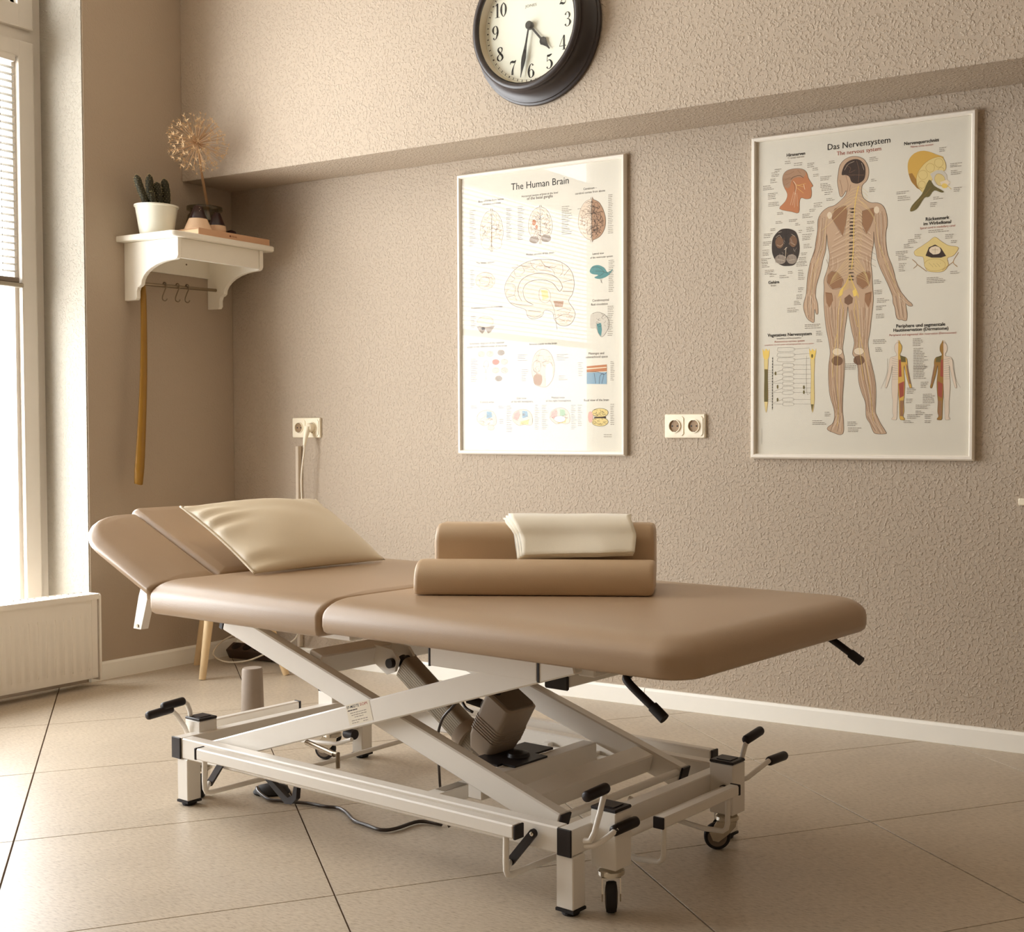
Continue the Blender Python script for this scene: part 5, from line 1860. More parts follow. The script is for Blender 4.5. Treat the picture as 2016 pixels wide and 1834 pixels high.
S brn 2 608,578,610,576
S brn 2 610,575,613,573
S brn 2 613,583,615,581
S ocd 4 528,600,543,584,532,573
S ocd 4 543,584,573,561
S ocd 4 668,611,652,584,665,569
S ocd 4 652,584,620,562
P yl2 44,319,57,319,56,269,57,212,57,181,51,146,45,181,44,212,45,269
S ocd 1.8 44,319,57,319,56,269,57,212,57,181,51,146,45,181,44,212,45,269,44,319
P yel 38,350,44,342,50,350,57,342,62,349,60,323,50,315,41,323
P yl2 203,315,216,314,215,265,216,209,216,179,210,145,204,179,204,209,205,266
S ocd 1.8 203,315,216,314,215,265,216,209,216,179,210,145,204,179,204,209,205,266,203,315
P yel 198,345,203,337,209,344,216,337,221,344,218,318,210,311,201,318
P olv 45,285,56,284,57,181,44,181
P olv 205,171,214,171,209,149
P olv 212,322,211,320,211,318,210,317,209,316,208,316,207,316,206,317,206,318,205,320,205,322,205,324,206,326,206,327,207,328,208,328,209,328,210,327,211,325,211,324
S k 3 73,322,73,156
P k 75,318,74,317,72,317,71,319,72,320,74,320
S gl 1 57,281,72,278
P k 75,309,74,308,72,308,71,309,72,311,74,311
S gl 1 57,275,72,273
P k 75,300,74,298,72,298,71,300,72,302,74,302
S gl 1 57,269,72,267
P k 75,291,74,289,72,289,71,291,72,293,74,293
S gl 1 57,263,72,261
P k 75,282,74,280,72,280,71,282,72,283,74,283
S gl 1 57,258,72,255
P k 75,273,74,271,72,271,71,273,72,274,74,274
S gl 1 57,252,72,250
P k 75,263,74,262,72,262,71,263,72,265,74,265
S gl 1 57,246,72,244
P k 75,254,74,252,72,253,71,254,72,256,74,256
S gl 1 57,240,72,238
P k 75,245,74,243,72,243,71,245,72,247,74,247
S gl 1 57,235,72,232
P k 75,236,74,234,72,234,71,236,72,237,74,237
S gl 1 57,229,72,227
P k 75,227,74,225,72,225,71,227,72,228,74,228
S gl 1 57,223,72,221
P k 75,217,74,216,72,216,71,217,72,219,74,219
S gl 1 57,217,72,215
P k 75,208,74,207,72,207,71,208,72,210,74,210
S gl 1 57,212,72,209
P k 75,199,74,197,72,197,71,199,72,201,74,201
S gl 1 57,206,72,204
P k 75,190,74,188,72,188,71,190,72,191,74,191
S gl 1 57,200,72,198
P k 75,181,74,179,72,179,71,181,72,182,74,182
S gl 1 57,194,72,192
P k 75,171,74,170,72,170,71,171,72,173,74,173
S gl 1 57,188,72,186
P k 75,162,74,161,72,161,71,162,72,164,74,164
S gl 1 57,183,72,181
S gl 1.2 109,301,143,300,143,290,109,291,109,301
S gl 1.2 143,296,204,294
S gl 1.2 76,297,109,296
S gl 1.2 109,287,143,286,143,276,109,277,109,287
S gl 1.2 143,281,204,280
S gl 1.2 76,271,109,282
S gl 1.2 109,272,143,271,143,261,109,262,109,272
S gl 1.2 143,267,204,265
S gl 1.2 76,268,109,267
S gl 1.2 109,258,143,257,143,247,109,248,109,258
S gl 1.2 143,252,204,251
S gl 1.2 76,242,109,253
S gl 1.2 109,243,143,242,143,233,109,233,109,243
S gl 1.2 143,238,204,237
S gl 1.2 76,239,109,239
S gl 1.2 109,229,143,228,143,218,109,219,109,229
S gl 1.2 143,223,204,222
S gl 1.2 76,213,109,224
S gl 1.2 109,214,143,214,143,204,109,204,109,214
S gl 1.2 143,209,204,208
S gl 1.2 76,210,109,210
S gl 1.2 109,192,143,192,143,182,109,182,109,192
S gl 1.2 143,187,204,186
S gl 1.2 76,177,109,188
S gl 1.2 110,178,143,177,144,168,110,168,110,178
S gl 1.2 144,173,204,172
S gl 1.2 76,174,110,173
S gl 1.2 92,352,144,350,144,339,92,340,92,352
S gl 1.2 144,345,199,347
S gl 1.2 92,335,144,333,144,322,92,323,92,335
S gl 1.2 144,328,199,330
S gl 1.2 92,319,144,318,144,306,92,308,92,319
S gl 1.2 144,313,199,315
P olv 86,270,86,268,86,267,85,265,84,265,83,264,82,265,82,265,81,267,81,269,80,270,81,272,81,274,82,275,82,276,83,277,84,276,85,275,86,274,86,272
P olv 93,228,93,226,93,225,92,223,91,222,91,222,90,222,89,223,88,225,88,226,88,228,88,230,88,232,89,233,90,234,91,234,91,234,92,233,93,232,93,230
P olv 94,187,93,185,93,184,92,182,92,181,91,181,90,181,89,182,88,184,88,185,88,187,88,189,88,191,89,192,90,193,91,193,92,193,92,192,93,191,93,189
P olv 184,225,183,223,183,221,182,220,182,219,181,219,180,219,179,220,178,221,178,223,178,225,178,227,178,228,179,230,180,230,181,231,182,230,182,229,183,228,183,226
P olv 184,209,183,208,183,206,182,205,182,204,181,203,180,204,179,205,178,206,178,208,178,210,178,211,178,213,179,214,180,215,181,216,182,215,182,214,183,213,183,211
S gl 1.2 189,323,190,209,204,209
P pal 487,353,480,352,475,343,476,330,481,321,480,314,464,310,459,300,457,278,451,249,448,231,446,220,450,218,455,230,464,259,468,285,469,267,467,234,468,197,471,176,470,146,473,132,467,123,481,121,484,132,485,168,487,204,487,230
S gl 1.5 487,353,480,352,475,343,476,330,481,321,480,314,464,310,459,300,457,278,451,249,448,231,446,220,450,218,455,230,464,259,468,285,469,267,467,234,468,197,471,176,470,146,473,132,467,123,481,121,484,132,485,168,487,204,487,230
P och 487,353,493,351,498,342,497,329,493,320,494,313,510,309,515,298,517,276,523,247,527,229,529,218,524,216,519,229,511,258,506,284,505,266,508,233,507,197,505,175,506,146,503,132,509,122,496,121,492,132,491,168,488,204,487,230
P red 489,302,495,302,498,251,489,250
P red 489,230,506,237,505,193,492,186
P olv 493,315,510,309,511,294,496,295
P brn2 510,291,516,283,527,229,521,229
P brn2 493,179,505,179,503,132,494,132
S dk 1.5 487,353,493,351,498,342,497,329,493,320,494,313,510,309,515,298,517,276,523,247,527,229,529,218,524,216,519,229,511,258,506,284,505,266,508,233,507,197,505,175,506,146,503,132,509,122,496,121,492,132,491,168,488,204,487,230
S gl 1 486,302,468,307
S gl 1 486,296,468,300
S gl 1 486,289,468,293
S gl 1 486,283,468,286
S gl 1 486,276,468,279
S gl 1 486,270,468,272
S gl 1 487,263,468,265
S gl 1 487,257,468,258
S gl 1 487,250,468,251
S gl 1 487,244,469,244
P pal 625,348,632,346,636,337,636,325,631,316,632,309,647,305,653,294,655,273,661,244,664,226,666,216,662,214,657,226,649,255,644,280,643,262,646,230,645,195,643,173,644,145,642,131,647,122,634,120,631,131,630,166,627,202,626,227
S gl 1.5 625,348,632,346,636,337,636,325,631,316,632,309,647,305,653,294,655,273,661,244,664,226,666,216,662,214,657,226,649,255,644,280,643,262,646,230,645,195,643,173,644,145,642,131,647,122,634,120,631,131,630,166,627,202,626,227
P ocd 625,348,619,347,615,338,615,325,620,316,619,309,604,306,598,296,597,274,591,246,588,228,586,217,591,215,595,228,603,256,608,281,609,263,606,231,608,195,610,174,609,145,612,131,607,122,620,120,623,131,624,166,626,202,626,227
P red 624,298,618,299,616,249,625,247
P red 624,227,609,235,610,192,622,184
P olv 620,311,604,306,602,292,617,291
P brn2 603,288,597,281,588,228,593,228
P brn2 621,177,610,177,612,131,621,131
S dk 1.5 625,348,619,347,615,338,615,325,620,316,619,309,604,306,598,296,597,274,591,246,588,228,586,217,591,215,595,228,603,256,608,281,609,263,606,231,608,195,610,174,609,145,612,131,607,122,620,120,623,131,624,166,626,202,626,227
S gl 1 626,298,644,301
S gl 1 627,292,644,295
S gl 1 627,285,644,288
S gl 1 627,279,644,281
S gl 1 627,273,644,274
S gl 1 627,266,644,268
S gl 1 627,260,644,261
S gl 1 627,253,644,254
S gl 1 627,247,644,247
S gl 1 627,241,644,241
S gl 2 640,301,655,294,662,244,677,215
S gl 2 453,307,451,260,433,216
T k | Das Nervensystem | 256.7,954.1,457.4,0
T red | The nervous system | 286.5,934.1,428.8,0
T k | Hirnnerven | 119.0,948.9,181.6,1
T gl | Cranial nerves | 123.2,940.9,178.4,0
T k | Nervenquerschnitt | 501.0,940.9,606.9,1
T red | Nerve cross section | 521.2,931.1,589.9,0
T k | Rückenmark | 568.5,711.0,639.8,1
T k | im Wirbelkanal | 562.0,698.0,645.0,1
T red | Spinal cord in medullary canal | 551.4,687.5,657.3,0
T k | Gehirn | 57.2,554.6,94.8,1
T gl | Brain | 66.4,546.1,84.0,0
T k | Vegetatives Nervensystem | 55.2,387.2,206.4,1
T dk | Sympathikus und Parasympathikus | 87.1,378.4,171.4,0
T red | Autonomous nervous system | 78.8,368.0,182.1,0
T red | sympathetic nervous system and parasympathetic nervous system | 45.2,359.2,213.4,0
T k | Periphere und segmentale | 480.0,398.4,630.4,1
T k | Hautinnervation (Dermatome) | 471.3,386.4,639.6,1
T red | Peripheral and segmental skin innervation (Dermatomes) | 458.9,373.8,663.1,0
L gl 113,933,131
L gl 113,927,133
L gl 144,924,172
L gl 144,918,171
L gl 189,919,212
L gl 189,914,209
L gl 189,908,211
L gl 207,902,225
L gl 207,897,226
L gl 209,883,228
L gl 209,878,226
L gl 78,912,101
L gl 78,906,95
L gl 67,902,88
L gl 67,896,93
L gl 67,891,92
L gl 63,883,80
L gl 63,878,80
L gl 63,872,86
L gl 38,863,64
L gl 38,857,66
L gl 38,852,75
L gl 55,838,88
L gl 55,833,81
L gl 55,828,79
L gl 55,822,82
L gl 57,809,91
L gl 57,804,86
L gl 57,799,94
L gl 87,776,105
L gl 87,771,107
L gl 261,918,278
L gl 261,913,280
L gl 392,915,413
L gl 392,910,420
L gl 392,905,419
L gl 398,849,410
L gl 398,844,415
L gl 392,824,408
L gl 392,818,411
L gl 392,813,410
L gl 233,873,269
L gl 233,868,263
L gl 233,863,260
L gl 233,851,258
L gl 233,846,266
L gl 233,841,270
L gl 237,836,270
L gl 237,831,274
L gl 247,824,273
L gl 247,818,266
L gl 253,804,272
L gl 253,799,280
L gl 211,794,239
L gl 211,788,235
L gl 211,783,239
L gl 197,776,217
L gl 197,771,214
L gl 173,763,198
L gl 173,758,196
L gl 173,753,207
L gl 189,739,213
L gl 189,734,213
L gl 187,721,207
L gl 187,716,210
L gl 188,710,213
L gl 173,700,205
L gl 173,694,202
L gl 173,689,199
L gl 173,684,200
L gl 178,669,198
L gl 178,664,198
L gl 178,659,205
L gl 169,643,190
L gl 170,638,186
L gl 161,629,185
L gl 161,624,184
L gl 161,618,186
L gl 153,614,189
L gl 153,609,182
L gl 153,604,191
L gl 159,590,175
L gl 160,584,176
L gl 160,579,179
L gl 160,573,178
L gl 160,567,182
L gl 160,562,182
L gl 160,535,179
L gl 160,530,177
L gl 160,524,171
L gl 154,513,174
L gl 154,507,173
L gl 154,502,173
L gl 146,494,162
L gl 146,489,167
L gl 146,484,169
L gl 123,473,150
L gl 123,467,161
L gl 123,462,155
L gl 82,748,102
L gl 82,743,106
L gl 128,750,156
L gl 128,745,152
L gl 149,737,160
L gl 149,732,166
L gl 64,727,80
L gl 64,722,82
L gl 41,712,72
L gl 41,707,64
L gl 41,701,63
L gl 39,687,67
L gl 39,682,67
L gl 39,677,59
L gl 37,661,60
L gl 37,655,58
L gl 37,650,56
L gl 37,645,58
L gl 32,634,66
L gl 33,629,52
L gl 33,623,55
L gl 35,619,56
L gl 35,613,54
L gl 35,608,61
L gl 45,597,75
L gl 45,592,76
L gl 45,586,73
L gl 62,583,85
L gl 62,577,76
L gl 96,577,118
L gl 96,571,128
L gl 125,588,139
L gl 125,583,141
L gl 161,714,172
L gl 161,708,171
L gl 608,920,628
L gl 608,915,623
L gl 608,910,625
L gl 641,870,676
L gl 641,865,663
L gl 641,861,675
L gl 643,849,663
L gl 643,844,675
L gl 643,839,671
L gl 652,799,676
L gl 652,794,670
L gl 652,789,669
L gl 478,803,518
L gl 478,798,506
L gl 482,789,508
L gl 482,784,520
L gl 482,778,521
L gl 591,777,608
L gl 591,772,620
L gl 582,761,602
L gl 582,756,601
L gl 582,751,597
L gl 577,680,622
L gl 577,675,639
L gl 535,671,555
L gl 535,666,553
L gl 535,661,553
L gl 515,658,533
L gl 515,653,536
L gl 515,648,543
L gl 502,645,519
L gl 502,640,521
L gl 502,635,531
L gl 477,625,515
L gl 477,620,514
L gl 477,615,502
L gl 485,610,509
L gl 485,605,518
L gl 485,600,511
L gl 487,588,510
L gl 487,583,505
L gl 487,578,502
L gl 487,572,503
L gl 487,567,507
L gl 628,664,653
L gl 628,659,650
L gl 628,654,649
L gl 645,645,662
L gl 645,640,661
L gl 644,555,666
L gl 644,550,670
L gl 573,541,610
L gl 573,536,621
L gl 573,531,629
L gl 573,526,627
L gl 409,544,424
L gl 409,539,432
L gl 409,534,431
L gl 410,513,434
L gl 410,508,435
L gl 410,503,434
L gl 419,487,441
L gl 419,482,457
L gl 419,477,447
L gl 416,465,448
L gl 416,460,436
L gl 416,455,435
L gl 416,440,441
L gl 416,435,440
L gl 416,430,442
L gl 183,419,235
L gl 183,414,230
L gl 183,408,237
L gl 221,397,237
L gl 221,391,242
L gl 221,386,241
L gl 223,370,238
L gl 223,365,243
L gl 407,363,444
L gl 407,358,448
L gl 407,353,445
L gl 414,339,433
L gl 415,334,434
L gl 415,329,437
L gl 316,293,354
L gl 316,287,354
L gl 316,282,352
L gl 316,277,352
L gl 251,145,266
L gl 251,139,272
L gl 251,134,266
L gl 210,119,242
L gl 210,113,251
L gl 210,108,257
L gl 326,114,353
L gl 326,109,358
L gl 326,104,352
L gl 328,96,371
L gl 328,90,361
L gl 328,85,361
L gl 532,362,556
L gl 532,357,561
L gl 532,352,563
L gl 532,347,556
L gl 532,342,555
L gl 534,333,564
L gl 534,328,555
L gl 534,323,561
L gl 534,318,568
L gl 534,313,567
L gl 534,308,555
L gl 534,308,575
L gl 534,303,566
L gl 534,298,578
L gl 534,293,566
L gl 534,288,563
L gl 534,283,569
L gl 534,278,576
L gl 534,273,567
L gl 534,279,576
L gl 534,274,573
L gl 534,269,566
L gl 534,264,565
L gl 534,259,569
L gl 534,254,567
L gl 534,249,566
L gl 534,244,572
L gl 557,232,581
L gl 557,227,578
L gl 557,222,573
L gl 557,217,573
L gl 514,215,538
L gl 514,210,542
L gl 514,205,535
L gl 514,200,534
L gl 512,182,533
L gl 512,177,533
L gl 512,172,529
L gl 564,196,593
L gl 564,191,600
L gl 564,186,593
L gl 564,181,597
L gl 564,176,598
L gl 564,171,599
L gl 542,164,585
L gl 542,159,576
L gl 542,154,580
L gl 542,146,560
L gl 542,141,570
L gl 542,136,564
L gl 516,135,548
L gl 516,130,555
L gl 516,125,544
L gl 505,117,527
L gl 505,112,536
L gl 570,135,594
L gl 570,130,588
L gl 570,125,587
L gl 570,117,591
L gl 570,112,587
S gl 1 36,96,36,46"""
def poster(x, z, data, label, title):
    W, H, t = 0.72, 1.02, 0.011
    p = thing('framed_poster', label, 'poster', (x, 0, z))
    MB().box(t, W - t, -0.006, -0.002, t, H - t).build('backing_board', M_paper, p)
    MB().box(t - .002, W - t + .002, -0.0085, -0.0065, t - .002, H - t + .002).build('paper', M_paper, p)
    pr = Print(); pr.decode(data, 0.34); pr.build('print', p, Matrix.Translation((0, -0.0088, 0)))
    MB().box(t - .001, W - t + .001, -0.0115, -0.0105, t - .001, H - t + .001).build('glass', M_pglass, p)
    # mitred rails
    b, d = 0.015, 0.020
    prof = [(0, -0.001), (0, -d * .7), (b * .3, -d), (b * .8, -d), (b, -d * .75), (b, -0.001)]
    for name, A, B, inw in (('frame_rail', (0, 0), (W, 0), (0, 1)), ('frame_rail', (W, 0), (W, H), (-1, 0)), ('frame_rail', (W, H), (0, H), (0, -1)), ('frame_rail', (0, H), (0, 0), (1, 0))):
        dx = (B[0] - A[0]); dz = (B[1] - A[1]); L = math.hypot(dx, dz); ux, uz = dx / L, dz / L
        r0 = [(A[0] + inw[0] * u + ux * u, v, A[1] + inw[1] * u + uz * u) for u, v in prof]; r1 = [(B[0] + inw[0] * u - ux * u, v, B[1] + inw[1] * u - uz * u) for u, v in prof]
        MB().rings([r0, r1]).build(name, M_frame, p)
    return p
poster(1.1967, 0.8476, P1, 'white framed chart The Human Brain with window reflections, left of the double socket', 1)
poster(2.3867, 0.8436, P2, 'white framed chart Das Nervensystem with a standing anatomy figure, right of the socket', 2)
# ------------------------------------------------------------------ wall clock
ck = thing('wall_clock', 'round dark grey wall clock with black numerals on the bulkhead above the brain chart', 'clock', (1.727, -0.25, 2.245))
MX = Matrix.Rotation(PI / 2, 4, 'X')      # local z -> -y
prof = [(0.245, 0.0), (0.248, 0.006), (0.246, 0.012), (0.240, 0.014), (0.239, 0.019), (0.232, 0.021), (0.226, 0.024), (0.216, 0.031), (0.209, 0.042), (0.205, 0.056), (0.207, 0.062), (0.212, 0.068), (0.211, 0.077), (0.203, 0.083), (0.194, 0.081), (0.190, 0.074), (0.188, 0.062), (0.186, 0.045)]
MB().lathe(prof, 96, MX, True, False).build('case', M_clockc, ck, auto=50)
MB().lathe([(0.1885, 0.035), (0.1885, 0.042)], 72, MX).build('dial', M_dial, ck, auto=30)
MB().lathe([(0.1872, 0.073), (0.1868, 0.060), (0.1835, 0.0435), (0.1885, 0.0425)], 72, MX, False, False).build('inner_lip', M_lip, ck, auto=50)
MB().lathe([(0.1885, 0.0765), (0.1885, 0.0775)], 72, MX).build('glass', M_glass, ck)
DG = {'1': [[(.12, .84, .03), (.2, .9, .06), (.3, .98, .1)], [(.3, 1, .16), (.3, 0, .16)], [(.1, .015, .035), (.5, .015, .035)]],
 '2': [[(.08, .72, .1), (.1, .82, .14), (.25, .975, .05), (.4, .94, .1), (.49, .76, .17), (.4, .5, .11), (.2, .25, .05), (.06, .05, .04)], [(.05, .06, .05), (.2, .11, .15), (.38, .06, .14), (.52, .12, .06), (.55, .25, .03)]],
 '3': [[(.12, .8, .15), (.2, .96, .04), (.36, .97, .06), (.47, .78, .16), (.4, .58, .06), (.24, .52, .03)], [(.24, .52, .03), (.42, .47, .07), (.52, .26, .18), (.38, .04, .06), (.2, .02, .04), (.1, .17, .15)]],
 '4': [[(.4, 1, .04), (.03, .27, .04)], [(.03, .27, .045), (.6, .27, .045)], [(.42, 1, .14), (.42, 0, .15)], [(.26, .015, .035), (.58, .015, .035)]],
 '5': [[(.14, .93, .12), (.28, .9, .16), (.42, .95, .12), (.54, .99, .03)], [(.14, .95, .035), (.12, .52, .035)], [(.12, .52, .03), (.3, .62, .05), (.46, .5, .13), (.52, .28, .18), (.38, .03, .06), (.2, .02, .04), (.1, .14, .14)]],
 '6': [[(.48, .84, .13), (.38, .97, .04), (.22, .87, .08), (.1, .5, .17), (.15, .14, .12), (.3, .01, .04), (.46, .12, .11), (.51, .3, .17), (.45, .5, .08), (.3, .58, .04), (.15, .44, .04)]],
 '7': [[(.05, .76, .04), (.08, .9, .09), (.24, .93, .16), (.4, .9, .14), (.55, 1, .05)], [(.55, .98, .03), (.36, .62, .06), (.25, .3, .15), (.24, 0, .18)]],
 '8': [[(.3, .99, .04), (.15, .9, .1), (.13, .76, .14), (.3, .55, .16), (.47, .36, .16), (.5, .17, .14), (.3, .01, .04), (.1, .12, .12), (.08, .3, .1), (.28, .53, .04), (.44, .68, .07), (.46, .88, .1), (.3, .99, .04)]],
 '0': [[(.3, .99, .04), (.14, .78, .12), (.1, .5, .18), (.14, .22, .12), (.3, .01, .04), (.46, .22, .12), (.5, .5, .18), (.46, .78, .12), (.3, .99, .04)]]}
DG['9'] = [[(.6 - x, 1 - y, w) for x, y, w in st] for st in DG['6']]
cp = Print(); K = INK['k']; HN = 0.046 * 1000
def numeral(s, cx, cy):
    adv = 0.62 if '1' not in s else 0.5; w = len(s) * adv
    for i, ch in enumerate(s):
        ox = cx + (-w / 2 + i * adv) * HN * 1.0; oy = cy - HN / 2
        if ch == '1': ox -= 0.04 * HN
        for st in DG[ch]:
            if len(st) > 2: q = catmull([Vector(p) for p in st], 5)
            else: q = [Vector(p) for p in st]
            cp.stroke([(ox + p.x * HN, oy + p.y * HN) for p in q], [p.z * HN for p in q], K)
for k in range(1, 13):
    a = PI / 2 - k * PI / 6; numeral(str(k), 143 * math.cos(a), 143 * math.sin(a))
cp.stroke([(171 * math.cos(2 * PI * i / 120), 171 * math.sin(2 * PI * i / 120)) for i in range(121)], 0.5, INK['gl']); cp.stroke([(178 * math.cos(2 * PI * i / 120), 178 * math.sin(2 * PI * i / 120)) for i in range(121)], 0.5, INK['gl'])
for i in range(60):
    a = 2 * PI * i / 60; r0, r1 = (170.5, 178.5)
    if i % 5: cp.stroke([(r0 * math.cos(a), r0 * math.sin(a)), (r1 * math.cos(a), r1 * math.sin(a))], 2.4, K)
    else: cp.poly([(174.5 * math.cos(a) + 4 * math.cos(b + a), 174.5 * math.sin(a) + 3 * math.sin(b + a)) for b in (0, PI / 2, PI, 1.5 * PI)], K)
cp.text('JONES', -23, 62, 23, (120, 110, 100), False, 12)
cp.build('numerals', ck, Matrix.Translation((0, -0.0425, 0)))
def hand(name, dx, dz, w, spade, y):
    L = math.hypot(dx, dz); ux, uz = dx / L, dz / L; px, pz = -uz, ux
    if spade: pr_ = [(0, .0035), (.55, .0035), (.60, .011), (.68, .014), (.74, .010), (.88, .0035), (1, .002)]
    else: pr_ = [(0, .003), (.35, .0035), (.62, .0085), (.72, .0075), (.9, .0025), (1, .0012)]
    pts = [(ux * L * t + px * q, uz * L * t + pz * q) for t, q in pr_] + [(ux * L * t - px * q, uz * L * t - pz * q) for t, q in pr_[::-1]]
    return MB().prism(pts, y, y - 0.0012, 'xz').build(name, M_blackm, ck)
hand('hour_hand', 0.077, -0.085, 0, True, -0.048); hand('minute_hand', -0.034, -0.163, 0, False, -0.053)
MB().lathe([(0.0135, 0.046), (0.0135, 0.056), (0.010, 0.059)], 24, MX).build('hand_boss', M_blackm, ck, auto=40)
# ------------------------------------------------------------------ sockets
def socket(x, z, label):
    s = thing('double_socket', label, 'socket', (x, 0, z)); W, H = 0.152, 0.080
    rr = [rrect(-W / 2 + i, W / 2 - i, -H / 2 + i, H / 2 - i, 0.005) for i in (0, 0, 0.0025)]
    MB().rings([[(p[0], yy, p[1]) for p in r] for r, yy in zip(rr, (-0.0005, -0.007, -0.010))]).build('frame_plate', M_sock, s, auto=40)
    for sx in (-0.036, 0.036):
        N = 28; mb = MB(); q = 0.0325
        sq = []
        for k in range(N):
            a = 2 * PI * k / N; c_, s_ = math.cos(a), math.sin(a); t = q / max(abs(c_), abs(s_)); sq.append((sx + c_ * t, s_ * t))
        def ring(r, yy): return [(sx + r * math.cos(2 * PI * k / N), yy, r * math.sin(2 * PI * k / N)) for k in range(N)]
        mb.rings([[(p[0], -0.0095, p[1]) for p in sq], [(p[0], -0.0125, p[1]) for p in sq], ring(0.0225, -0.0125), ring(0.0222, -0.0165), ring(0.0198, -0.0165), ring(0.0195, -0.0105)], False, False)
        ins = mb.build('socket_insert', M_sock, s, auto=30)
        MB().rings([ring(0.0197, -0.0104), ring(0.0197, -0.0112)]).build('well_floor', M_sockd, ins)
        for hx in (-0.0095, 0.0095): MB().lathe([(0.0028, 0.0), (0.0028, 0.0006)], 12, Matrix.Translation((sx + hx, -0.0113, 0)) @ MX).build('pin_hole', M_black, ins)
        for hz in (-1, 1): MB().box(sx - 0.003, sx + 0.003, -0.016, -0.0113, hz * 0.0185 - .001, hz * 0.0185 + .001).build('earth_clip', M_steel, ins)
    return s
socket(2.1425, 0.948, 'empty white double wall socket between the two framed charts')
socket(0.4215, 0.946, 'white double wall socket near the corner with a plug in its right half')
MB().rings([[(p[0], yy, p[1]) for p in rrect(3.235 + i, 3.315 - i, 0.717 + i, 0.737 - i, 0.004)] for i, yy in ((0, -0.0005), (0, -0.008), (0.002, -0.010))]).build('wall_plate', M_sock)
tag(bpy.data.objects['wall_plate'], 'small white wall plate at the right edge of the picture, below the nervous system chart', 'plate')
# plug and white mains cable
pg = thing('power_cable', 'white plug and cable hanging from the right half of the corner socket', 'cable', (0.4575, 0, 0.946))
MB().lathe([(0.0185, 0.0118), (0.0185, 0.030), (0.016, 0.036), (0.010, 0.039)], 24, MX).tube([(0, -0.034, 0.004), (-0.002, -0.040, -0.018), (-0.004, -0.046, -0.045), (-0.005, -0.050, -0.070)], [0.0125, 0.0115, 0.0085, 0.0055], 12).build('plug', M_sock, pg, auto=50)
MB().tube([(-0.005, -0.050, -0.068), (-0.004, -0.052, -0.092), (-0.012, -0.055, -0.15), (-0.018, -0.055, -0.22), (-0.020, -0.050, -0.33), (-0.030, -0.045, -0.60), (-0.045, -0.045, -0.80), (-0.09, -0.06, -0.865), (-0.16, -0.10, -0.90), (-0.22, -0.16, -0.930), (-0.30, -0.20, -0.935), (-0.39, -0.18, -0.915), (-0.41, -0.12, -0.875), (-0.385, -0.05, -0.848), (-0.36, -0.020, -0.850)], 0.0034, 8, True, 6).build('cord', M_cordw, pg, smooth=True)
tag(MB().box(0.371, 0.387, -0.020, -0.0005, 0.062, 0.872, None, 0.002).build('cable_duct', M_duct), 'slim beige cable duct running down the wall beside the hanging white cable', 'duct')
ps = thing('power_strip', 'dark power strip with round outlets on the floor by the corner behind the table', 'power strip', (0.215, -0.060, 0.0), 0.12)
MT = Matrix.Translation((0, 0, 0.0140)) @ Matrix.Rotation(0.5, 4, 'X')
MB().box(-0.15, 0.15, -0.027, 0.027, 0.0, 0.045, MT, 0.006, 2).build('housing', M_strip, ps)
for k in range(5):
    MB().lathe([(0.020, 0.0452), (0.020, 0.0475), (0.0175, 0.0475), (0.0175, 0.0462)], 20, MT @ Matrix.Translation((-0.112 + k * 0.056, 0, 0))).build('outlet', M_black, ps)
# ------------------------------------------------------------------ wall shelf with rod, on the left wall
sh = thing('wall_shelf', 'white wall shelf with curved brackets and a hanging rod on the left wall', 'shelf', (0, -0.325, 1.40))
# local: x out of the wall, y along the wall, z up (origin at bracket foot)
o_ = [(x0, y0) for x0, y0 in rrect(0.0005, 0.322, -0.232, 0.262, 0.02, 5, [0.02, 0.001, 0.001, 0.02])]
MB().rings([[(p[0] * k if p[0] > .01 else p[0], p[1] * (1 if k == 1 else .99), z) for p in o_] for k, z in ((0.988, 0.245), (1, 0.249), (1, 0.262), (0.988, 0.266))]).build('shelf_top', M_shelf, sh, auto=40)
bp_ = [(0.0005, 0.027), (0.062, 0.027), (0.070, 0.036), (0.070, 0.060), (0.076, 0.074), (0.088, 0.078)]
for k in range(9):
    t = k / 8 * PI / 2; bp_.append((0.096 + 0.190 * (1 - math.cos(t)), 0.084 + 0.082 * math.sin(t) ** 1.0 + 0.0 * k))
bp_ += [(0.296, 0.170), (0.302, 0.180), (0.302, 0.2445), (0.0005, 0.2445)]
for yy in (-0.197, 0.195): MB().prism(bp_, yy, yy + 0.018, 'xz', 0.0025).build('bracket', M_shelf, sh)
MB().box(0.282, 0.297, -0.1785, 0.1945, 0.172, 0.2445, None, 0.001).build('apron', M_shelf, sh)
br = MB().box(0.0005, 0.014, -0.1785, 0.1945, 0.150, 0.2445).build('back_rail', M_shelf, sh)
MB().lathe([(0.0035, 0), (0.0035, 0.0006)], 12, Matrix.Translation((0.0142, 0.08, 0.195)) @ Matrix.Rotation(PI / 2, 4, 'Y')).build('screw_hole', M_greyd, br)
MB().tube([(0.050, -0.1785, 0.092), (0.050, 0.1945, 0.102)], 0.0065, 14).build('rod', M_steel, sh, auto=50)
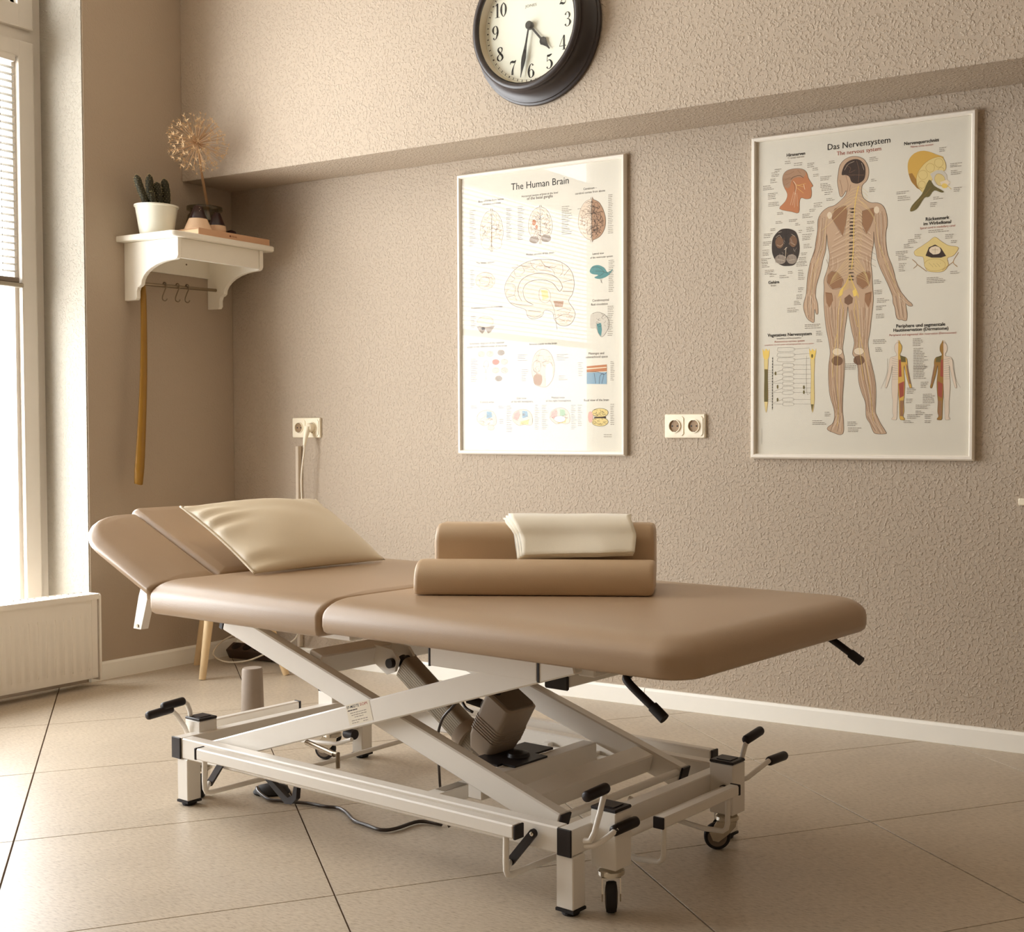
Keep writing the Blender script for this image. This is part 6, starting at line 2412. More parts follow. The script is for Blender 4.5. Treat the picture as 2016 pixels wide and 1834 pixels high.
for k, yy in enumerate((-0.055, 0.006, 0.052)):
    zr = 1.40 + 0.0952 + (yy + 0.18) * 0.0268; y = yy - 0.325
    hk = MB().tube([(0.050 - 0.0085, y, zr - 0.006), (0.050 - 0.0085, y, zr), (0.050 - 0.006, y, zr + 0.0075), (0.050, y, zr + 0.0095), (0.0585, y, zr + 0.006), (0.060, y, zr - 0.008), (0.052, y - .004, zr - 0.030), (0.046, y - .006, zr - 0.046), (0.048, y - .006, zr - 0.058), (0.058, y - .002, zr - 0.062), (0.066, y, zr - 0.054)], 0.0022, 8, True, 4).build('s_hook', M_steel, smooth=True)
    tag(hk, 'small steel S hook on the shelf rod, ' + ('leftmost of the three', 'middle one of the three', 'rightmost of the three')[k], 'hook', 'S hooks on the shelf rod')
# shoe horn
hn = MB(); R_ = []
for k in range(15):
    t = k / 14; z = 1.503 - t * 0.775; w = 0.0115 + 0.010 * t ** 1.5; cx = 0.050 + 0.012 * math.sin(t * PI) + 0.018 * t * t; cy = -0.478 - 0.046 * t ** 1.4
    if t > 0.96: w *= 0.8
    if t < 0.03: w *= 0.7
    d = 0.004 + 0.010 * t * t
    R_.append([(cx + 0.003 + d * (1 - (a * a)), cy + w * a, z + (0.006 * (a * a) if t > .9 else 0)) for a in (-1, -.5, 0, .5, 1)] + [(cx - 0.002 + d * (1 - (a * a)), cy + w * a, z + (0.006 * (a * a) if t > .9 else 0)) for a in (1, .5, 0, -.5, -1)])
hn.rings(R_); tag(hn.build('shoe_horn', M_horn, smooth=True), 'long ochre wooden shoe horn hanging under the left end of the shelf', 'shoe horn')
# cactus pot
ST = 1.6662
cpot = thing('potted_cactus', 'white round pot of small finger-like cacti at the left end of the shelf', 'cactus', (0.12, -0.468, ST))
MB().lathe([(0.058, 0.0), (0.060, 0.004), (0.076, 0.108), (0.080, 0.110), (0.080, 0.116), (0.0755, 0.116), (0.072, 0.108), (0.070, 0.095)], 40, None, True, False).build('pot', M_pot, cpot, auto=45)
MB().lathe([(0.0715, 0.094), (0.045, 0.099), (0.002, 0.102)], 24).build('soil', M_soil, cpot, smooth=True)
def cactus(pts, r, seed):
    q = random.Random(seed); path = catmull([Vector(p) for p in pts], 5); n = 16; m = MB(); u = Vector((1, 0, 0)); rings = []
    tot = len(path)
    for i, p in enumerate(path):
        t = i / (tot - 1); rr = r * (0.86 + 0.2 * math.sin(t * 2.6)) * (1 if t < .86 else math.sqrt(max(0.03, 1 - ((t - .86) / .14) ** 2)))
        tn = (path[min(i + 1, tot - 1)] - path[max(i - 1, 0)]).normalized(); uu = (u - tn * u.dot(tn)).normalized(); v = tn.cross(uu)
        rings.append([p + (uu * math.cos(2 * PI * k / n + i * .35) + v * math.sin(2 * PI * k / n + i * .35)) * rr * (1.08 if k % 2 else 0.94) for k in range(n)])
    m.rings(rings); st = m.build('cactus_stem', M_cact, cpot, smooth=True)
    s2 = MB()
    for i in range(2, tot, 1):
        for k in range(1, n, 2):
            a = rings[i][k]; c_ = path[i]; d = (a - c_).normalized(); l = q.uniform(.004, .008)
            for w in (-1, 1):
                b = a + (d + Vector((q.uniform(-.6, .6), q.uniform(-.6, .6), q.uniform(0, .9)))).normalized() * l; sd = d.orthogonal().normalized() * 0.0007
                vs = [s2.bm.verts.new(a + sd), s2.bm.verts.new(a - sd), s2.bm.verts.new(b)]; s2.bm.faces.new(vs)
    sp = s2.build('spines', M_spine, st); sp['kind'] = 'stuff'
cactus([(0.0, -0.030, 0.09), (0.0, -0.055, 0.14), (-0.002, -0.072, 0.178), (0, -0.088, 0.218)], 0.0125, 1)
cactus([(0.0, -0.006, 0.09), (-0.01, -0.016, 0.14), (-0.012, -0.020, 0.18), (-0.01, -0.022, 0.232)], 0.0130, 2)
cactus([(0.0, 0.018, 0.09), (0.0, 0.012, 0.14), (0.0, 0.006, 0.180), (0, 0.002, 0.206)], 0.0120, 3)
cactus([(0.0, 0.046, 0.09), (0.0, 0.046, 0.14), (0.002, 0.042, 0.180), (0, 0.035, 0.224)], 0.0135, 4)
cactus([(0.02, -0.022, 0.09), (0.02, -0.032, 0.125), (0.02, -0.040, 0.162)], 0.0095, 5)
# glass jar and dried allium
JY = -0.238; jx = 0.115
jar = MB().lathe([(0.050, 0.002), (0.062, 0.006), (0.068, 0.03), (0.069, 0.085), (0.064, 0.112), (0.056, 0.122), (0.056, 0.130), (0.067, 0.133), (0.068, 0.147), (0.060, 0.149), (0.053, 0.146), (0.052, 0.122), (0.060, 0.110), (0.065, 0.085), (0.064, 0.03), (0.058, 0.010), (0.002, 0.008)], 40, Matrix.Translation((jx, JY, ST))).build('glass_jar', M_jar, smooth=True)
tag(jar, 'dark green glass jar holding the dried seed head on the shelf', 'jar')
al = thing('dried_allium', 'dried round allium seed head on a long stalk standing in the glass jar', 'dried flower', (jx, JY, ST + 0.010))
HC = Vector((0.135, -0.147, 0.344))
MB().tube([(0.0, 0.035, 0.003), (0.012, 0.006, 0.13), (0.070, -0.072, 0.25), HC], [0.0058, 0.0052, 0.0045, 0.0040], 8, True, 5).build('stalk', M_dry, al, smooth=True)
q = random.Random(5); s1 = MB(); s2 = MB(); N = 170
for i in range(N):
    zz = 1 - 2 * (i + .5) / N; ph = i * 2.39996; rr = math.sqrt(1 - zz * zz); d = Vector((rr * math.cos(ph), rr * math.sin(ph), zz)); d = (d + Vector([q.uniform(-.12, .12) for _ in range(3)])).normalized()
    L = q.uniform(0.090, 0.112); tip = HC + d * L; s1.tube([HC + d * .006, HC + d * L * .5 + Vector((0, 0, q.uniform(-.002, .002))), tip], 0.00062, 3, False)
    u = d.orthogonal().normalized(); v = d.cross(u)
    for k in range(6):
        a = k * PI / 3 + q.random(); e = (u * math.cos(a) + v * math.sin(a)) * .8 + d * q.uniform(.2, .8); e.normalize(); b = tip + e * q.uniform(.012, .018)
        sd = d.cross(e).normalized() * 0.0016; vs = [s2.bm.verts.new(tip + sd), s2.bm.verts.new(tip - sd), s2.bm.verts.new(b)]; s2.bm.faces.new(vs)
    s2.tube([tip - d * .001, tip + d * .004], 0.0018, 5)
o = s1.build('pedicels', M_dry, al); o['kind'] = 'stuff'; o = s2.build('florets', M_dryh, al); o['kind'] = 'stuff'
# book lying on the shelf front edge, two conical mills, dark ball
bk = thing('book', 'thick peach-coloured book lying flat along the front edge of the shelf', 'book', (0.312, -0.262, ST))
MB().box(-0.122, -0.0032, -0.170, 0.170, 0.0026, 0.0220).build('pages', M_page, bk)
MB().box(-0.126, 0.0, -0.173, 0.173, 0.0, 0.0025).box(-0.126, 0.0, -0.173, 0.173, 0.0222, 0.0247).box(-0.003, 0.0005, -0.173, 0.173, 0.0, 0.0247).build('cover', M_book, bk)
bt = Print(); bt.poly([(0, 0), (7, 0), (7, 7), (0, 7)], (120, 66, 40)); bt.caption(9, 5, 34, (130, 76, 48)); bt.caption(9, 1, 38, (130, 76, 48))
bt.build('spine_print', bk, Matrix.Translation((0.0007, -0.028, 0.0085)) @ Matrix.Rotation(PI / 2, 4, 'Z'))
def mill(x, y, prof1, prof2, label):
    t = thing('spice_mill', label, 'mill', (x, y, ST + 0.0250))
    MB().lathe(prof1, 28).build('base', M_terra, t, auto=50); o2 = MB().lathe(prof2, 28).build('cone_top', M_darkg, t, auto=50)
    return t, o2
t, o2 = mill(0.235, -0.372, [(0.050, 0.0), (0.052, 0.003), (0.034, 0.046)], [(0.0335, 0.0462), (0.0145, 0.094), (0.006, 0.098)], 'cone-shaped mill with flared pale base and dark pierced top on the shelf book')
for k in range(5): MB().lathe([(0.0012, 0), (0.0012, 0.0004)], 8, Matrix.Translation((0.0205 + .002, -0.012 + 0.006 * (k % 2), 0.062 + k * 0.006)) @ Matrix.Rotation(1.2, 4, 'Y')).build('hole', M_page, o2)
mill(0.228, -0.276, [(0.026, 0.0), (0.031, 0.006), (0.034, 0.022), (0.032, 0.034)], [(0.0315, 0.0342), (0.013, 0.082), (0.006, 0.086)], 'mill with rounded pale base and dark cone top, right of the flared one')
tag(MB().lathe([(0.004, 0.0), (0.017, 0.004), (0.023, 0.018), (0.018, 0.034), (0.004, 0.040)], 24, Matrix.Translation((0.17, -0.155, ST + 0.0250))).build('dark_ball', M_darkg, smooth=True), 'small dark round pebble-like ball on the shelf behind the book, right of the mills', 'ball')
# ------------------------------------------------------------------ wooden stool behind the head end
sl = thing('stool', 'stool on slanting pale wooden legs in the corner behind the treatment table', 'stool', (0.30, -0.320, 0))
MB().lathe([(0.155, 0.425), (0.165, 0.430), (0.165, 0.448), (0.155, 0.455)], 36).build('seat', M_wood, sl, auto=40)
for (dx, dy) in ((0.03, -0.139), (-0.235, 0.06), (0.233, 0.086)):
    MB().tube([(dx, dy, 0.0), (dx * .72, dy * .72, 0.20), (dx * .45, dy * .45, 0.424)], [0.0125, 0.0165, 0.0190], 16).build('leg', M_wood, sl, auto=60)
tag(MB().lathe([(0.035, 0.0), (0.036, 0.004), (0.031, 0.190), (0.028, 0.196)], 28, Matrix.Translation((1.112, -0.928, 0))).build('grey_tube', M_greyt, auto=50), 'upright grey tapered tube on the floor between the stool and the table', 'tube')
# ------------------------------------------------------------------ treatment table
TH = math.radians(-5.5)
tb = thing('treatment_table', 'large brown padded treatment table on a white scissor-lift frame', 'treatment table', (2.212, -1.335, 0), TH)
def pad(name, x0, x1, y0, y1, z0, z1, ix0, ix1, iy, rs, M=None, side=0.5, mt=M_pad, iyb=None, puff=0.004):
    iyb = iy if iyb is None else iyb
    hgt = z1 - z0; zs = z0 + hgt * side; rings = []
    def ring(f, z, g=1.0): return [(p[0], p[1], z) for p in rrect(x0 + ix0 * f, x1 - ix1 * f, y0 + iy * f, y1 - iyb * f, 0, 8, [max(0.0015, r * (1 - .40 * f)) for r in rs])]
    def ring2(d, z): return [(p[0], p[1], z) for p in rrect(x0 + d, x1 - d, y0 + d, y1 - d, 0, 8, [max(0.002, r - d) for r in rs])]
    rings = [ring2(0.030, z0 + .001), ring2(0.010, z0), ring2(0.003, z0 + 0.005), ring2(0.0, z0 + 0.016), ring2(0, zs)]
    for k in range(1, 9):
        t = k / 8 * PI / 2; rings.append(ring(1 - math.cos(t), zs + (z1 - zs - puff) * math.sin(t)))
    rings.append(ring(1.4, z1 - puff * .6)); rings.append(ring(2.2, z1 - puff * .1))
    o = MB().rings(rings); 
    return o.build(name, mt, tb, smooth=True, mw=M)
pad('foot_cushion', 0.012, 0.945, -0.385, 0.385, 0.499, 0.575, 0.016, 0.055, 0.075, [0.09, 0.012, 0.012, 0.07], side=0.42)
pad('middle_cushion', -0.615, 0.006, -0.385, 0.385, 0.489, 0.573, 0.028, 0.014, 0.075, [0.012, 0.014, 0.014, 0.012], side=0.50)
TL = math.radians(22.2)
def tilt(px, pz): return Matrix.Translation((px, 0, pz)) @ Matrix.Rotation(TL, 4, 'Y')   # raises -x side
Mh = tilt(-0.600, 0.570)
pad('head_cushion', -0.425, -0.006, -0.192, 0.194, -0.062, 0.0, 0.020, 0.012, 0.016, [0.006, 0.022, 0.022, 0.006], Mh, 0.62)
pad('armrest_cushion', -0.402, 0.0, -0.388, -0.1935, -0.043, -0.004, 0.022, 0.014, 0.050, [0.006, 0.012, 0.165, 0.01], tilt(-0.600, 0.569), 0.42, iyb=0.008)
pad('armrest_cushion', -0.402, 0.0, 0.1955, 0.388, -0.043, -0.004, 0.022, 0.014, 0.008, [0.01, 0.165, 0.012, 0.006], tilt(-0.600, 0.569), 0.42, iyb=0.050)
# seam piping between the two main cushions
# upper frame under the cushions
uf = MB()
for sy in (-1, 1):
    uf.box(-0.56, -0.03, sy * 0.245 - .02, sy * 0.245 + .02, 0.462, 0.4885, None, 0.003); uf.box(0.04, 0.78, sy * 0.235 - .015, sy * 0.235 + .015, 0.480, 0.4985, None, 0.003)
    uf.box(-0.70 + .0, -0.60, sy * 0.10 - .012, sy * 0.10 + .012, 0.468, 0.486)
uf.box(-0.56, -0.52, -0.245, 0.245, 0.465, 0.4885, None, 0.003); uf.box(0.74, 0.78, -0.22, 0.22, 0.482, 0.4985, None, 0.003)
uf.build('cushion_frame', M_white, tb)
# side housings of the upper frame (front one is visible with dark end plates)
for sy in (-1, 1):
    s = MB().box(0.2145, 0.511, sy * 0.262 - (0.0 if sy > 0 else 0.0), sy * 0.222, 0.434, 0.4985, None, 0.002).build('upper_rail', M_white, tb)
    for xa, xb_ in ((0.2105, 0.214), (0.5115, 0.517)): MB().box(xa, xb_, sy * 0.2625, sy * 0.2215, 0.433, 0.4985).build('end_plate', M_black, s)
ct = MB().box(0.482, 0.540, -0.196, 0.196, 0.414, 0.468, None, 0.003).build('slide_tube', M_white, tb)
MB().box(0.480, 0.542, -0.204, -0.1965, 0.409, 0.439, None, 0.003).build('end_cap', M_black, ct)
MB().box(0.556, 0.60, -0.19, 0.19, 0.440, 0.470, None, 0.003).build('cross_tube', M_white, tb)
# scissor arms
import itertools
TLT = Vector((0, 0, 1))
for sy in (-1, 1):
    ya = sy * 0.248; yb = sy * 0.215
    A0, A1 = Vector((-0.565, ya, 0.131)), Vector((0.60, ya, 0.4855 - 0.001))
    up = Vector((-(A1.z - A0.z), 0, A1.x - A0.x)).normalized()
    s = MB().bar(A0, A1, 0.026, 0.053, up, 0.003).build('outer_arm', M_white, tb)
    if sy < 0:
        lb = Print(); ang = math.atan2(A1.z - A0.z, A1.x - A0.x)
        lb.poly([(0, -46), (80, -46), (80, 0), (0, 0)], (230, 220, 200))
        lb.text('EP-MEDTE', 2.5, -9, 44, INK['k'], True, 8.5); lb.text('SOPI', 47, -9, 72, INK['red'], True, 8.5)
        for (x0, yy, x1) in ((3, -15, 36),): lb.caption(x0, yy, x1, INK['dk']); lb.caption(x0, yy + .6, x1, INK['dk'])
        for (x0, yy, x1) in ((10, -21, 66), (13, -26, 64), (22, -31, 52), (10, -38, 64), (10, -43, 34), (48, -43, 64)): lb.caption(x0, yy, x1, INK['gl'])
        # sticker frame: x along the arm, z across it
        Mx = Matrix.Translation((-0.052, ya - 0.0135, 0.3155)) @ Matrix.Rotation(-ang, 4, 'Y')
        lb.build('maker_label', s, Mx)
    B0, B1 = Vector((-0.535, yb, 0.4625)), Vector((0.536, yb, 0.1414))
    up = Vector(((B0.z - B1.z), 0, B1.x - B0.x)).normalized()
    s = MB().bar(B0, B1, 0.030, 0.053, up, 0.003).build('inner_arm', M_white, tb)
    d = (B1 - B0).normalized(); MB().bar(B1 + d * .0005, B1 + d * 0.006, 0.031, 0.054, up, 0.001).build('end_cap', M_black, s); MB().bar(B0 - d * 0.014, B0 - d * .0005, 0.031, 0.054, up, 0.001).build('end_cap', M_black, s)
    MB().tube([(0, sy * 0.190, 0.306), (0, sy * 0.255, 0.306)], 0.011, 16).build('pivot_bolt', M_steel, tb, auto=50)
# cross members between the inner arms
def crossbar(name, x, z, w, h, ang, y=0.1985, m=M_white):
    M = Matrix.Translation((x, 0, z)) @ Matrix.Rotation(ang, 4, 'Y'); return MB().box(-w / 2, w / 2, -y, y, -h / 2, h / 2, M, 0.003).build(name, m, tb)
crossbar('cross_beam', -0.235, 0.383, 0.046, 0.050, 0.28)
crossbar('cross_beam', 0.282, 0.168, 0.042, 0.046, 0.0)
crossbar('cross_beam', 0.438, 0.172, 0.052, 0.044, 0.28)
MB().tube([(0.532, -0.1985, 0.155), (0.532, 0.1985, 0.155)], 0.0085, 14).build('axle', M_white, tb, auto=50)
MB().tube([(-0.49, -0.1985, 0.462), (-0.49, 0.1985, 0.462)], 0.0085, 14).build('axle', M_white, tb, auto=50)
crossbar('cross_beam', 0.40, 0.4385, 0.05, 0.03, -0.29, 0.2215)
cm = MB().box(0.166, 0.204, -0.2675, 0.2675, 0.119, 0.150, None, 0.002).build('base_cross_member', M_white, tb)
MB().box(0.171, 0.199, -0.205, -0.135, 0.1503, 0.1509).build('type_plate', M_alu, cm)
# lug carrying the actuator
lg = MB().prism([(-0.215, 0.405), (-0.150, 0.398), (-0.130, 0.375), (-0.142, 0.345), (-0.170, 0.335), (-0.215, 0.360)], -0.030, -0.022, 'xz').prism([(-0.215, 0.405), (-0.150, 0.398), (-0.130, 0.375), (-0.142, 0.345), (-0.170, 0.335), (-0.215, 0.360)], 0.022, 0.030, 'xz').build('actuator_lug', M_white, tb)
MB().tube([(-0.150, -0.042, 0.366), (-0.150, 0.042, 0.366)], 0.012, 16).build('lug_pin', M_black, lg, auto=50)
# linear actuator
ax0 = Vector((-0.135, 0, 0.358)); ax1 = Vector((0.118, 0, 0.186)); d = (ax1 - ax0).normalized(); up = Vector((-d.z, 0, d.x))
if up.z < 0: up = -up
act = MB(); y_ = Vector((0, 1, 0))
prf = rrect(-0.022, 0.022, -0.030, 0.030, 0.010, 4)
act.rings([[ax0 + d * s_ + y_ * (p[0] * k) + up * (p[1] * k) for p in prf] for s_, k in ((0.0, .8), (0.004, 1), (0.30, 1))])
ac = act.build('actuator', M_alu, tb, auto=40)
g = MB()
for k in range(-3, 4): g.bar(ax0 + d * .006 + up * (k * 0.0062) + y_ * -0.0222, ax0 + d * 0.30 + up * (k * 0.0062) + y_ * -0.0222, 0.0009, 0.0018, up, 0)
g.build('ribs', M_alu, ac)
MB().tube([ax0 - d * .022, ax0 + d * .006], 0.015, 18).build('rod_end', M_blackm, ac, auto=50)
# collar and motor
MB().rings([[ax0 + d * s_ + y_ * (0.036 * math.cos(2 * PI * k / 24)) + up * (0.036 * math.sin(2 * PI * k / 24)) for k in range(24)] for s_ in (0.235, 0.262)]).build('collar', M_grey, ac, auto=50)
mo = MB(); q0 = Vector((0.222, -0.012, 0.322)); q1 = Vector((0.150, -0.012, 0.196)); md = (q1 - q0).normalized(); mu = Vector((-md.z, 0, md.x))
if mu.x < 0: mu = -mu
def mring(s_, kx, ky, r=0.014): return [q0 + md * s_ + mu * (p[0] * kx) + y_ * (p[1] * ky) for p in rrect(-0.042, 0.042, -0.050, 0.050, r, 4)]
mo.rings([mring(0.0, .9, .9), mring(0.004, 1, 1), mring(0.100, .98, .96), mring(0.118, .95, .92), mring(0.150, .76, .70)])
mt = mo.build('motor_housing', M_grey, tb, auto=40)
MB().rings([mring(-0.0025, .86, .86), mring(0.001, .9, .9)]).build('motor_lid', M_greyd, mt, auto=40)
g = MB(); h = q0 + mu * -0.024 + y_ * -0.028
g.rings([[h + md * s_ + mu * (0.0085 * math.cos(2 * PI * k / 16)) + y_ * (0.0085 * math.sin(2 * PI * k / 16)) for k in range(16)] for s_ in (-0.0042, -0.001)]); g.build('lid_plug', M_black, mt)
g = MB()
for k in range(6):
    s_ = 0.062 + k * 0.0065
    g.rings([mring(s_, 1.012, 1.012), mring(s_ + 0.0032, 1.012, 1.012)])
g.build('cooling_ribs', M_grey, mt, auto=40)
MB().rings([mring(0.146, .76, .72), mring(0.158, .70, .62), mring(0.163, .55, .5)]).build('motor_foot', M_greyd, mt, auto=40)
# cables on the motor
cb = MB(); cb.tube([(0.095, -0.045, 0.315), (0.075, -0.055, 0.290), (0.050, -0.060, 0.262), (0.035, -0.060, 0.225), (0.032, -0.058, 0.19), (0.04, -0.055, 0.06), (0.06, -0.05, 0.006)], 0.0032, 8, True, 5)
cb.tube([(0.13, -0.035, 0.318), (0.105, -0.045, 0.335), (0.095, -0.045, 0.315), (0.115, -0.052, 0.295), (0.14, -0.055, 0.288)], 0.0035, 8, True, 5); cb.build('motor_cable', M_cordb, tb, smooth=True)
MB().tube([(0.12, -0.05, 0.315), (0.15, -0.035, 0.305)], 0.010, 12).build('cable_plug', M_black, tb, auto=50)
# dark tray below the motor
MB().box(0.175, 0.262, -0.105, 0.085, 0.191, 0.196).box(0.262, 0.30, -0.09, 0.02, 0.1915, 0.196).build('motor_tray', M_black, tb)
MB().lathe([(0.026, 0.0), (0.024, 0.008), (0.010, 0.012)], 20, Matrix.Translation((0.248, -0.020, 0.196))).build('tray_knob', M_black, tb, auto=50)
# base frame
for sy in (-1, 1):
    s = MB().box(-0.6145, 0.5965, sy * 0.300, sy * 0.268, 0.118, 0.169, None, 0.003).build('side_rail', M_white, tb)
    for sx in (-1, 1):
        xc = 0.612 * sx
        l = MB().box(xc - .021, xc + .021, sy * 0.300, sy * 0.262, 0.014, 0.1175, None, 0.002).build('leg', M_white, tb)
        MB().box(xc - .022, xc + .022, sy * 0.301, sy * 0.261, 0.008, 0.0135).lathe([(0.016, 0.0), (0.018, 0.003), (0.016, 0.0079)], 20, Matrix.Translation((xc, sy * 0.281, 0))).build('rubber_foot', M_rubber, l)
        # caster post and caster
        xp = sx * 0.658; yp = sy * 0.213
        p = MB().box(xp - .0305, xp + .0305, yp - .026, yp + .026, 0.0845, 0.196, None, 0.002).build('caster_post', M_white, tb)
        MB().box(xp - .031, xp + .031, yp - .0265, yp + .0265, 0.1965, 0.203, None, 0.002).box(xp - .018, xp + .018, yp - .016, yp + .016, 0.2031, 0.2045).build('end_cap', M_black, p)
        ang = {(-1, -1): -0.75, (-1, 1): 3.55, (1, -1): -0.91, (1, 1): 3.75}[(sx, sy)]
        cy0 = thing('x', None, None) if False else None
        Mc = Matrix.Translation((xp, yp, 0)) @ Matrix.Rotation(ang, 4, 'Z')
        cs = MB(); cs.lathe([(0.014, 0.0842), (0.021, 0.081), (0.0265, 0.076), (0.0265, 0.068), (0.018, 0.0645)], 24, Mc)
        # fork cheeks: offset trail in local +x
        for w in (-1, 1): cs.prism([(-0.020, 0.0665), (0.024, 0.0665), (0.040, 0.042), (0.032, 0.024), (0.020, 0.021), (-0.002, 0.038), (-0.018, 0.055)], w * 0.0175 - .0013, w * 0.0175 + .0013, 'xz')
        cs.prism([(-0.020, 0.0675), (0.024, 0.0675), (0.024, 0.0655), (-0.020, 0.0655)], -0.0188, 0.0188, 'xz')
        b2 = cs.bm
        # transform only prism verts (not the lathe which is already placed)
        n0 = 24 * 5; vv = list(b2.verts)[n0:]; bmesh.ops.transform(b2, matrix=Mc, verts=vv)
        ca = cs.build('caster_fork', M_chrome, tb, auto=35)
        Rw = Mc @ Matrix.Translation((0.022, 0, 0.0300)) @ Matrix.Rotation(PI / 2, 4, 'X')
        MB().lathe([(0.022, -0.0105), (0.0278, -0.0098), (0.0298, -0.005), (0.0298, 0.005), (0.0278, 0.0098), (0.022, 0.0105)], 36, Rw).build('wheel', M_rubber, ca, auto=50)
        MB().lathe([(0.010, -0.0125), (0.0215, -0.0112), (0.0215, 0.0112), (0.010, 0.0125)], 28, Rw).build('hub', M_tyre, ca, auto=50)
for sx in (-1, 1):
    xa, xb_ = (0.597, 0.630) if sx > 0 else (-0.649, -0.615)
    er = MB().box(xa, xb_, -0.2995, 0.2995, 0.118, 0.169, None, 0.002).build('end_rail', M_white, tb)
    for ya_ in (-0.3045, 0.2998): MB().box(xa - .0005, xb_ + .0005, ya_, ya_ + 0.0047, 0.1172, 0.1698, None, 0.001).build('end_cap', M_black, er)
# pedal bars: long ones along the sides, short ones across the ends, each with bent rods
def bent(pts, r=0.0052, name='pedal_rod', m=M_white, parent=tb): return MB().tube(pts, r, 10, True, 6).build(name, m, parent, smooth=True)
for sy in (-1, 1):
    y0 = sy * 0.348
    s = MB().box(-0.468, 0.535, y0 - .0125, y0 + .0125, 0.150, 0.177, None, 0.003).build('pedal_bar', M_white, tb)
    for xa in (0.5355, -0.474): MB().box(xa, xa + 0.0055, y0 - .013, y0 + .013, 0.1495, 0.1775, None, 0.001).build('end_cap', M_black, s)
for xx in (-0.448, 0.508):
    zb = 0.070
    MB().tube([(xx, -0.350, 0.1495), (xx, -0.351, 0.100), (xx, -0.350, zb + .012), (xx, -0.346, zb + .003), (xx, -0.335, zb), (xx, 0, zb - .004), (xx, 0.335, zb), (xx, 0.346, zb + .003), (xx, 0.350, zb + .012), (xx, 0.351, 0.100), (xx, 0.350, 0.1495)], 0.0062, 12).build('pedal_rod', M_white, tb, auto=60)
for sx in (-1, 1):
    xb = sx * 0.722
    s = MB().box(xb - .012, xb + .012, -0.140, 0.140, 0.150, 0.172, None, 0.003).build('end_pedal_bar', M_white, tb)
    for ya_ in (-0.1455, 0.1405): MB().box(xb - .0125, xb + .0125, ya_, ya_ + 0.005, 0.1495, 0.1725, None, .001).build('end_cap', M_black, s)
    for yy in (-0.126, 0.112):
        MB().tube([(xb, yy, 0.1495), (xb, yy, 0.095), (xb - sx * .003, yy, 0.083), (xb - sx * .012, yy, 0.076), (xb - sx * .06, yy, 0.073), (xb - sx * 0.20, yy, 0.085), (xb - sx * 0.26, yy, 0.105)], 0.0058, 12).build('pedal_rod', M_white, s, auto=60)
    # actuating shaft along the end rail
    ps_ = MB().tube([(sx * 0.667, -0.186, 0.139), (sx * 0.667, 0.186, 0.139)], 0.0105, 16).build('pedal_shaft', M_white, tb, auto=50)
    MB().tube([(sx * 0.667, 0.182, 0.139), (sx * 0.667, 0.1868, 0.139)], 0.0125, 18).build('bush', M_black, ps_, auto=50)
# black swing links on the front rail
for (xa, za, xb_, zb) in ((0.541, 0.150, 0.482, 0.083), (-0.428, 0.150, -0.488, 0.080)):
    a = Vector((xa, -0.3085, za)); b = Vector((xb_, -0.3085, zb)); l = MB().bar(a, b, 0.006, 0.017, (0, 0, 1) if False else Vector((b - a).cross(Vector((0, 1, 0)))), 0.0)
    for c_ in (a, b): l.lathe([(0.0086, -0.003), (0.0086, 0.003)], 20, Matrix.Translation(c_) @ MX)
    lk = l.build('swing_link', M_black, tb)
    MB().lathe([(0.0045, 0.003), (0.0045, 0.0055), (0.002, 0.0065)], 12, Matrix.Translation(a) @ MX).build('link_bolt', M_chrome, lk)
    MB().tube([(xb_, -0.311, zb), (0.506 if xb_ > 0 else -0.450, -0.346, zb)], 0.006, 12).build('link_peg', M_white, lk, auto=50)
# foot control lever (dark) near the front left
MB().prism([(-0.400, 0.112), (-0.385, 0.116), (-0.305, 0.072), (-0.285, 0.062), (-0.268, 0.070), (-0.262, 0.092), (-0.250, 0.092), (-0.253, 0.064), (-0.272, 0.048), (-0.295, 0.046)], -0.240, -0.228, 'xz').build('foot_lever', M_black, tb)
# hand levers at the four corners
def lever(pts, g0, g1, name='brake_lever'):
    l = MB().tube(pts, 0.0058, 12, True, 0 if len(pts) > 4 else 5).build(name, M_white, tb, auto=60)
    g0 = Vector(g0); g1 = Vector(g1); d = (g1 - g0).normalized()
    MB().tube([g0, g0 + d * .002, g0 + d * .006, g1 - d * .006, g1 - d * .002, g1], [0.007, 0.0095, 0.0108, 0.0108, 0.0095, 0.007], 16).build('grip', M_black, l, auto=50)
lever([(0.650, -0.286, 0.150), (0.664, -0.286, 0.153), (0.672, -0.283, 0.170), (0.676, -0.272, 0.205), (0.680, -0.264, 0.238), (0.680, -0.262, 0.248)], (0.680, -0.322, 0.247), (0.680, -0.254, 0.250))
lever([(0.650, -0.284, 0.140), (0.668, -0.282, 0.143), (0.680, -0.275, 0.150), (0.690, -0.262, 0.160), (0.696, -0.244, 0.170)], (0.690, -0.252, 0.166), (0.700, -0.184, 0.172))
lever([(0.655, 0.250, 0.150), (0.668, 0.246, 0.160), (0.674, 0.244, 0.190), (0.680, 0.252, 0.226), (0.680, 0.262, 0.238)], (0.680, 0.252, 0.238), (0.684, 0.318, 0.250))
lever([(0.655, 0.240, 0.145), (0.670, 0.240, 0.148), (0.680, 0.262, 0.152), (0.685, 0.310, 0.165), (0.688, 0.345, 0.174)], (0.686, 0.345, 0.172), (0.690, 0.418, 0.172))
lever([(-0.655, -0.236, 0.140), (-0.668, -0.234, 0.152), (-0.676, -0.230, 0.175), (-0.680, -0.230, 0.215), (-0.680, -0.238, 0.236), (-0.680, -0.250, 0.243)], (-0.680, -0.310, 0.240), (-0.680, -0.246, 0.245))
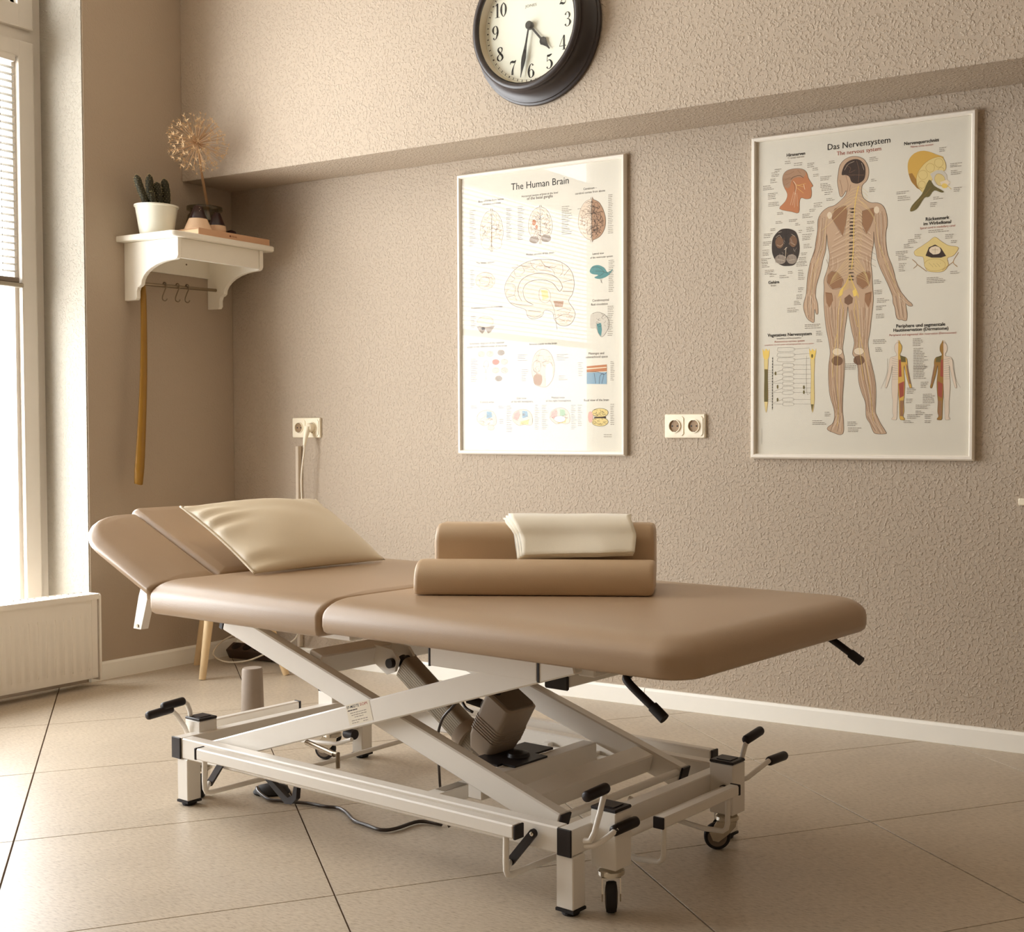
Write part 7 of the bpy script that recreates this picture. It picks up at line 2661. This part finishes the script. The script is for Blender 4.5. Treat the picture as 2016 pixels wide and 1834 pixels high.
lever([(-0.655, -0.243, 0.140), (-0.668, -0.243, 0.152), (-0.674, -0.250, 0.180), (-0.680, -0.268, 0.212), (-0.680, -0.285, 0.229)], (-0.680, -0.352, 0.225), (-0.680, -0.280, 0.231))
# black adjusting handles under the foot cushion
for sy in (-1, 1):
    x_ = 0.757 if sy < 0 else 0.765
    h = MB().tube([(x_ + 0.05, sy * 0.24, 0.4900), (x_ + 0.012, sy * 0.27, 0.4890), (x_ + 0.001, sy * 0.292, 0.480), (x_ + 0.008, sy * 0.3, 0.468), (x_ + 0.07, sy * 0.3, 0.425)] if sy < 0 else [(0.80, 0.24, 0.4900), (0.83, 0.28, 0.489), (0.855, 0.3, 0.484), (0.925, 0.3, 0.446)], 0.0078, 12, True, 5).build('tilt_handle', M_black, tb, smooth=True)
    a = Vector((x_ + 0.062, -0.3, 0.431)) if sy < 0 else Vector((0.915, 0.3, 0.451)); b = a + Vector((0.026, 0, -0.019 if sy < 0 else -0.015))
    MB().tube([a, b], 0.0102, 14).build('grip', M_rubber, h, auto=50)
# ratchet bracket at the hinge of the head end
for sy in (-1, 1):
    b_ = MB().prism([(-0.700, 0.444), (-0.668, 0.444), (-0.640, 0.520), (-0.642, 0.545), (-0.662, 0.556), (-0.676, 0.525)], sy * 0.372, sy * 0.352, 'xz').build('hinge_bracket', M_white, tb)
    MB().lathe([(0.004, 0), (0.004, 0.002)], 10, Matrix.Translation((-0.681, sy * 0.3725 if sy < 0 else 0.3505, 0.452)) @ MX).build('screw', M_steel, b_)
# return spring and rear knob seen through the frame
MB().tube([(-0.545, 0.03, 0.102), (-0.40, 0.0, 0.098)], 0.0075, 10).tube([(-0.40, 0.0, 0.1), (-0.385, 0.0, 0.100)], 0.006, 8).tube([(-0.387, 0, 0.104), (-0.387, 0, 0.064)], 0.0055, 10).build('return_spring', M_steel, tb, auto=50)
MB().tube([(-0.62, 0.2615, 0.085), (-0.62, 0.235, 0.085)], 0.012, 18).build('rear_knob', M_white, tb, auto=50)
MB().tube([(-0.585, 0.2, 0.088), (-0.55, 0.2, 0.088)], 0.014, 18).build('rear_knob', M_black, tb, auto=50)
# brackets on the rear rail
MB().tube([(0.05, 0.258, 0.135), (0.42, 0.258, 0.135)], 0.007, 12).build('rear_shaft', M_white, tb, auto=50)
for xx in (0.10, 0.25, 0.36): MB().box(xx - .010, xx + .010, 0.248, 0.2675, 0.122, 0.150, None, 0.002).build('shaft_clamp', M_white, tb)
# floor-level control box in the middle of the frame
MB().box(-0.02, 0.055, -0.16, 0.0, 0.0, 0.022, None, 0.003).build('plug_box', M_alu, tb) if False else None
# foot switch pedal and its dark cable on the floor
cg = math.cos(TH); sg = math.sin(TH)
def TW(x, y, z): return (2.212 + x * cg - y * sg, -1.335 + x * sg + y * cg, z)
fs = MB().lathe([(0.036, 0.0), (0.038, 0.006), (0.030, 0.022), (0.010, 0.030)], 24, Matrix.Translation(TW(-0.525, -0.100, 0)) @ Matrix.Scale(1.25, 4, (0.9, 0.44, 0)) @ Matrix.Scale(.8, 4, (0, 0, 1)))
fo = fs.build('foot_switch', M_rubber, auto=50); tag(fo, 'black foot switch on the floor under the left end of the treatment table', 'foot switch')
tag(MB().tube([TW(-0.545, -0.13, 0.018), TW(-0.52, -0.142, 0.012), TW(-0.467, -0.152, 0.006), TW(-0.422, -0.141, 0.0062), TW(-0.36, -0.118, 0.006), TW(-0.305, -0.111, 0.006), TW(-0.27, -0.10, 0.006), TW(-0.22, -0.115, 0.006), TW(-0.16, -0.145, 0.006), TW(-0.114, -0.151, 0.006), TW(-0.056, -0.156, 0.006), TW(-0.035, -0.13, 0.006), TW(-0.03, -0.06, 0.006), TW(0.03, -0.045, 0.006)], 0.0045, 8, True, 5).build('floor_cable', M_cordb, smooth=True), 'dark glossy cable winding over the tiles from the foot switch', 'cable')
# ------------------------------------------------------------------ pillow
pl = MB(); N = 44; c00, c10, c11, c01 = [Vector(p) for p in ((-0.462, -0.192, 0.578), (-0.456, 0.232, 0.577), (-0.744, 0.232, 0.736), (-0.772, -0.188, 0.733))]
nrm = (c10 - c00).cross(c01 - c00).normalized(); nrm = -nrm if nrm.z < 0 else nrm
def padz(x, y):
    return 0.5755 if x > -0.600 else 0.5745 + (-0.600 - x) * math.tan(TL)
V = [[[None] * (N + 1) for _ in range(N + 1)] for _ in range(2)]; q = random.Random(2)
for s_ in (0, 1):
    for i in range(N + 1):
        for j in range(N + 1):
            u, v = i / N, j / N; base = (c00 * (1 - u) + c10 * u) * (1 - v) + (c01 * (1 - u) + c11 * u) * v
            e = (max(0, 4 * u * (1 - u)) ** .55) * (max(0, 4 * v * (1 - v)) ** .55)
            pin = 0.020 * (math.sin(PI * u) * (1 - abs(2 * v - 1)) * 0 + 1)
            cen = (c00 + c10 + c11 + c01) / 4
            # edges pull in between the corners
            pull = 0.045 * (math.sin(PI * u) * (2 * v - 1) ** 8 + math.sin(PI * v) * (2 * u - 1) ** 8)
            base = base.lerp(cen, pull)
            wr = 0.0055 * math.sin(30 * v + 4 * u + 2 * math.sin(9 * v)) * math.exp(-((u - .04) / .17) ** 2) + 0.0035 * math.sin(17 * (v + .5 * u) + 1) * math.exp(-((v - 0.85) / .25) ** 2) + 0.003 * math.sin(9 * u - 5 * v) * math.exp(-((v - 0.5) / .4) ** 2)
            t = (0.052 * e + wr * e ** .35) if s_ == 0 else (-0.030 * e)
            p = base + nrm * t; p.z = max(p.z, padz(p.x, p.y) + 0.0015 + (0.0008 if s_ == 0 else 0))
            V[s_][i][j] = p
vb = []
for s_ in (0, 1): vb.append([[pl.bm.verts.new(V[s_][i][j]) if not (s_ == 1 and (i in (0, N) or j in (0, N))) else None for j in range(N + 1)] for i in range(N + 1)])
for i in range(N + 1):
    for j in range(N + 1):
        if vb[1][i][j] is None: vb[1][i][j] = vb[0][i][j]
for s_ in (0, 1):
    for i in range(N):
        for j in range(N):
            f = (vb[s_][i][j], vb[s_][i + 1][j], vb[s_][i + 1][j + 1], vb[s_][i][j + 1])
            if len(set(f)) == 4: pl.bm.faces.new(f)
po = pl.build('pillow', M_pil, None, smooth=True); po.location = (2.212, -1.335, 0); po.rotation_euler = (0, 0, TH)
tag(po, 'plump satin beige pillow leaning on the raised head end of the table', 'pillow')
pe = MB(); ed = [V[0][0][j] for j in range(N + 1)]
pe.tube([p + Vector((0, -0.001, 0.0005)) for p in ed], 0.0028, 6); pe.build('closure_seam', M_pil, po, smooth=True)
# ------------------------------------------------------------------ bolsters and folded towel
BA = math.atan2(-1.354 + 1.589, 2.79 - 2.334); bt_ = 0.5765
def bolster(name, org, L, prof, er, label):
    o = MB(); R = []
    cx = sum(p[0] for p in prof) / len(prof); cz = sum(p[1] for p in prof) / len(prof)
    for s_, k in ((0.0, .80), (0.002, .90), (er * .35, .965), (er, 1.0), (L - er, 1.0), (L - er * .35, .965), (L - .002, .90), (L, .80)):
        R.append([(s_, cx + (p[0] - cx) * k, max(0.0, cz + (p[1] - cz) * k)) for p in prof])
    o.rings(R); b = o.build(name, M_bol, None, auto=50); b.location = org; b.rotation_euler = (0, 0, BA); return tag(b, label, 'bolster')
w_ = 0.13; hb = 0.071
prof = [(0.004, 0.0), (0.0, 0.006)] + [(w_ / 2 - w_ / 2 * math.cos(t), 0.010 + (hb - .010) * math.sin(t) ** .75) for t in [k * PI / 18 for k in range(1, 18)]] + [(w_, 0.006), (w_ - .004, 0.0)]
ux, uy = math.cos(BA), math.sin(BA)
bolster('half_roll_bolster', (2.328, -1.587, bt_), 0.522, prof, 0.012, 'low beige half-round bolster lying in front on the table')
o2x, o2y = 2.328 - uy * 0.150 + ux * 0.014, -1.587 + ux * 0.150 + uy * 0.014
prof2 = rrect(0, 0.120, 0, 0.142, 0, 8, [0.04, 0.04, 0.018, 0.018])
b2o = bolster('tall_bolster', (o2x, o2y, bt_), 0.503, prof2, 0.014, 'taller beige rounded bolster behind the half-round one, with the cloth over it')
# folded cloth: a thick folded strip bent over the top front edge of the tall bolster
def cloth(name, x0, x1, path, th, label, layers=3):
    o = MB(); nx = 28; P = catmull([Vector((0, a, b)) for a, b in path], 6); rows = []
    for i in range(nx + 1):
        u = i / nx; r = []
        for j, p in enumerate(P):
            v = j / (len(P) - 1); xx = x0 + (x1 - x0) * u + 0.062 * v * (1 - u) + 0.024 * v * u + 0.004 * math.sin(9 * v + 1)
            wv = 0.0035 * math.sin(7 * u + 3 * v) * v + 0.003 * math.exp(-((u - .25 - .5 * v) / .10) ** 2) * v
            r.append(Vector((xx, p.y - wv, p.z + 0.002 * math.sin(11 * u + 2 * v) * (1 - v) * .3 + (-0.008 * v * (1 - u)))))
        rows.append(r)
    return rows
TP = [(0.100, 0.1440), (0.060, 0.1450), (0.030, 0.1430), (0.004, 0.132), (-0.014, 0.110), (-0.054, 0.0765)]
tw = None
for L_ in range(3):
    off = 0.0015 + L_ * 0.0052; rows = cloth('x', 0.140 + L_ * 0.006, 0.140 + 0.300 - (2 - L_) * 0.002, TP, 0, '')
    o = MB(); nj = len(rows[0]); th = 0.0044
    N_ = []
    for i, r in enumerate(rows):
        nn = []
        for j in range(nj):
            t = (r[min(j + 1, nj - 1)] - r[max(j - 1, 0)]); n_ = Vector((0, t.z, -t.y)).normalized(); n_ = -n_ if n_.z < 0 or (abs(n_.z) < .01 and n_.y > 0) else n_
            if n_.z < 0: n_ = -n_
            nn.append(n_)
        N_.append(nn)
    # closed loop section per column: outer side then inner side
    R = []
    for i, r in enumerate(rows):
        outer = [r[j] + N_[i][j] * (off + th) for j in range(nj)]; inner = [r[j] + N_[i][j] * off for j in range(nj)][::-1]
        tip = r[-1] + (r[-1] - r[-2]).normalized() * 0.003 + N_[i][-1] * (off + th / 2); tp0 = r[0] + (r[0] - r[1]).normalized() * 0.003 + N_[i][0] * (off + th / 2)
        R.append(outer + [tip] + inner + [tp0])
    o.rings(R)
    if tw is None:
        tw = o.build('folded_cloth', M_towel, None, smooth=True); tw.location = (o2x, o2y, bt_); tw.rotation_euler = (0, 0, BA); tag(tw, 'cream cloth folded in layers, draped over the taller bolster', 'cloth')
    else: o.build('cloth_layer', M_towel, tw, smooth=True)
